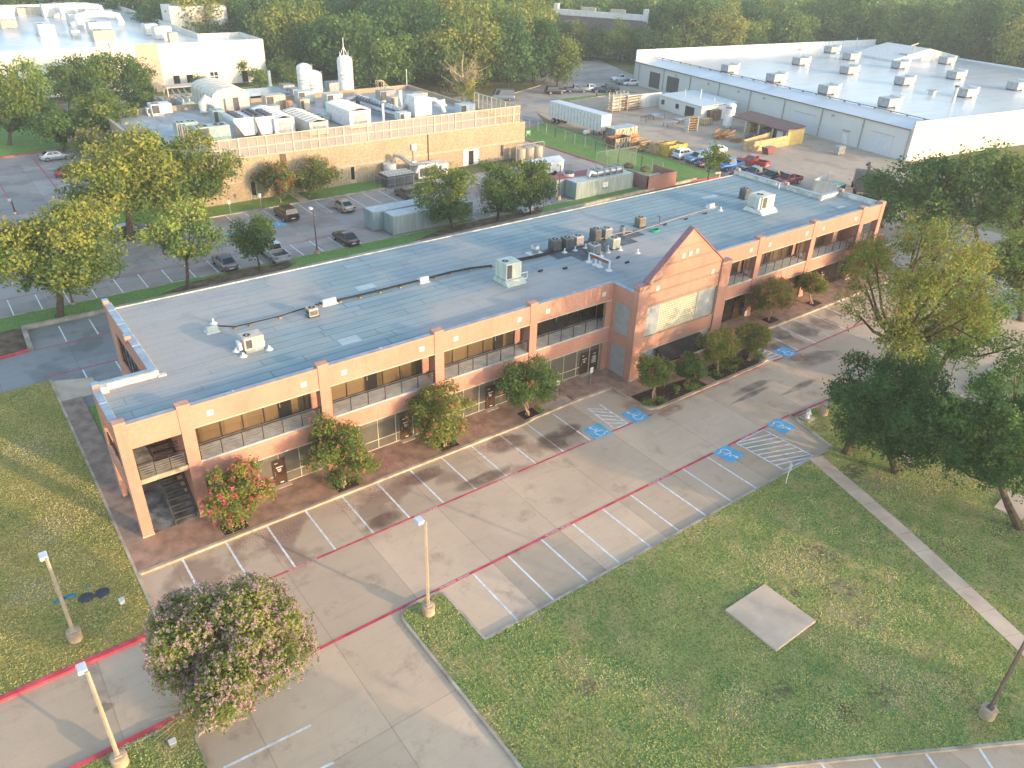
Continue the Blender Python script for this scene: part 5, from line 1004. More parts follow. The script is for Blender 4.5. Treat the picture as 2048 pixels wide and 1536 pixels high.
def car(kind, label, loc, rz, pt, group=None, cat=None, bedload=None, dooropen=False):
    D = {'sedan': dict(L=4.75, W=1.82, hood=.92, belt=.98, top=1.45, g=(-1.95, 1.05, -1.15, .25), wr=.33, wb=1.40, zb=.24),
         'suv': dict(L=4.9, W=1.95, hood=1.12, belt=1.18, top=1.78, g=(-2.3, 1.0, -2.05, .25), wr=.37, wb=1.45, zb=.3),
         'pickup': dict(L=5.7, W=2.0, hood=1.18, belt=1.22, top=1.88, g=(-.75, 1.35, -.62, .65), wr=.4, wb=1.78, zb=.38),
         'van': dict(L=5.9, W=2.05, hood=1.25, belt=1.3, top=2.55, g=(-2.9, 2.0, -2.86, 1.2), wr=.36, wb=1.85, zb=.32)}[kind]
    names = {'sedan': 'sedan_car', 'suv': 'suv_car', 'pickup': 'pickup_truck', 'van': 'panel_van'}
    t = thing(names[kind], label, cat or {'sedan': 'car', 'suv': 'car', 'pickup': 'pickup truck', 'van': 'van'}[kind], loc, rz, group)
    Lh, hw, hd, bt, tp, zb, wr = D['L']/2, D['W']/2, D['hood'], D['belt'], D['top'], D['zb'], D['wr']; g0, g1, g2, g3 = D['g']
    b = MB(); rear = g0+.05 if kind == 'pickup' else -Lh
    st = [(Lh, hw*.74, zb+.15, hd*.72), (Lh-.12, hw*.88, zb+.05, hd*.86), (Lh-.5, hw*.96, zb, hd*.95), (g1+.1, hw, zb, hd), (g1-.2, hw, zb, bt), (0, hw, zb, bt), (max(g0, rear)+.25, hw, zb, bt)]
    if kind == 'pickup': st += [(rear, hw, zb, bt)]
    elif kind == 'sedan': st += [(-Lh+.5, hw*.97, zb, bt*1.0), (-Lh+.1, hw*.9, zb+.08, bt*.97), (-Lh, hw*.8, zb+.15, bt*.8)]
    else: st += [(-Lh+.1, hw*.97, zb+.05, bt), (-Lh, hw*.93, zb+.12, bt*.98)]
    loft(b, st[::-1])
    gw0, gw1 = hw*.87, hw*(.70 if kind != 'van' else .82); z0 = bt-.03
    bo, to = [(g0, gw0), (g1, gw0)], [(g2, gw1), (g3, gw1)]
    gv = [(g0, -gw0, z0), (g1, -gw0, z0), (g1, gw0, z0), (g0, gw0, z0), (g2, -gw1, tp), (g3, -gw1, tp), (g3, gw1, tp), (g2, gw1, tp)]
    b._add(gv, [(4, 5, 6, 7), (0, 1, 5, 4), (1, 2, 6, 5), (2, 3, 7, 6), (3, 0, 4, 7)])
    if kind == 'pickup':
        for s in (-1, 1): b.box(-Lh+.05, g0+.04, s*hw-(.1 if s > 0 else 0), s*hw+(.1 if s < 0 else 0), zb+.18, bt-.04)
        b.box(-Lh+.0, -Lh+.1, -hw+.102, hw-.102, zb+.2, bt-.05); b.box(-Lh+.101, g0+.04, -hw+.102, hw-.102, zb+.2, zb+.42)
    body = b.build('body', pt, t, smooth=True)
    if kind == 'pickup': MB().box(-Lh+.12, g0, -hw+.12, hw-.12, zb+.425, zb+.44).build('bed_liner', TRIMB, t); MB().box(-Lh-.1, -Lh+.0, -hw*.9, hw*.9, .42, .62).build('bumper', RIM, t)
    else: MB().box(-Lh-.04, -Lh+.1, -hw*.8, hw*.8, zb+.05, zb+.22).build('bumper', TRIMB, t)
    def P(u, v, face, off=.014):
        quad = {'front': (1, 2, 6, 5), 'back': (3, 0, 4, 7), 'right': (0, 1, 5, 4), 'left': (2, 3, 7, 6)}[face]
        a, b_, c_, d_ = [Vector(gv[i]) for i in quad]; n_ = (b_-a).cross(d_-a).normalized(); return (a*(1-u)*(1-v)+b_*u*(1-v)+c_*u*v+d_*(1-u)*v)+n_*off
    def pane(name, face, u0, u1, v0, v1): MB().quad(P(u0, v0, face), P(u1, v0, face), P(u1, v1, face), P(u0, v1, face)).build(name, CARGLASS, t)
    pane('windscreen', 'front', .05, .95, .08, .94)
    if not (kind == 'van'): pane('rear_window', 'back', .08, .92, .15, .92)
    segs = [(.05, .30), (.33, .62), (.65, .93)] if kind == 'suv' else [(.16, .5), (.53, .88)] if kind != 'van' else [(.76, .95)]
    for face in ('left', 'right'):
        for a, c_ in segs: pane('side_window', face, a if face == 'right' else 1-c_, c_ if face == 'right' else 1-a, .14, .9)
    for sx in (-1, 1):
        for sy in (-1, 1):
            x, y = sx*D['wb'], sy*(hw-.1); w_ = MB().tube([(x, y-.11*1.0, wr), (x, y+.11, wr)], wr, 18).build('wheel', TYRE, t)
            MB().tube([(x, y+sy*.105, wr), (x, y+sy*.125, wr)], wr*.62, 14).build('rim', RIM, w_)
    for sy in (-1, 1):
        MB().cbox((Lh-.07, sy*hw*.66, hd*.74), (.1, .34, .15), -sy*.3).build('headlamp', HEADL, t); MB().cbox((-Lh+.01, sy*hw*.76, bt*.80), (.08, .26, .16), 0).build('tail_lamp', TAILL, t)
        MB().cbox((g1-.25, sy*(hw+.07), bt+.03), (.12, .18, .13)).build('mirror', pt, t)
    MB().box(Lh-.08, Lh+.01, -.45, .45, zb+.16, zb+.34).build('grille', TRIMB, t); MB().box(-Lh-.05, -Lh-.041, -.26, .26, zb+.28, zb+.42).build('number_plate', PLATE, t)
    if dooropen: MB().cbox((.55, hw+.45, .75), (.08, 1.0, .75), -.5).build('open_door', pt, t)
    return t
PS = paint('silver_paint', (.50, .52, .53)); PR = paint('red_paint', (.46, .02, .025), .1); PB = paint('black_paint', (.012, .013, .016), 0); PG = paint('grey_paint', (.11, .125, .15), .1); PW = paint('white_car_paint', (.74, .75, .76), 0); PBL = paint('blue_paint', (.02, .12, .40)); PT = paint('tan_paint', (.42, .37, .30)); PBR = paint('brown_paint', (.12, .095, .09)); PMR = paint('maroon_paint', (.10, .012, .02)); PNV = paint('navy_paint', (.02, .03, .07)); PSB = paint('steel_blue_paint', (.09, .22, .36))
def cp(px, py, z=.55): x, y = at(px, py, z); return (x, y, 0)
UP, DN = rad(90), rad(-90)
car('sedan', 'silver sedan parked in the far left car park', cp(112, 312), 0, PS); car('sedan', 'bright red sedan parked in the far left car park', cp(144, 344), 0, PR)
car('sedan', 'dark grey sedan half hidden under the big oak at the left', cp(262, 461), 0, paint('charcoal_paint', (.05, .055, .06)))
car('suv', 'black SUV parked in the far row by the tan building', cp(572, 428), UP, PB); car('sedan', 'tan sedan with its front door open in the far row', cp(685, 411), UP, PT, dooropen=True); car('sedan', 'brown sedan in the far row beside the oak trees', cp(812, 387), UP, PBR)
car('sedan', 'black sedan parked in the near row left of the containers', cp(691, 476), UP, PB); car('sedan', 'grey sedan in the near row beside the spindly yellow tree', cp(449, 524), UP, PG); car('pickup', 'silver grey pickup half hidden by the small dark tree', cp(548, 506), UP, PS)
car('sedan', 'white car seen through the trees right of the containers', cp(1040, 413), UP, PW); car('sedan', 'second white car mostly hidden behind the middle oak', cp(1000, 408), UP, PW)
car('van', 'grey blue van parked at the edge of the woods', cp(1003, 192, 1), rad(150), paint('slate_paint', (.17, .20, .24))); car('suv', 'black and white SUV alone at the edge of the wooded car park', cp(1110, 183), rad(-20), PB)
car('pickup', 'dark pickup at the left of the truck row by the woods', cp(1152, 180), rad(-25), PG); car('pickup', 'silver pickup in the truck row by the woods', cp(1181, 179), rad(-25), PS); car('sedan', 'navy car between the silver pickup and the dark pickup', cp(1201, 180), rad(-30), PNV); car('pickup', 'black pickup at the right of the truck row by the woods', cp(1216, 178), rad(-30), PB)
car('pickup', 'white pickup behind the warehouse corner', cp(1243, 159), rad(160), PW); car('sedan', 'dark car behind the warehouse corner', cp(1250, 165), rad(160), PNV); car('sedan', 'white car closest to the warehouse corner', cp(1262, 166), rad(160), PW)
car('suv', 'white SUV beside the yellow dumpster', cp(1369, 310), rad(0), PW); car('suv', 'steel blue SUV behind the little yard tree', cp(1394, 318), rad(180), PSB); car('sedan', 'white car behind the blue SUV in the yard', cp(1432, 301), rad(180), PW); car('sedan', 'maroon car under the little yard tree', cp(1413, 326), rad(180), PMR)
car('pickup', 'bright blue pickup with its nose toward the grass', cp(1459, 332), rad(180), PBL); car('pickup', 'bright red pickup standing crosswise in the yard', cp(1505, 325), rad(100), PR); car('sedan', 'maroon car mostly hidden behind the roof corner', cp(1483, 345), rad(180), PMR); car('pickup', 'dark grey pickup next in line by the roof corner', cp(1510, 349), rad(180), PG); car('pickup', 'black pickup beside the dark red pickup', cp(1545, 356), rad(180), PB); car('pickup', 'dark red pickup nearest the office roof', cp(1575, 362), rad(180), paint('dark_red_paint', (.28, .02, .025)))
# trailer, containers, dumpsters, lumber
t = thing('semi_trailer', 'long white ribbed semi trailer parked beside the grass', 'trailer', (102.6, 80.2, 0), rad(90)); MB().box(-8, 8, -1.3, 1.3, 1.15, 4.1).build('box', WHITE, t); q = MB()
for k in range(17): MB().box(-7.9+k*.98, -7.82+k*.98, -1.33, -1.3, 1.2, 4.05).build('rib', GREY, t); MB().box(-7.9+k*.98, -7.82+k*.98, 1.3, 1.33, 1.2, 4.05).build('rib', GREY, t)
MB().box(-8.02, 8.02, -1.34, 1.34, 4.12, 4.2).build('roof', mat('pale_trailer_roof', (.58, .63, .66), .5, var=.06), t); MB().box(-7, 7, -.5, .5, .9, 1.15).build('chassis', DGREY, t)
for x in (5.4, 6.6):
    for y in (-1.05, 1.05): w_ = MB().tube([(x, y-.2, .5), (x, y+.2, .5)], .5, 16).build('wheel', TYRE, t); MB().tube([(x, y-.21, .5), (x, y+.21, .5)], .28, 12).build('rim', RIM, w_)
for y in (-.8, .8): MB().box(-5.6, -5.4, y-.08, y+.08, 0, 1).build('landing_leg', DGREY, t)
CONT = mat('grey_green_container', (.33, .40, .38), .6, var=.12, streak=True)
def badge(par, x, y, z):
    MB().box(x-.55, x+.55, y-.03, y, z-.35, z+.35).build('badge', WHITE, par); MB().box(x-.42, x-.3, y-.03, y, z-.65, z-.35).build('badge_leg', DGREY, par); MB().box(x+.3, x+.42, y-.03, y, z-.65, z-.35).build('badge_leg', DGREY, par); text_mesh('COP', .3, DGREY, 'badge_lettering', (x, y-.035, z), rx=rad(90), parent=par)
def container(label, x0, y0, L_, m=CONT, h=2.6, roofm=None, bd=None):
    t = thing('shipping_container', label, 'container', (x0, y0, 0)); MB().box(0, L_, 0, 2.44, .15, h).build('shell', m, t); q = MB()
    n_ = int(L_/.3)
    for k in range(n_): q.box(.15+k*L_/n_, .29+k*L_/n_, -.035, 0, .3, h-.12)
    for k in range(8): q.box(-.03, 0, .12+k*.29, .25+k*.29, .3, h-.12)
    q.build('corrugation', m, t); q = MB()
    for x in (0, L_): q.box(x-.06, x+.06, -.05, .06, .1, h+.02); q.box(x-.06, x+.06, 2.38, 2.49, .1, h+.02)
    q.build('corner_post', m, t); MB().box(.08, L_-.08, .08, 2.36, h, h+.03).build('roof', roofm or mat('pale_container_roof', (.46, .53, .53), .5, var=.1), t)
    if bd: badge(t, bd, -.04, 1.6)
    return t
container('grey green container in front of the left container pair', 40.0, 44.4, 12.2, bd=7.3); container('grey green container behind and left in the left pair', 38.6, 47.2, 12.2)
container('grey green container in front of the right container pair', 70.4, 43.7, 11.6, bd=5.8); container('grey container with a red roof section behind the right pair', 68.8, 46.4, 9.0, roofm=mat('dusty_red_roof', (.36, .10, .11), .7, var=.15))
t = thing('rooftop_muffler', 'silver pipes and ducting lying on the right container roof', 'exhaust duct', (74.2, 44.9, 2.62)); MB().tube([(-.6, 0, .2), (-.2, .1, .9), (.6, 0, .55), (6.4, 0, .55)], [.3, .45, .42, .42], 10).build('duct', GALV, t, smooth=True); MB().tube([(.8, .75, .45), (6.8, .75, .45)], .35, 10).build('duct', GALV, t, smooth=True); q = MB()
for k in range(5): MB().box(1+k*1.3, 1.1+k*1.3, -.5, 1.2, 0, 1.0).build('support', GREY, t)
t = thing('round_fan_unit', 'round black fan unit on the red roof section', 'fan unit', (72.2, 47.6, 2.62)); MB().cyl((0, 0), .8, 0, .35, 16).build('body', OFFW, t); MB().cyl((0, 0), .7, .35, .6, 16).build('fan', DGREY, t)
t = thing('work_trailer', 'white topped utility trailer behind the oak trees', 'trailer', (75.5, 57.5, 0)); MB().box(-2.8, 2.8, -1.5, 1.5, .5, 2.2).build('body', OFFW, t); MB().extr([(-1.7, 2.2), (1.7, 2.2), (0, 2.7)], 'x', -3, 3).build('roof', mat('pale_blue_top', (.56, .62, .66), .3, var=.05), t)
for x in (-1, 1): MB().tube([(x, -1.5, .4), (x, 1.5, .4)], .4, 12).build('wheel', TYRE, t)
def crate(lb, loc, sz, m, m2, rz=0):
    t = thing('open_crate_bin', lb, 'bin', loc, rz, 'slatted open bins'); a, b, h = sz
    for args in ((-a/2, a/2, -b/2, -b/2+.08), (-a/2, a/2, b/2-.08, b/2), (-a/2, -a/2+.08, -b/2+.081, b/2-.081), (a/2-.08, a/2, -b/2+.081, b/2-.081)): MB().box(*args, .15, h).build('side', m if args[2] < -b/2+.05 else m2, t)
    MB().box(-a/2+.08, a/2-.08, -b/2+.08, b/2-.08, .15, .3).build('floor', WOOD, t); q = MB()
    for k in range(7): x = -a/2+a*k/6; q.box(x-.05, x+.05, -b/2-.04, -b/2, .1, h); q.box(-a/2-.04, -a/2, -b/2+b*k/6-.05, -b/2+b*k/6+.05, .1, h)
    for k in range(6): q.bar((-a/2+a*k/6, -b/2-.03, .2 if k % 2 else h-.1), (-a/2+a*(k+1)/6, -b/2-.03, h-.1 if k % 2 else .2), .06)
    q.build('brace', DGREY, t); return t
WOODL = mat('pale_crate_panel', (.55, .44, .30), .7, var=.12)
t = crate('long pale slatted bin behind the rusty bin', cp(1243, 272), (6.2, 2.6, 2.3), WOODL, GREY, rad(0)); MB().box(-3.15, 3.15, -1.35, 1.35, 2.3, 2.38).build('lid', GALV, t)
crate('rusty brown and pale open bin at the grass edge', cp(1237, 288), (4.2, 2.4, 1.9), WOODL, RUST)
def dumpster(lb, loc, sz, m, rz=0, junk=True):
    t = thing('dumpster', lb, 'dumpster', loc, rz, 'roll off dumpsters'); a, b, h = sz
    for args in ((-a/2, a/2, -b/2, -b/2+.1), (-a/2, a/2, b/2-.1, b/2), (-a/2, -a/2+.1, -b/2+.101, b/2-.101), (a/2-.1, a/2, -b/2+.101, b/2-.101)): MB().box(*args, .1, h).build('side', m, t)
    MB().box(-a/2+.1, a/2-.1, -b/2+.1, b/2-.1, .1, h*.55).build('junk', RUST, t)
    if junk:
        r = random.Random(3)
        for k in range(6): MB().cbox((r.uniform(-a*.35, a*.35), r.uniform(-b*.3, b*.3), h*.6+.15*k), (r.uniform(.5, 1.4), r.uniform(.2, .8), .12), r.random()*3).build('scrap', (WHITE, WOOD, GREY, RUST)[k % 4], t)
    q = MB()
    for k in range(5): q.box(-a/2+a*k/4-.06, -a/2+a*k/4+.06, -b/2-.06, -b/2, .1, h)
    q.build('rib', m, t); return t
YEL = mat('yellow_dumpster_paint', (.62, .42, .06), .55, var=.15); TANY = mat('tan_dumpster_paint', (.50, .37, .17), .6, var=.2)
dumpster('tan open dumpster left of the yellow one', cp(1322, 299), (4.2, 2.4, 1.7), TANY); dumpster('yellow dumpster full of scrap beside the white SUV', cp(1345, 303), (4.6, 2.4, 2.0), YEL)
r = random.Random(11)
def pile(lb, loc, n, L_, h_, rz, m, name='lumber_pile', spread=.8):
    t = thing(name, lb, 'lumber pile', loc, rz, 'stacks of timber in the yard')
    for k in range(n):
        y = r.uniform(-spread, spread); z = .1+h_*k/n; MB().cbox((r.uniform(-.3, .3), y, z), (L_*r.uniform(.7, 1), r.uniform(.2, .5), .16), r.uniform(-.15, .15)).build('plank', m, t)
    return t
ORW = mat('orange_timber', (.55, .26, .09), .8, var=.3)
pile('orange lit stack of pallets behind the rusty bin', cp(1262, 284), 14, 2.6, 2.0, .2, ORW, 'pallet_stack'); pile('large brown stack of pallets right of the bins', cp(1281, 296), 18, 3.2, 2.2, .1, WOOD, 'pallet_stack', 1.2)
pile('long jumbled lumber pile in front of the open shed', cp(1448, 270), 18, 5.0, 1.3, .3, ORW, spread=1.6); pile('smaller lumber pile beside the open shed posts', cp(1475, 277), 10, 3.0, .8, .1, WOOD); pile('heap of boards under the brown shed roof', cp(1515, 276), 10, 2.5, .8, .8, WOOD); pile('bundle of grey pipes by the shed', cp(1505, 268), 8, 5.5, .6, .15, GALV, 'pipe_bundle')
t = thing('timber_rack', 'tall rack of stored lumber against the white screen wall', 'rack', cp(1238, 222, 0), rad(5))
for a in (-2.4, 0, 2.4):
    for b in (0, 1.2): MB().box(a-.1, a+.1, b-.1, b+.1, 0, 4.0).build('upright', TANM, t)
for k in range(5):
    for j in range(3): MB().cbox((r.uniform(-.3, .3), .1+j*.5, .4+k*.75), (6, .4, .12), r.uniform(-.05, .05)).build('plank', (WOOD, GALV, TANM)[(k+j) % 3], t)
MB().cbox((1.6, -.2, 1.95), (2.6, .5, .15), .05).build('red_bar', PR, t)
t = thing('timber_rack', 'wider lumber rack right of the tall one by the screen wall', 'rack', cp(1266, 219, 0), rad(5))
for a in (-2.2, 2.2): MB().box(a-.1, a+.1, -.1, .1, 0, 3.2).build('upright', TANM, t)
for k in range(5): MB().cbox((r.uniform(-.3, .3), 0, .4+k*.6), (5.4, .9, .12), r.uniform(-.05, .05)).build('plank', (WOOD, GREY)[k % 2], t)
t = thing('plywood_barrier', 'row of tall plywood panels standing in the yard', 'barrier', (0, 0, 0)); pts = [(1487, 302), (1512, 293), (1540, 286), (1572, 293)]
def wallpanel(mb, a, b, h): A, B = at(*a), at(*b); mb.bar((*A, h/2), (*B, h/2), .12, h)
for a, b in (((1485, 300), (1538, 284)), ((1506, 304), (1572, 291))):
    q = MB(); wallpanel(q, a, b, 1.9); o = q.build('panel', PLY, t)
q = MB(); wallpanel(q, (1485, 300), (1506, 304), 1.7); q.build('panel', PLY, t)
t = thing('skip_bin', 'dark red tipping skip in front of the plywood panels', 'skip', cp(1536, 302), 0); MB().extr([(-1.2, 1.3), (-.7, .3), (.6, .3), (1.3, 1.3)], 'y', -.7, .7).build('bucket', paint('dull_red', (.26, .04, .04), 0, .6), t); MB().box(-.7, .7, -.6, .6, 0, .3).build('base', DGREY, t)
t = thing('lumber_cart', 'white shelved cart loaded with boards in front of the annex', 'cart', cp(1382, 256), rad(-8))
for a in (-1.2, 1.2): MB().box(a-.06, a+.06, -.6, .6, 0, 2.9).build('frame', OFFW, t)
for k in range(6): MB().box(-1.3, 1.3, -.6, .6, .3+k*.48, .42+k*.48).build('shelf', WOOD, t)
for px, py, lb, m in ((1295, 236, 'dark steel work table frame at the left of the annex yard', DGREY), (1315, 232, 'blue topped work table in the annex yard', PSB), (1341, 247, 'steel trestle frame in front of the annex doorway', GREY), (1362, 240, 'grey work table by the annex doorway', GREY)):
    t = thing('work_table', lb, 'work table', cp(px, py), r.uniform(-.2, .2), 'work tables in the yard'); MB().box(-1.6, 1.6, -.7, .7, .85, .95).build('top', m, t)
    for a in (-1.5, 1.5):
        for b in (-.6, .6): MB().box(a-.04, a+.04, b-.04, b+.04, 0, .85).build('leg', DGREY, t)
for px, py, lb, sz, m in ((1411, 244, 'tan machine heap at the annex side wall', (2.4, 1.6, 1.3), TANY), (1425, 235, 'brown steel cage by the annex side wall', (3.2, 1.6, 2.2), mat('brown_cage', (.16, .10, .07), .7, var=.3)), (1678, 303, 'small air conditioner standing at the warehouse wall', (1.8, 1.2, 1.6), GREY)):
    t = thing('yard_machine', lb, 'machine', cp(px, py), rad(-8)); MB().box(-sz[0]/2, sz[0]/2, -sz[1]/2, sz[1]/2, .1, sz[2]).build('body', m, t, bevel=.08); q = MB()
    for k in range(6): q.box(-sz[0]/2+sz[0]*k/5-.04, -sz[0]/2+sz[0]*k/5+.04, -sz[1]/2-.04, -sz[1]/2, .1, sz[2])
    q.build('rail', DGREY, t)
t = thing('brick_enclosure', 'roofless brick dumpster enclosure behind the office roof', 'enclosure', (0, 0, 0)); C_ = [(83.4, 41.6), (89.4, 41.6), (89.4, 46.2), (83.4, 46.2)]
BR2 = brick('dull_red_brick', (.34, .15, .12), (.28, .12, .10), (.45, .35, .30)); q = MB()
for i in range(3): 
    a, b = C_[i-1], C_[i]; q.box(min(a[0], b[0])-.15, max(a[0], b[0])+.15, min(a[1], b[1])-.15+i*.002, max(a[1], b[1])+.15, 0, 2.3-i*.003)
q.build('wall', BR2, t); MB().box(83.2, 83.6, 41.4, 46.4, 2.301, 2.38).build('coping', KERBG, t); MB().box(85, 88.5, 42.5, 44.5, .1, 1.5).build('lid', TANM, t)
t = thing('panel_fence', 'white panel screen fence beyond the right roof notch', 'fence', (0, 0, 0)); A, B, C2 = at(1622, 390), at(1668, 398), at(1654, 372)
for a, b in ((A, C2), (A, B)): MB().bar((*a, 1.2), (*b, 1.2), .08, 2.4).build('panel', OFFW, t)
t = thing('green_lid_bin', 'dumpster with a green lid behind the panel fence', 'dumpster', cp(1666, 382)); MB().box(-1.6, 1.6, -1, 1, 0, 1.6).build('body', DGREY, t); MB().box(-1.7, 1.7, -1.1, 1.1, 1.6, 1.7).build('lid', mat('pale_green_lid', (.22, .46, .36), .5), t)
t = thing('grapple_truck', 'dark grapple truck with a red cab half hidden by trees', 'truck', cp(1722, 378), rad(35)); MB().box(-4.2, 1.4, -1.25, 1.25, 1.1, 3.4).build('body', DGREY, t, bevel=.15); MB().box(1.7, 3.6, -1.2, 1.2, .7, 2.9).build('cab', PR, t, bevel=.15); MB().box(3.58, 3.62, -1, 1, 1.9, 2.7).build('windscreen', CARGLASS, t); MB().tube([(-3, 0, 3.3), (-3.6, 0, 4.6), (-2.2, 0, 5.2), (.2, 0, 4.4)], .22, 8).build('boom', DGREY, t); MB().box(-4.6, -2.5, -1.3, -1.2, 3.0, 4.2).build('panel', GALV, t)
for x in (-3, -1.8, 2.6):
    for y in (-1.1, 1.1): MB().tube([(x, y-.18, .52), (x, y+.18, .52)], .52, 14).build('wheel', TYRE, t)
t = thing('equipment_pen', 'fenced chillers and pipework beside the tan building wall', 'chiller plant', (55.5, 64.8, 0)); t.scale = (.85, .85, .85); MB().box(-7, -1.5, -2.0, 1.4, .2, 2.2).build('chiller', mat('dark_chiller_body', (.10, .11, .12), .5, var=.15), t); q = MB()
for i in range(4):
    for j in range(2): fan_on(q, -6.3+i*1.35, -1.2+j*1.6, 2.2, .62)
MB().box(-7, -1.5, -2.0, 1.4, 2.2, 2.23).build('chiller_top', OFFW, t); q.build('fan', DGREY, t); MB().cyl((-4.2, 2.4), 1.2, 0, 3.2, 16).build('tank', OFFW, t, smooth=True); MB().box(0, 6.5, -.8, 2.4, .5, 2.6).build('machine', OFFW, t); MB().box(.3, 5, -.85, -.8, .8, 2.3).build('coil', DGREY, t); MB().tube([(-3.5, 2.4, 3.2), (-3.2, 2.2, 4.6), (-2.4, 1.6, 4.4), (-1, 0, 3.0), (2, -1.4, 2.9)], .35, 8).build('duct', GALV, t, smooth=True); MB().tube([(-1, -1.6, 2.0), (-.6, -1.8, 3.0), (3.4, -1.8, 3.0), (3.8, -1.6, 1.6)], .28, 8).build('white_pipe', WHITE, t, smooth=True); q = MB()
for k in range(9): q.bar((-8.2+k*1.9, -3.2, 0), (-8.2+k*1.9, -3.2, 2.2), .07)
for k in range(3): q.bar((-8.2, -3.2+k*2, 0), (-8.2, -3.2+k*2, 2.2), .07)
q.bar((-8.2, -3.2, 2.2), (7, -3.2, 2.2), .05); q.bar((-8.2, -3.2, 2.2), (-8.2, 2.4, 2.2), .05); q.bar((-8.2, -3.2, 1.1), (7, -3.2, 1.1), .03); q.build('fence', GALV, t)
t = thing('side_tank', 'tan tanks with a pipe gantry at the right end of the tan building', 'tank', (76.5, 65.3, 0))
for k in range(3): MB().cyl((k*1.9, 0), .8, 0, 2.4, 14).build('tank', TANM, t, smooth=True)
q = MB(); q.bar((-1, 0, 3), (5, 0, 3), .12); q.bar((-1, 0, 0), (-1, 0, 3), .12); q.bar((5, 0, 0), (5, 0, 3), .12); q.build('gantry', GALV, t)
# chain link fence with real wire pattern
def chainmat():
    m, n, b = nmat('chain_link_mesh'); setp(b, .5, .5, .3); b.inputs['Base Color'].default_value = (.42, .44, .44, 1); co = objco(n); sp = n.nodes.new('ShaderNodeSeparateXYZ'); n.links.new(co, sp.inputs[0])
    h_ = math_(n, 'ADD', sp.outputs[0], sp.outputs[1]); a = math_(n, 'PINGPONG', math_(n, 'ADD', h_, sp.outputs[2]), .05); c_ = math_(n, 'PINGPONG', math_(n, 'SUBTRACT', h_, sp.outputs[2]), .05)
    n.links.new(math_(n, 'MAXIMUM', math_(n, 'LESS_THAN', a, .0028), math_(n, 'LESS_THAN', c_, .0028)), b.inputs['Alpha']); return m
CHAIN = chainmat()
def chainfence(lb, pts, h):
    t = thing('chain_link_fence', lb, 'fence', (0, 0, 0), 0, 'chain link fences'); q = MB(); me_ = MB()
    for i in range(len(pts)-1):
        a, b = Vector((*pts[i], 0)), Vector((*pts[i+1], 0)); n_ = max(1, round((b-a).length/3.2))
        for k in range(n_+1): p = a.lerp(b, k/n_); q.bar(p, p+Vector((0, 0, h)), .07)
        up = Vector((0, 0, h)); q.bar(a+up, b+up, .05); me_.quad(a, b, b+up, a+up)
    q.build('post_and_rail', GALV, t); me_.build('wire_mesh', CHAIN, t); return t
chainfence('long chain link fence down the grass slope beside the yard', [(94.0, 88), (93.0, 76), (92.6, 64), (92.4, 52), (92.3, 47)], 2.1); chainfence('taller chain link fence corner behind the right containers', [(83.3, 53.6), (88.2, 53.5), (92.3, 53.4)], 3.4)
t = thing('lawn_sign', 'small bright green sign on the grass slope', 'sign', cp(1056, 273, 0)); MB().box(-.55, .55, -.04, .04, .4, 1.2).build('board', mat('bright_green_board', (.03, .42, .16), .5), t); MB().box(-.3, .3, -.05, -.041, .6, 1.0).build('white_mark', WHITE, t)
for a in (-.45, .45): MB().box(a-.04, a+.04, -.04, .04, 0, .4).build('leg', WHITE, t)
for px, py, s, lb in ((1257, 336, 1.0, 'brown boulder left of the fence corner'), (1290, 343, .9, 'brown boulder right of the fence corner')):
    q = MB(); q.lathe((0, 0, -.1), [(.8*s, 0), (.95*s, .3), (.75*s, .65), (.35*s, .85), (.05, .9)], 9); o = q.build('boulder', DIRT, None, smooth=True); o.location = cp(px, py, 0); o.location.z = .12; o.rotation_euler = (0, .1, r.random()*3); tag(o, lb, 'boulder', 'boulders on the grass slope')
t = thing('flat_trailer', 'flat trailer with a blue tarpaulin beside the brick enclosure', 'trailer', cp(1287, 362), .1); MB().box(-1.6, 2.2, -.9, .9, .5, .62).build('deck', DGREY, t); MB().box(.0, 2.1, -.85, .85, .62, .8).build('tarpaulin', PBL, t); MB().box(-1.7, -1.6, -.9, .9, .5, 2.0).build('gate', DGREY, t)
for y in (-.9, .9): MB().tube([(.3, y-.1, .35), (.3, y+.1, .35)], .35, 12).build('wheel', TYRE, t)
t = thing('propane_tank', 'small white propane tank beside the semi trailer', 'tank', cp(1173, 265)); MB().tube([(-.8, 0, .6), (-.6, 0, .6), (.6, 0, .6), (.8, 0, .6)], [.2, .45, .45, .2], 12).build('tank', WHITE, t, smooth=True); MB().box(-.5, .5, -.3, .3, 0, .25).build('skid', DGREY, t)
t = thing('forklift', 'red forklift parked at the front of the semi trailer', 'forklift', cp(1212, 262), rad(60)); MB().box(-1.2, .8, -.6, .6, .4, 1.2).build('body', PR, t, bevel=.08); q = MB()
for a in (-.9, .6):
    for b in (-.55, .55): q.bar((a, b, 1.2), (a, b, 2.2), .08)
q.box(-1, .7, -.6, .6, 2.2, 2.28); q.build('cage', DGREY, t); q = MB(); q.bar((1, -.35, .2), (1, -.35, 3.4), .12); q.bar((1, .35, .2), (1, .35, 3.4), .12); q.box(1, 2.1, -.35, -.2, .25, .3); q.box(1, 2.1, .2, .35, .25, .3); q.build('mast', DGREY, t)
for x in (-.8, .5):
    for y in (-.6, .6): MB().tube([(x, y-.12, .35), (x, y+.12, .35)], .35, 12).build('wheel', TYRE, t)
t = thing('steel_bar_heap', 'tangle of red and brown steel frames by the trailer front', 'frame', cp(1206, 272)); q = MB()
for k in range(8): q.bar((r.uniform(-1.5, 1.5), r.uniform(-1, 1), 0), (r.uniform(-1.5, 1.5), r.uniform(-1, 1), r.uniform(1, 2.4)), .1)
q.build('bar', RUST, t)
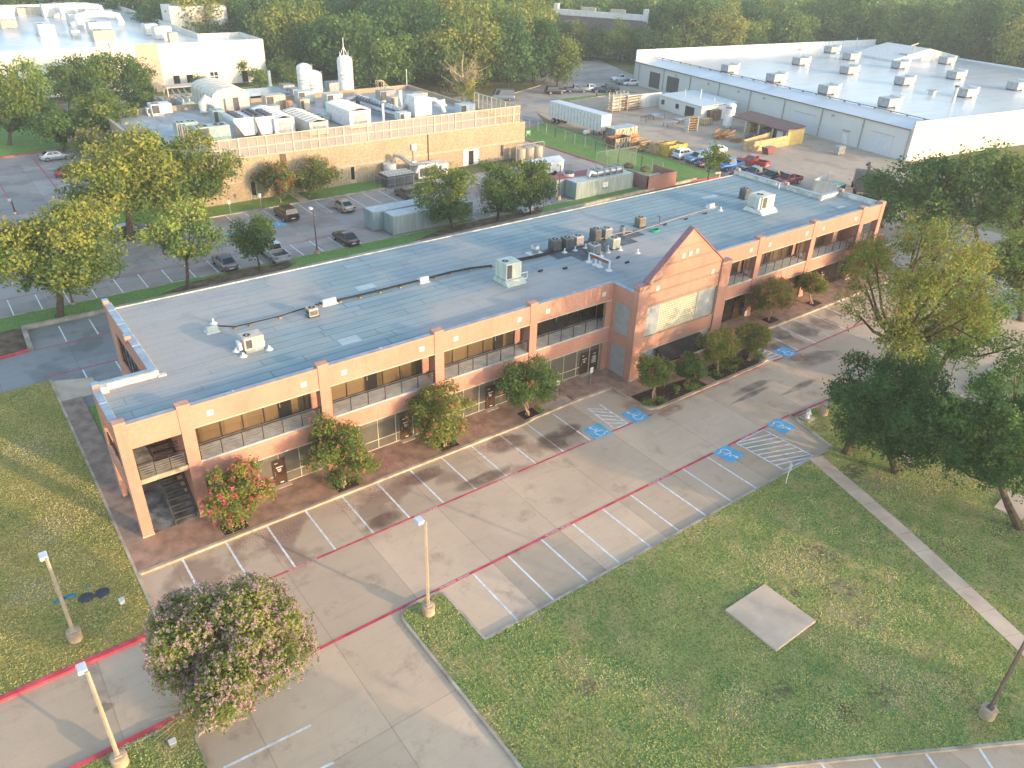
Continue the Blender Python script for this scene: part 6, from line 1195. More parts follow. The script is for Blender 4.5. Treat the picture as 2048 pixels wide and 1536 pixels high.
# ================================================================ lamps, signs and small things near the office
LAMPM = mat('pale_lamp_housing', (.62, .66, .68), .35, var=.06); POLE = mat('tan_pole_paint', (.52, .41, .30), .5, var=.12); POLEB = mat('dark_bronze_pole', (.16, .12, .10), .5, var=.15); BASEC = mat('round_base_concrete', (.48, .36, .25), .85, var=.2)
def lamp(lb, base, H_, m, arm, head=True, br=.38, bh=.75, rz=0):
    t = thing('light_pole', lb, 'light pole', (*base, .1), rz, 'car park light poles'); MB().lathe((0, 0, -.1), [(br, 0), (br, bh), (br-.04, bh+.03), (.05, bh+.04)], 20).build('base', BASEC, t, smooth=True); MB().box(-.16, .16, -.16, .16, bh-.065, bh+.0).build('base_plate', m, t)
    MB().tube([(0, 0, bh-.06), (0, 0, H_)], [.1, .085], 4).build('pole', m, t)
    if head: h_ = MB().box(-.2+arm[0], .2+arm[0], -.28+arm[1], .28+arm[1], H_-.16, H_+.06).build('lamp_head', LAMPM, t, bevel=.04); MB().box(-.15+arm[0], .15+arm[0], -.2+arm[1], .2+arm[1], H_-.18, H_-.16).build('lens', HEADL, h_)
    MB().bar((0, 0, H_-.07), (arm[0]*.6, arm[1]*.6, H_-.05), .09).build('arm', m, t); return t
def lampat(lb, b, tpx, m, arm, z0=.12, **k):
    x, y = at(*b, z0); return lamp(lb, (x, y), hgt(b, tpx, z0)-.1, m, arm, **k)
lampat('tan light pole on the grass nose in front of the parking bays', (857, 1226), (848, 1043), POLE, (-.22, .3)); lampat('tan light pole on the left lawn above the red kerb', (152, 1278), (95, 1115), POLE, (-.1, .3)); lampat('tan light pole at the bottom left island, closest of all', (242, 1528), (177, 1342), POLE, (-.15, .35)); 
x, y = at(1972, 1432, .12); lamp('bronze light pole at the right of the front lawn', (x, y), 7.3, POLEB, (.3, .2))
lampat('thin bronze light pole behind the office roof between the black sedan and the grass', (635, 507), (626, 415), POLEB, (-.3, 0), br=.35, bh=.6); lampat('bronze light pole left of the right container pair', (1117, 398), (1112, 330), POLEB, (0, .3), br=.35, bh=.6); lampat('dark light pole at the kerb by the oaks at far left', (146, 608), (146, 560), POLEB, (.2, 0), br=.2, bh=.3); lampat('black lamp post on the grass triangle at far left', (30, 425), (14, 400), DGREY, (-.2, 0), br=.2, bh=.2)
def accsign(lb, px, py, h=1.9, z=.14, rz=0, m=GALV):
    x, y = at(px, py, z); t = thing('accessible_parking_sign', lb, 'sign', (x, y, z), rz, 'accessible parking signs'); MB().box(-.025, .025, -.025, .025, 0, h).build('post', m, t); p = MB().box(-.17, .17, -.045, -.026, h-.52, h).build('plate', WHITE, t)
    q = MB(); wheelchair(q, 0); o = q.build('symbol', BLUEP, p); o.location = (0, -.049, h-.24); o.rotation_euler = (rad(90), 0, 0); o.scale = (.22, .22, 1)
accsign('accessible parking sign in front of the dark entrance doors', 1180, 772); accsign('accessible parking sign at the right edge of the fifth crape myrtle', 1113, 798); accsign('accessible parking sign right of the gabled entrance', 1485, 655); accsign('accessible parking sign seen edge on at the lawn corner', 1571, 968, 1.9, .12, rad(60), OFFW)
accsign('accessible parking sign at the left end of the tan building lawn', 462, 431, 2.1, .12); accsign('accessible parking sign just right of the leftmost one by the tan building', 523, 417, 2.1, .12); accsign('accessible parking sign close to the dark window of the tan building', 354, 440, 2.1, .12)
t = thing('fire_hydrant', 'white fire hydrant with a blue bonnet on a square slab', 'hydrant', (*at(1614, 836, .12), .12)); MB().box(-.55, .55, -.5, .5, 0, .06).build('slab', KERBG, t); MB().lathe((0, 0, .06), [(.2, 0), (.2, .06), (.14, .1), (.14, .62), (.18, .64)], 14).build('barrel', WHITE, t, smooth=True); HB = mat('pale_blue_bonnet', (.28, .52, .66), .4); MB().lathe((0, 0, .7), [(.18, 0), (.17, .08), (.1, .2), (.03, .26)], 14).build('bonnet', HB, t, smooth=True)
for a in ((.24, 0), (-.24, 0), (0, -.26)): MB().tube([(0, 0, .52), (a[0], a[1], .52)], .075, 10).build('nozzle', WHITE, t, smooth=True)
t = thing('concrete_stub', 'short round concrete post base right of the fire hydrant', 'post base', (*at(1645, 828, .12), .1)); MB().cyl((0, 0), .4, 0, .85, 18).build('base', BASEC, t, smooth=True); MB().cbox((0, 0, .9), (.2, .2, .1)).build('cap', GALV, t)
for px, py, lb, m, rr in ((172, 1196, 'left dark manhole cover in the lawn', 'l', .36), (204, 1186, 'right dark manhole cover in the lawn', 'r', .36)):
    t = thing('manhole_cover', lb, 'manhole cover', (*at(px, py, .12), .125), 0, 'manhole covers in the left lawn'); MB().ring((0, 0), .36, .45, .01, 20).build('ring', mat('worn_bare_soil', (.12, .085, .07), .9, var=.3), t); MB().cyl((0, 0), .36, 0, .03, 20).build('lid', mat('dark_iron', (.05, .055, .075), .6, var=.25), t)
for px, py, lb in ((140, 1192, 'right turquoise utility paint mark on the lawn'), (118, 1201, 'left turquoise utility paint mark on the lawn'), (176, 1174, 'small turquoise utility paint mark above the manhole covers')):
    x, y = at(px, py, .12); tag(MB().sheet(blob(0, 0, .42 if py > 1180 else .15, .16, px), 0).build('utility_paint_mark', mat('turquoise_paint', (.03, .26, .34), .8, var=.3)), lb, 'paint mark').location = (x, y, .132)
for px, py, lb, s in ((245, 1206, 'small white utility box on the left lawn', .28), (347, 1490, 'small grey utility box at the bottom of the island', .3)):
    t = thing('utility_box', lb, 'utility box', (*at(px, py, .12), .12)); MB().box(-s/2, s/2, -s/2, s/2, 0, .28).build('box', WHITE if px < 300 else GALV, t, bevel=.02); MB().box(-s/2-.02, s/2+.02, -s/2-.02, s/2+.02, .28, .31).build('lid', WHITE, t)
t = thing('utility_plate', 'flat tan utility plate in the grass under the right trees', 'utility plate', (*at(1815, 915, .12), .12), .2); MB().box(-.62, .62, -.42, .42, 0, .06).build('lid', SLAB, t, bevel=.02)
t = thing('utility_slab', 'concrete slab under the tree at the right edge', 'slab', (*at(2030, 1010, .12), .12), .1); MB().box(-1.6, 1.4, -.9, .9, 0, .12).build('slab', SLAB, t)
t = thing('meter_cabinet', 'pair of cream cabinets behind the leaning tree trunk', 'cabinet', (*at(1775, 760), 0), .1)
for a in (-1, .3): MB().box(a, a+1.0, -.4, .4, 0, 1.15).build('cabinet', mat('cream_cabinet', (.62, .55, .42), .5, var=.1), t, bevel=.03)
MB().box(-1.9, -1.2, -.3, .3, 0, 1.0).build('dark_box', DGREY, t)
# a person walking by the trucks
def person(lb, loc, rz):
    t = thing('person', lb, 'person', loc, rz)
    J = [(0, 0, .95), (0, 0, 1.2), (0, 0, 1.42), (0, .02, 1.55), (0, .03, 1.68), (.1, 0, .92), (.11, .1, .5), (.1, .05, .08), (.1, .2, .03), (-.1, 0, .92), (-.11, -.06, .5), (-.1, -.25, .1), (-.1, -.12, .04), (.19, 0, 1.4), (.24, -.05, 1.12), (.23, .1, .88), (-.19, 0, 1.4), (-.24, .05, 1.12), (-.23, .14, .88)]
    Ed = [(0, 1), (1, 2), (2, 3), (3, 4), (0, 5), (5, 6), (6, 7), (7, 8), (0, 9), (9, 10), (10, 11), (11, 12), (2, 13), (13, 14), (14, 15), (2, 16), (16, 17), (17, 18)]
    Rr = [.15, .14, .15, .06, .1, .1, .075, .05, .045, .1, .075, .05, .045, .075, .055, .04, .075, .055, .04]
    me = bpy.data.meshes.new('body'); me.from_pydata(J, Ed, []); o = link(bpy.data.objects.new('body', me)); o.parent = t; s = o.modifiers.new('skin', 'SKIN'); o.modifiers.new('sub', 'SUBSURF').levels = 1; o.modifiers['sub'].render_levels = 1
    for v, rr in zip(me.skin_vertices[0].data, Rr): v.radius = (rr, rr)
    me.skin_vertices[0].data[0].use_root = True; me.materials.append(mat('skin_tone', (.42, .24, .16), .6))
    MB().tube([(0, 0, .95), (0, 0, 1.15), (0, 0, 1.4), (0, .01, 1.5)], [.19, .18, .21, .09], 12).build('red_shirt', mat('red_shirt_cloth', (.34, .05, .06), .8), t, smooth=True)
    for a, b, c_ in (((.1, 0, .98), (.11, .1, .5), (.1, .05, .08)), ((-.1, 0, .98), (-.11, -.06, .5), (-.1, -.25, .1))): MB().tube([a, b, c_], [.13, .1, .075], 10).build('trouser_leg', mat('dark_trousers', (.03, .035, .06), .8), t, smooth=True)
    MB().tube([(0, .01, 1.66), (0, 0, 1.74), (0, 0, 1.8)], [.11, .1, .03], 10).build('hair', mat('dark_hair', (.02, .015, .012), .7), t, smooth=True)
person('person in a red shirt and dark trousers walking by the parked trucks', (*at(1193, 194), .02), .6)
# ================================================================ trees
BARK = mat('brown_bark', (.13, .09, .06), .95, var=.35, scale=3, bmp=.5); BARKP = mat('pale_bark', (.40, .28, .19), .8, var=.2, scale=3); BARKD = mat('dark_bark', (.055, .045, .04), .95, var=.3, scale=3)
OAK = leafmat('oak_leaves', (.022, .05, .018), (.052, .095, .026), (.185, .185, .042)); OAKY = leafmat('sunlit_oak_leaves', (.024, .055, .018), (.075, .11, .026), (.25, .215, .048))  # second oak copy has low golden sunlight painted into its leaf colour
ELM = leafmat('elm_leaves', (.03, .065, .02), (.09, .14, .034), (.22, .24, .055)); DARKL = leafmat('deep_green_leaves', (.018, .045, .018), (.045, .09, .03), (.13, .165, .042))
FOR = leafmat('forest_leaves', (.022, .058, .022), (.065, .12, .034), (.19, .215, .052), objvar=.5, k=1.8); FORY = leafmat('golden_forest_leaves', (.03, .06, .02), (.085, .12, .032), (.25, .215, .05), objvar=.4, k=1.85); FORD = leafmat('deep_forest_leaves', (.016, .045, .022), (.045, .095, .034), (.12, .165, .045), objvar=.4, k=1.75); CRAPE = leafmat('crape_leaves', (.03, .055, .018), (.10, .125, .03), (.25, .20, .045)); BIGC = leafmat('foreground_crape_leaves', (.05, .075, .028), (.115, .14, .042), (.25, .22, .06), k=1.8)
DEAD = leafmat('dead_orange_leaves', (.16, .07, .025), (.30, .14, .05), (.42, .24, .10), k=1)
def flowermat(name, a, b):
    m = leafmat(name, a, tuple((x+y)/2 for x, y in zip(a, b)), b, .35, .1, 1.0); return m
PINK = flowermat('pink_blossom', (.46, .15, .10), (.62, .28, .17)); ROSE = flowermat('rose_blossom', (.46, .09, .13), (.66, .16, .18)); PALEP = flowermat('pale_lilac_blossom', (.42, .25, .31), (.64, .42, .45))
def quads(name, pos, nrm, size, tint, mt, parent, rs, aspect=.55):
    n = len(pos); a = rs.normal(size=(n, 3)); t = np.cross(nrm, a); t /= np.linalg.norm(t, axis=1)[:, None]+1e-9; b = np.cross(nrm, t)
    L_ = (size*.5)[:, None]; Wd = L_*aspect
    v = np.stack([pos-t*L_, pos-b*Wd+t*L_*.15, pos+t*L_, pos+b*Wd+t*L_*.15], 1).reshape(-1, 3)
    me = bpy.data.meshes.new(name); me.vertices.add(4*n); me.vertices.foreach_set('co', v.astype(np.float32).ravel())
    me.loops.add(4*n); me.loops.foreach_set('vertex_index', np.arange(4*n, dtype=np.int32)); me.polygons.add(n)
    me.polygons.foreach_set('loop_start', np.arange(0, 4*n, 4, dtype=np.int32)); me.polygons.foreach_set('loop_total', np.full(n, 4, np.int32))
    at_ = me.attributes.new('tint', 'FLOAT', 'FACE'); at_.data.foreach_set('value', tint.astype(np.float32))
    me.update(calc_edges=True); me.materials.append(mt); o = link(bpy.data.objects.new(name, me)); o.parent = parent; return o
def mklobes(rs, c, r, n, frac=.42, irr=1.0):
    """lobes packed through an ellipsoid"""
    out = [(np.array(c, float), np.array(r)*.5)]; ga = 2.39996; asx, asy = 1+rs.uniform(-.15, .15, 2)*irr
    for i in range(n):
        z = 1-2*(i+.5)/n; z = max(z, -.85); q = math.sqrt(max(0, 1-z*z)); a = ga*i+rs.uniform(-.7, .7)
        d = np.array([q*math.cos(a), q*math.sin(a), z])*rs.uniform(.62-.12*irr, .76+.16*irr)*np.array([asx, asy, 1])
        out.append((np.array(c)+d*np.array(r), np.array(r)*frac*rs.uniform(.82-.27*irr, 1.1+.15*irr)*np.array([1, 1, rs.uniform(.6, .95)])))
    return out
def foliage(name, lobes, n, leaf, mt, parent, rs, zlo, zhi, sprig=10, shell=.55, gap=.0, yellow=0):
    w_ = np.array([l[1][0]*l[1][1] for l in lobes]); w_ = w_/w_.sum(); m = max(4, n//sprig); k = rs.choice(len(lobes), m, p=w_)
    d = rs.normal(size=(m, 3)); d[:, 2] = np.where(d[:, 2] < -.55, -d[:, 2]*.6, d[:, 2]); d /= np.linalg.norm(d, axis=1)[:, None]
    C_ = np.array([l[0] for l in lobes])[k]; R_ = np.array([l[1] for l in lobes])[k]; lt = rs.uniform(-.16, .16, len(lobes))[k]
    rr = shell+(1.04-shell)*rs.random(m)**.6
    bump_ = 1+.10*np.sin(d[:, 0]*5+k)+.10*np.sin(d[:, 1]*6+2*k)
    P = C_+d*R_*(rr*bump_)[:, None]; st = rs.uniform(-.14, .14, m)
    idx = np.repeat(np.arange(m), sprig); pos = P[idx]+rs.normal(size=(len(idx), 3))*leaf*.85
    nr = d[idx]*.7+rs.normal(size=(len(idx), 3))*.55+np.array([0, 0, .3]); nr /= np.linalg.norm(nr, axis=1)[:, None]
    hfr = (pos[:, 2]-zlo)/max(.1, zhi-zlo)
    tint = .30+lt[idx]+st[idx]+rs.uniform(-.16, .2, len(idx))+.22*np.clip(hfr, 0, 1)+.18*(rr[idx]-.8)+yellow  # upper and outer leaves tinted lighter, painting sunlight into the crown
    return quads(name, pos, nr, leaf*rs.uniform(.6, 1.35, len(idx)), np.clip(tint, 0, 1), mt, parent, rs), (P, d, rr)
def limbs(parent, base, top, lobes, r0, mt, rs, multi=1, bend=.3):
    q = MB(); base = np.array(base, float); top = np.array(top, float)
    for s in range(multi):
        o = np.array([rs.uniform(-1, 1), rs.uniform(-1, 1), 0])*(.18 if multi > 1 else 0)
        tp_ = top+np.array([rs.uniform(-1, 1), rs.uniform(-1, 1), 0])*(.55 if multi > 1 else 0); m1 = base+(tp_-base)*.5+np.array([rs.uniform(-1, 1), rs.uniform(-1, 1), 0])*bend*.4
        rr = r0/(multi**.5); q.tube([tuple(base+o), tuple(base+o+np.array([0, 0, .15])), tuple(m1), tuple(tp_)], [rr*1.35, rr, rr*.82, rr*.62], 8)
        for l in (lobes[1:] if multi == 1 else lobes[1+s::multi]):
            e = l[0]; mid = tp_+(e-tp_)*.5+np.array([0, 0, -.12*np.linalg.norm(e-tp_)]); q.tube([tuple(tp_), tuple(mid), tuple(e)], [rr*.5, rr*.3, rr*.12], 6)
            for _ in range(2): f = e+rs.normal(size=3)*l[1]*.6; q.tube([tuple(mid*.4+e*.6), tuple(f)], [rr*.18, rr*.05], 5)
    return q.build('trunk', mt, parent, smooth=True)
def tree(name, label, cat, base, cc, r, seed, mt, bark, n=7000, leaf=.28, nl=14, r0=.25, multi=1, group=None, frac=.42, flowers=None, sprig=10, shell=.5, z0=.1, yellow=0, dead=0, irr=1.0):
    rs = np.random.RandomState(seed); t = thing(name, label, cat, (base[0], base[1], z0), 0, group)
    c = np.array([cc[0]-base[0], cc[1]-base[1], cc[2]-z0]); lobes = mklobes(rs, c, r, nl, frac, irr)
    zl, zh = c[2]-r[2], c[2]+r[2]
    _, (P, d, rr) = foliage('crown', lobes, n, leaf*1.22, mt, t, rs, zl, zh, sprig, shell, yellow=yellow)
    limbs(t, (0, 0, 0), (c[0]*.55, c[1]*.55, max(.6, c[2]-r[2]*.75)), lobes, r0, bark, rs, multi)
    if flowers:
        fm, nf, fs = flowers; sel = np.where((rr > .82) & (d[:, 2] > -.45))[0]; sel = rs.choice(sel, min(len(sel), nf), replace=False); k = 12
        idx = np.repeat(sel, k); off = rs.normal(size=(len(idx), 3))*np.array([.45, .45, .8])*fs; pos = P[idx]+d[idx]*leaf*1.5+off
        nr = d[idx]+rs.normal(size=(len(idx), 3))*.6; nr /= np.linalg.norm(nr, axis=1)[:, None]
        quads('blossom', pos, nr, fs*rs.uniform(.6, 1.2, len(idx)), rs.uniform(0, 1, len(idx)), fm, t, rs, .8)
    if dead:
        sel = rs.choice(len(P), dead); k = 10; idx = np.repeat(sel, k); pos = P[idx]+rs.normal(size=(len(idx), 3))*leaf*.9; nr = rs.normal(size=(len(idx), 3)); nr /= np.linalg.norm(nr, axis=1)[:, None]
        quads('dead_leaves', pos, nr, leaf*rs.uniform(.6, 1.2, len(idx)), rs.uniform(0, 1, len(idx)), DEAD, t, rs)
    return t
def ptree(name, label, cat, b, c, wh, seed, mt, bark=BARK, z0=.1, grow=1.0, **k):
    """b: foot, c: crown centre, wh: crown size in photo pixels; solved to metres on site"""
    B = at(*b, z0); zc = hgt(b, c, z0); cx, cy = at(*c, zc); s = mpp(*c, zc); rx = wh[0]*s/2*grow; hh = wh[1]*s/2*grow
    rz_ = max(rx*.45, math.sqrt(max(.05, hh*hh-(rx*.5)**2))/.87); rz_ = min(rz_, zc-.35)
    return tree(name, label, cat, B, (cx, cy, zc), (rx*.95, rx*.95, rz_), seed, mt, bark, z0=z0, **k)
CG = 'crape myrtles along the office front'
fl = lambda m, n, s=.2: (m, n, s)
for i, (b, c, wh, lb, m, nf) in enumerate((((465, 1052), (468, 988), (118, 125), 'crape myrtle full of pink blossom beside the open stair bay', ROSE, 130), ((690, 972), (685, 903), (150, 140), 'crape myrtle with scattered pink blossom between the second and third bays', PINK, 42), ((890, 890), (880, 825), (128, 122), 'crape myrtle with muted orange pink blossom in front of the third bay', PINK, 48), ((1056, 830), (1054, 767), (125, 112), 'dark green crape myrtle by the accessible bays', PINK, 26),
        ((1307, 800), (1308, 745), (90, 82), 'crape myrtle at the left corner of the gable bed', ROSE, 38), ((1373, 770), (1383, 735), (78, 70), 'smaller green crape myrtle second in the gable bed', ROSE, 22), ((1437, 745), (1440, 695), (92, 88), 'crape myrtle in the gable bed right of the awning', ROSE, 30), ((1497, 720), (1505, 677), (82, 76), 'crape myrtle at the right tip of the gable bed', ROSE, 24), ((1538, 640), (1545, 592), (105, 78), 'wide red blossomed crape myrtle before the right wing', ROSE, 150), ((1622, 607), (1626, 567), (50, 42), 'small thin crape myrtle before the right wing', ROSE, 35), ((1712, 580), (1737, 515), (90, 85), 'tall red crape myrtle at the far right end of the office', ROSE, 150))):
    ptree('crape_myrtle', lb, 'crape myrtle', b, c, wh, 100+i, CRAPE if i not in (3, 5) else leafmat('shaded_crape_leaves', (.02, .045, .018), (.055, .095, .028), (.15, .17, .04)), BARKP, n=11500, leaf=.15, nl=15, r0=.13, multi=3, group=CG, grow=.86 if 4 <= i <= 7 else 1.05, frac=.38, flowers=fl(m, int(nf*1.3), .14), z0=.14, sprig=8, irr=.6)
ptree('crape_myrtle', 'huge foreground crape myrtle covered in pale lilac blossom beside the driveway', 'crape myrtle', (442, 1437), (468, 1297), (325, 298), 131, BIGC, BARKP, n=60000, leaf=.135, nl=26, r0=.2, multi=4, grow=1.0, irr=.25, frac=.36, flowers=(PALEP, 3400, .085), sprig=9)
def shrubs(lbs, spots, m, s, n=260):
    for (px, py), lb in zip(spots, lbs):
        x, y = at(px, py, .15); rs = np.random.RandomState(px); t = thing('low_shrub', lb, 'shrub', (x, y, .15), 0, 'low green shrubs in the beds'); foliage('foliage', mklobes(rs, (0, 0, s*.4), (s, s, s*.55), 5), n, .13, m, t, rs, 0, s); MB().tube([(0, 0, 0), (0, 0, s*.4)], .03, 5).build('stem', BARK, t)
sp_ = [(490, 1040), (455, 1058), (712, 962), (680, 975), (900, 882), (872, 893), (1078, 822), (1296, 808), (1318, 802), (1390, 775), (1380, 780), (1448, 740), (1465, 742), (1507, 718), (1518, 712), (1352, 783), (1478, 728), (1427, 752)]
shrubs([f'low green shrub in the bed {w_}' for w_ in ('right of the stair bay crape myrtle', 'left of the stair bay crape myrtle', 'right of the second crape myrtle', 'left of the second crape myrtle', 'right of the third crape myrtle', 'left of the third crape myrtle', 'right of the dark green crape myrtle', 'left of the gable bed corner tree', 'right of the gable bed corner tree', 'right of the small green gable tree', 'at the foot of the small green gable tree', 'right of the tree by the awning', 'further right of the tree by the awning', 'right of the gable bed tip tree', 'at the very tip of the gable bed', 'in the middle of the first mulch bed', 'in the middle of the second mulch bed', 'left of the tree by the awning')], sp_, ELM, .62)
# ornamental grass by the big crape myrtle
rs = np.random.RandomState(5); t = thing('ornamental_grass', 'clump of long straw coloured ornamental grass under the foreground crape myrtle', 'ornamental grass', (*at(405, 1440, .12), .12)); q = MB()
for k in range(260):
    a = rs.uniform(0, 6.28); L_ = rs.uniform(.7, 2.1); o = rs.normal(size=2)*.18; q.tube([(o[0], o[1], 0), (o[0]+math.cos(a)*L_*.4, o[1]+math.sin(a)*L_*.4, L_*.65), (o[0]+math.cos(a)*L_*.95, o[1]+math.sin(a)*L_*.95, L_*.55)], [.012, .009, .004], 3, False)
q.build('blades', mat('straw_green_blade', (.26, .24, .08), .8, var=.4, scale=6), t)
q = MB()
for k in range(14):
    a = 2.4+rs.normal()*.9; L_ = rs.uniform(1.2, 2.4); q.tube([(0, 0, .1), (math.cos(a)*L_*.5, math.sin(a)*L_*.5, .9), (math.cos(a)*L_, math.sin(a)*L_, .6)], [.018, .014, .01], 4, False)
q.build('seed_stalk', mat('pink_straw', (.50, .30, .22), .8, var=.2), t)
# ---- left side trees
T = ptree
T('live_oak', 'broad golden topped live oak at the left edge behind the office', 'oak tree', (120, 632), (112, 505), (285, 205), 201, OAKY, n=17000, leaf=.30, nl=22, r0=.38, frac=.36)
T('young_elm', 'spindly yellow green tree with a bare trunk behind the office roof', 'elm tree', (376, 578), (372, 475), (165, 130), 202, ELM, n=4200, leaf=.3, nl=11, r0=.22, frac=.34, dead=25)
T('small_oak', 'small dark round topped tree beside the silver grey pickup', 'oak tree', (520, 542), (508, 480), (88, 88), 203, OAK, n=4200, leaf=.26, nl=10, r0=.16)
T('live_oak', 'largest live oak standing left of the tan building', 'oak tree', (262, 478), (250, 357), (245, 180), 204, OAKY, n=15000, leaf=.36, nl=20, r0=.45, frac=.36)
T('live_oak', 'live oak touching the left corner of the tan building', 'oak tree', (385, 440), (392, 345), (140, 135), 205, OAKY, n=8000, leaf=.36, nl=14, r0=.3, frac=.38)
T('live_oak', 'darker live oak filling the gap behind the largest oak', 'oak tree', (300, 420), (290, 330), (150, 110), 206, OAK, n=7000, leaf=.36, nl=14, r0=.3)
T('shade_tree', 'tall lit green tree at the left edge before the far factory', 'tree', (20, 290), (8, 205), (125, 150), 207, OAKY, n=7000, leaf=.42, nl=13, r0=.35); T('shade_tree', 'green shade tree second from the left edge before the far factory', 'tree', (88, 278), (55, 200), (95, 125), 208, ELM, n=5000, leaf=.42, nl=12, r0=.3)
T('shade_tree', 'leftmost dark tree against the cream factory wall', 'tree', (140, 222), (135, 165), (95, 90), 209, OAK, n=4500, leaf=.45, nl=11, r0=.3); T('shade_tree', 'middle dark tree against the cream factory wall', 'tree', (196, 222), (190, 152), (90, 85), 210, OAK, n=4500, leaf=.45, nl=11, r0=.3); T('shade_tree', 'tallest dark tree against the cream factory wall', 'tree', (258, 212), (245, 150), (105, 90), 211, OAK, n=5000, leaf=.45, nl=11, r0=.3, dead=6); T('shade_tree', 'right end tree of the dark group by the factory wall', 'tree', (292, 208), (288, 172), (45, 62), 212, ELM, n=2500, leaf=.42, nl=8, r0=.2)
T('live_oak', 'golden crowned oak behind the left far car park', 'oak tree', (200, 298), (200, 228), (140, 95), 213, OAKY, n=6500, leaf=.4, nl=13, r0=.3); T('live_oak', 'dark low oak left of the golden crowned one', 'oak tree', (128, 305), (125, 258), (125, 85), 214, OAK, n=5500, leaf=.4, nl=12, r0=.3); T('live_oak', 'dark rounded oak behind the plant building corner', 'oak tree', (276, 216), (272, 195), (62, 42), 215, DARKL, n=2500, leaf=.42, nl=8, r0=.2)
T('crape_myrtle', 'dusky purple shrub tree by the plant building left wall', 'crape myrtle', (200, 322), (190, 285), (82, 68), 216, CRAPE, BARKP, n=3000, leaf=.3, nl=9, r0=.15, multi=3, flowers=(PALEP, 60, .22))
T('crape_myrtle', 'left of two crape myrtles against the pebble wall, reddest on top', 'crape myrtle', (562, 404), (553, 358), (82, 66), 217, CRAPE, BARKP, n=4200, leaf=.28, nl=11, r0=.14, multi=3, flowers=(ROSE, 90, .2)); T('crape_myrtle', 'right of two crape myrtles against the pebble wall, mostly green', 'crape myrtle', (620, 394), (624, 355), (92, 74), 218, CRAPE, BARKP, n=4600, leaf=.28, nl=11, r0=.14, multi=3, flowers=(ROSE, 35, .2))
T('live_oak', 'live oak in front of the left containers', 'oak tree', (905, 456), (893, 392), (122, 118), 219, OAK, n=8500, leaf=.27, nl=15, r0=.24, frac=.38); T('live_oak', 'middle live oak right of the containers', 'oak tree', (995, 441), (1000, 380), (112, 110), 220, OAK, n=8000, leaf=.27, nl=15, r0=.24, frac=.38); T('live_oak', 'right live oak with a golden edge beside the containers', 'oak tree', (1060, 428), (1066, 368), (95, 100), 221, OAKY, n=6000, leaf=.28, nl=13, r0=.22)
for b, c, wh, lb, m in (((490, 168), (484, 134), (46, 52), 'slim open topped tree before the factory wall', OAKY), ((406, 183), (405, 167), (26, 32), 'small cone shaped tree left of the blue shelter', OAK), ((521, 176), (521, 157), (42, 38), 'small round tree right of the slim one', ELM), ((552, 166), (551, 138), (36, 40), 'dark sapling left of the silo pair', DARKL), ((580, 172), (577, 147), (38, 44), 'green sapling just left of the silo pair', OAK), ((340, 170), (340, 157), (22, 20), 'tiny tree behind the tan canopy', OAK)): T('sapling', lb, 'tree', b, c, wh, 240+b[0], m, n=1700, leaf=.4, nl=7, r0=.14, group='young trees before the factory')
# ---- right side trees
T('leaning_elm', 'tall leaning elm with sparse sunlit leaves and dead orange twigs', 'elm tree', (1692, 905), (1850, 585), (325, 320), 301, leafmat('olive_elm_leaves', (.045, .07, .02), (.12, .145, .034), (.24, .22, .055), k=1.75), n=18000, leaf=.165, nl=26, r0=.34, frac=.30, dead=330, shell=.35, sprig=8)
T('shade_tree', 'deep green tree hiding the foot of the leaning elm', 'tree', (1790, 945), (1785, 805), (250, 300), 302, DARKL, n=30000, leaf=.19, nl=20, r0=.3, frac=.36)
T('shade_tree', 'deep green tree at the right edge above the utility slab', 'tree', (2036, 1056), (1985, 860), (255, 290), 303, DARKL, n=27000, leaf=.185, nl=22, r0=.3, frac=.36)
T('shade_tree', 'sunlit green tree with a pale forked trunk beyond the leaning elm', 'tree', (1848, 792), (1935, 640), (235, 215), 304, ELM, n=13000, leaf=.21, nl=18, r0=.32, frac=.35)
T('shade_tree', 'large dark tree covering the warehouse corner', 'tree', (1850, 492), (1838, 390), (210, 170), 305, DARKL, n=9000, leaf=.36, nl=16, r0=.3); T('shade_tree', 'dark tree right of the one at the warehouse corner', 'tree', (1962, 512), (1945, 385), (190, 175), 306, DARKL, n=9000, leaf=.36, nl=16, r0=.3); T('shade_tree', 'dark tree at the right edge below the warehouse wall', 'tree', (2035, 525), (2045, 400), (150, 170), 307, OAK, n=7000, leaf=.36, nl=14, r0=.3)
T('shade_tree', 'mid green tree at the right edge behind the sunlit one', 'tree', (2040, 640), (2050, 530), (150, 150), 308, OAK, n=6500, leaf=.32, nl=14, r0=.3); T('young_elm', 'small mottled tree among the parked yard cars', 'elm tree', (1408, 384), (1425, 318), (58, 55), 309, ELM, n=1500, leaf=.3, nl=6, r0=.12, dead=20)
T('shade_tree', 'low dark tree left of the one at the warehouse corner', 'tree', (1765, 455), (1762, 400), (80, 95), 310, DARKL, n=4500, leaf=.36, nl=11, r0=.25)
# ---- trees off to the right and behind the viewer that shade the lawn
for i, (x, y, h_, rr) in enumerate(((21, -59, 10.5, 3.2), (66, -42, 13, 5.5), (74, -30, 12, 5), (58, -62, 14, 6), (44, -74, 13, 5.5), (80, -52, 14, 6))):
    tree('shade_tree', 'broad green tree standing outside the view to the right of the lawn', 'tree', (x, y), (x, y, h_-rr*.8), (rr, rr, rr*.8), 400+i, OAK, BARK, n=4000, leaf=.5, nl=12, r0=.35, group='trees beyond the right of the lawn')
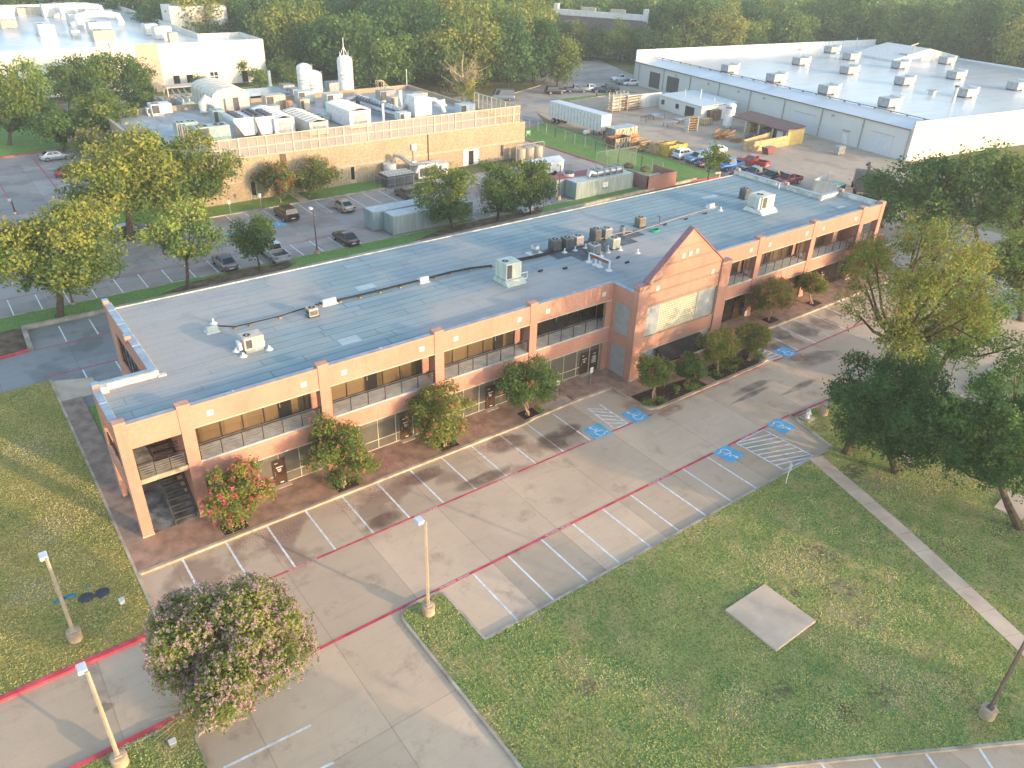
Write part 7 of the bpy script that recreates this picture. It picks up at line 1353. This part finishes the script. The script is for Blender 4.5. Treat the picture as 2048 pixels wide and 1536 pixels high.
# ---- bare tree with creeper
t = thing('dead_tree', 'bare pale dead tree draped in yellow creeper at the wood edge', 'dead tree', (*at(925, 208), 0)); rs = np.random.RandomState(9); q = MB()
for k in range(26):
    a = rs.uniform(0, 6.28); L_ = rs.uniform(3, 6.5); z = rs.uniform(2, 7); e = (math.cos(a)*L_*.8, math.sin(a)*L_*.8, z+rs.uniform(1, 4.5)); q.tube([(0, 0, z), (e[0]*.5, e[1]*.5, (z+e[2])/2-.3), e], [.14, .09, .03], 5)
    for j in range(3): q.tube([e if j else (e[0]*.6, e[1]*.6, (z+e[2])/2), (e[0]*.8+rs.normal()*1.4, e[1]*.8+rs.normal()*1.4, e[2]+rs.normal()*1.2)], [.05, .02], 4)
q.tube([(0, 0, 0), (.2, 0, 4), (0, .2, 8), (.3, 0, 11)], [.35, .28, .18, .06], 8); q.build('branches', mat('bleached_wood', (.42, .30, .20), .9, var=.2), t); foliage('creeper', mklobes(rs, (.8, -.8, 3.2), (2.4, 2.4, 3.4), 9), 2200, .4, OAKY, t, rs, 0, 7, yellow=.15)
# ---- woods behind: individual trees near, one mass of canopy far off
def proj(p):
    d = np.array(p)-CP; z = d@_F; return 1024+FPX*(d@_R)/z, 768-FPX*(d@_U)/z, z
ca, sa = math.cos(rad(8.3)), math.sin(rad(8.3))
def wood_ok(x, y):
    dx, dy = x-138.6, y-30; lx, ly = dx*ca-dy*sa, dx*sa+dy*ca
    if -14 < lx < 98 and -70 < ly < 96: return False
    if x < 58: return y > 264
    if x < 72: return y > 176+(72-x)*2.5
    if x < 99: return y > max(119, 158-(x-74)*2.1)
    if x < 122: return y > 119.5
    if x < 143: return y > 117.5
    if x < 176: return y > 122+(x-143)*1.0
    return True
rs = np.random.RandomState(77); cand = []
for gx in np.arange(-60, 760, 8.3):
    for gy in np.arange(-60, 720, 8.3):
        x, y = gx+rs.uniform(-3.4, 3.4), gy+rs.uniform(-3.4, 3.4)
        if not wood_ok(x, y): continue
        px, py, z = proj((x, y, 9))
        if z < 0 or px < -420 or px > 2400 or py < -70 or py > 460: continue
        dz = float((np.array([*DBX, 0])-CP)@_F)
        if 1085 < px < 1315 and z < dz+14 and (proj((x, y, 15.5))[1] < 34 or z > dz-10): continue
        cand.append((z, x, y))
vis = [c for c in cand if -90 < proj((c[1], c[2], 9))[0] < 2140]; vis.sort(); cand.sort(); cand = vis[:285]+sorted(set(cand)-set(vis[:285]))
WL_ = ['bushy green tree in the woods behind the buildings']; protos = []
NW = 285
for i, (z, x, y) in enumerate(cand[:NW]):
    if i < 7:
        rs2 = np.random.RandomState(900+i); hh = (13.5, 15.5, 12.5, 16.5, 14.5, 12, 15)[i]; rr = (6.2, 6.8, 6.0, 7.0, 6.4, 5.8, 7.2)[i]
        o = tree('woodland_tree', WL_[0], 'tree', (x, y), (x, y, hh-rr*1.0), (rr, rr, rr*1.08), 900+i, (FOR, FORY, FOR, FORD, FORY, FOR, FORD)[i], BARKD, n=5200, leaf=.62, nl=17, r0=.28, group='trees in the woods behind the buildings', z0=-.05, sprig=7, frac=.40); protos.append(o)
    else:
        o = dup(protos[rs.randint(7)], (x, y, -.05), rs.uniform(0, 6.28), scale=tuple(np.array([1, 1, rs.uniform(.85, 1.25)])*rs.uniform(.82, 1.2)))
for k in range(11):
    ux, uy = math.cos(DB.rotation_euler.z), math.sin(DB.rotation_euler.z); f_ = (k-5)/5*(DBW+4); p = np.array(DBX)+np.array([ux, uy])*f_+np.array([uy, -ux])*(9.5+rs.uniform(0, 5)); dup(protos[k % 7], (p[0], p[1], -.05), rs.uniform(0, 6), scale=rs.uniform(.58, .7))
far = cand[NW:NW+4200]; Pn, Nn, Sn, Tn = [], [], [], []
for z, x, y in far:
    k = 190 if z < 420 else 90; R_ = rs.uniform(4.6, 6.6); h_ = rs.uniform(9, 14); d = rs.normal(size=(k, 3)); d[:, 2] = np.abs(d[:, 2])*.9-.15; d /= np.linalg.norm(d, axis=1)[:, None]
    bump_ = 1+.16*np.sin(d[:, 0]*5+x)+.16*np.sin(d[:, 1]*6+y); Pn.append(np.array([x, y, h_-R_*.7])+d*R_*(bump_*rs.uniform(.75, 1.03, k))[:, None]); nn = d+rs.normal(size=(k, 3))*.45; Nn.append(nn/np.linalg.norm(nn, axis=1)[:, None]); Sn.append(rs.uniform(.9, 1.9, k)); Tn.append(np.clip(.3+rs.uniform(-.22, .22)+rs.uniform(-.18, .2, k)+.2*d[:, 2], 0, 1))  # far crown tops tinted lighter, painted as if lit from above
o = quads('woodland', np.concatenate(Pn), np.concatenate(Nn), np.concatenate(Sn), np.concatenate(Tn), FOR, None, rs, .75); tag(o, 'far off woodland canopy', 'woodland', kind='stuff')

# ---- real tufts over the nearest lawns
def inpoly(P, poly):
    x, y = P[:, 0], P[:, 1]; r_ = np.zeros(len(P), bool); n_ = len(poly)
    for i in range(n_):
        (x0, y0), (x1, y1) = poly[i-1], poly[i]
        if y0 == y1: continue
        r_ ^= ((y0 > y) != (y1 > y)) & (x < (x1-x0)*(y-y0)/(y1-y0)+x0)
    return r_
GT = leafmat('grass_tufts', (.075, .125, .04), (.18, .185, .06), (.34, .265, .12), .35, 0, k=2.6)
rs = np.random.RandomState(21); Pt = []
for poly, box_, k in ((LC, (9, 62, -40, -11.6), 190000), (LA, (-28, -2.6, -5, 28), 90000), (LB, (-14, -.6, -22, -11.5), 22000)):
    P = np.stack([rs.uniform(box_[0], box_[1], k), rs.uniform(box_[2], box_[3], k)], 1); P = P[inpoly(P, poly)]
    on = np.zeros(len(P), bool)
    for i in range(len(pl)-1):
        a, b = np.array(pl[i]), np.array(pl[i+1]); ab = b-a; t_ = np.clip(((P-a)@ab)/(ab@ab), 0, 1); on |= np.linalg.norm(P-a-t_[:, None]*ab, axis=1) < .68
    
    for q_ in ((172, 1196), (204, 1186), (140, 1192), (118, 1201)): on |= np.linalg.norm(P-np.array(at(*q_, .12)), axis=1) < .4
    on |= inpoly(P, [(24.7, -22.7), (28.6, -22.7), (28.6, -26.6), (24.7, -26.6)]); Pt.append(P[~on])
P = np.concatenate(Pt); keep = np.ones(len(P), bool); dry_lit = np.zeros(len(P))
wob = 1+.35*np.sin(P[:, 0]*2.1+P[:, 1])+.3*np.sin(P[:, 1]*2.7-P[:, 0]*.8)
for px, py, rr_ in ((1620, 1120, 2.6), (1690, 1190, 2.4), (1740, 1300, 2.2), (1800, 1370, 2.0), (1560, 1130, 1.8), (1650, 1420, 1.6), (1200, 1350, 1.6), (1350, 1400, 1.6), (1480, 1420, 1.4), (1780, 1250, 1.4), (1880, 960, 3.0), (1760, 960, 2.0), (60, 900, 3), (100, 1060, 2.4), (180, 1000, 2), (60, 1180, 2)):
    c_ = np.array(at(px, py, .12)); dry_lit += .42*np.exp(-(np.linalg.norm(P-c_, axis=1)/rr_*wob)**2)  # dry straw tone, plus painted sun patches near trees and left lawn
for px, py, rr_ in ((1680, 1180, 1.0), (1640, 1110, 1.0), (1600, 1190, .5), (1720, 1240, .8), (1760, 1390, .9), (1560, 1380, .7), (1170, 1375, .6), (1700, 945, 2.2), (1800, 935, 1.3), (1600, 830, 1.1), (1640, 855, 1.2)):
    c_ = np.array(at(px, py, .12)); keep &= ~((np.linalg.norm(P-c_, axis=1)/rr_*wob < 1) & (rs.random(len(P)) < .8))
P, dry_lit = P[keep], np.minimum(dry_lit[keep], .5); n_ = len(P); nf = np.sin(P[:, 0]*.9+1.3*np.sin(P[:, 1]*.6))+np.sin(P[:, 1]*1.1+1.7*np.sin(P[:, 0]*.45))+.6*np.sin(P[:, 0]*2.3+P[:, 1]*1.9)
nr = rs.normal(size=(n_, 3))*.7+np.array([0, 0, .75]); nr /= np.linalg.norm(nr, axis=1)[:, None]
o = quads('grass', np.column_stack([P, np.full(n_, .135)+rs.uniform(0, .03, n_)]), nr, rs.uniform(.06, .16, n_), np.clip(.38+.09*nf+dry_lit+np.where(P[:, 0] < -2, .14, 0)+rs.uniform(-.24, .25, n_), 0, 1), GT, None, rs, .45); tag(o, 'short mown grass on the near lawns', 'grass', kind='stuff')  # left lawn tufts tinted lighter to carry its painted sunlight
# ================================================================ morning haze over the site
hz = bpy.data.materials.new('morning_haze'); hz.use_nodes = True; n = hz.node_tree; n.nodes.clear()
o_ = n.nodes.new('ShaderNodeOutputMaterial'); v_ = n.nodes.new('ShaderNodeVolumeScatter'); v_.inputs['Color'].default_value = (.90, .97, 1.0, 1); v_.inputs['Density'].default_value = HAZE; v_.inputs['Anisotropy'].default_value = .1
n.links.new(v_.outputs[0], o_.inputs['Volume'])
hb = MB().box(-250, 900, -120, 900, -1, 60).build('haze', hz); tag(hb, kind='structure')
SC.cycles.volume_bounces = 1
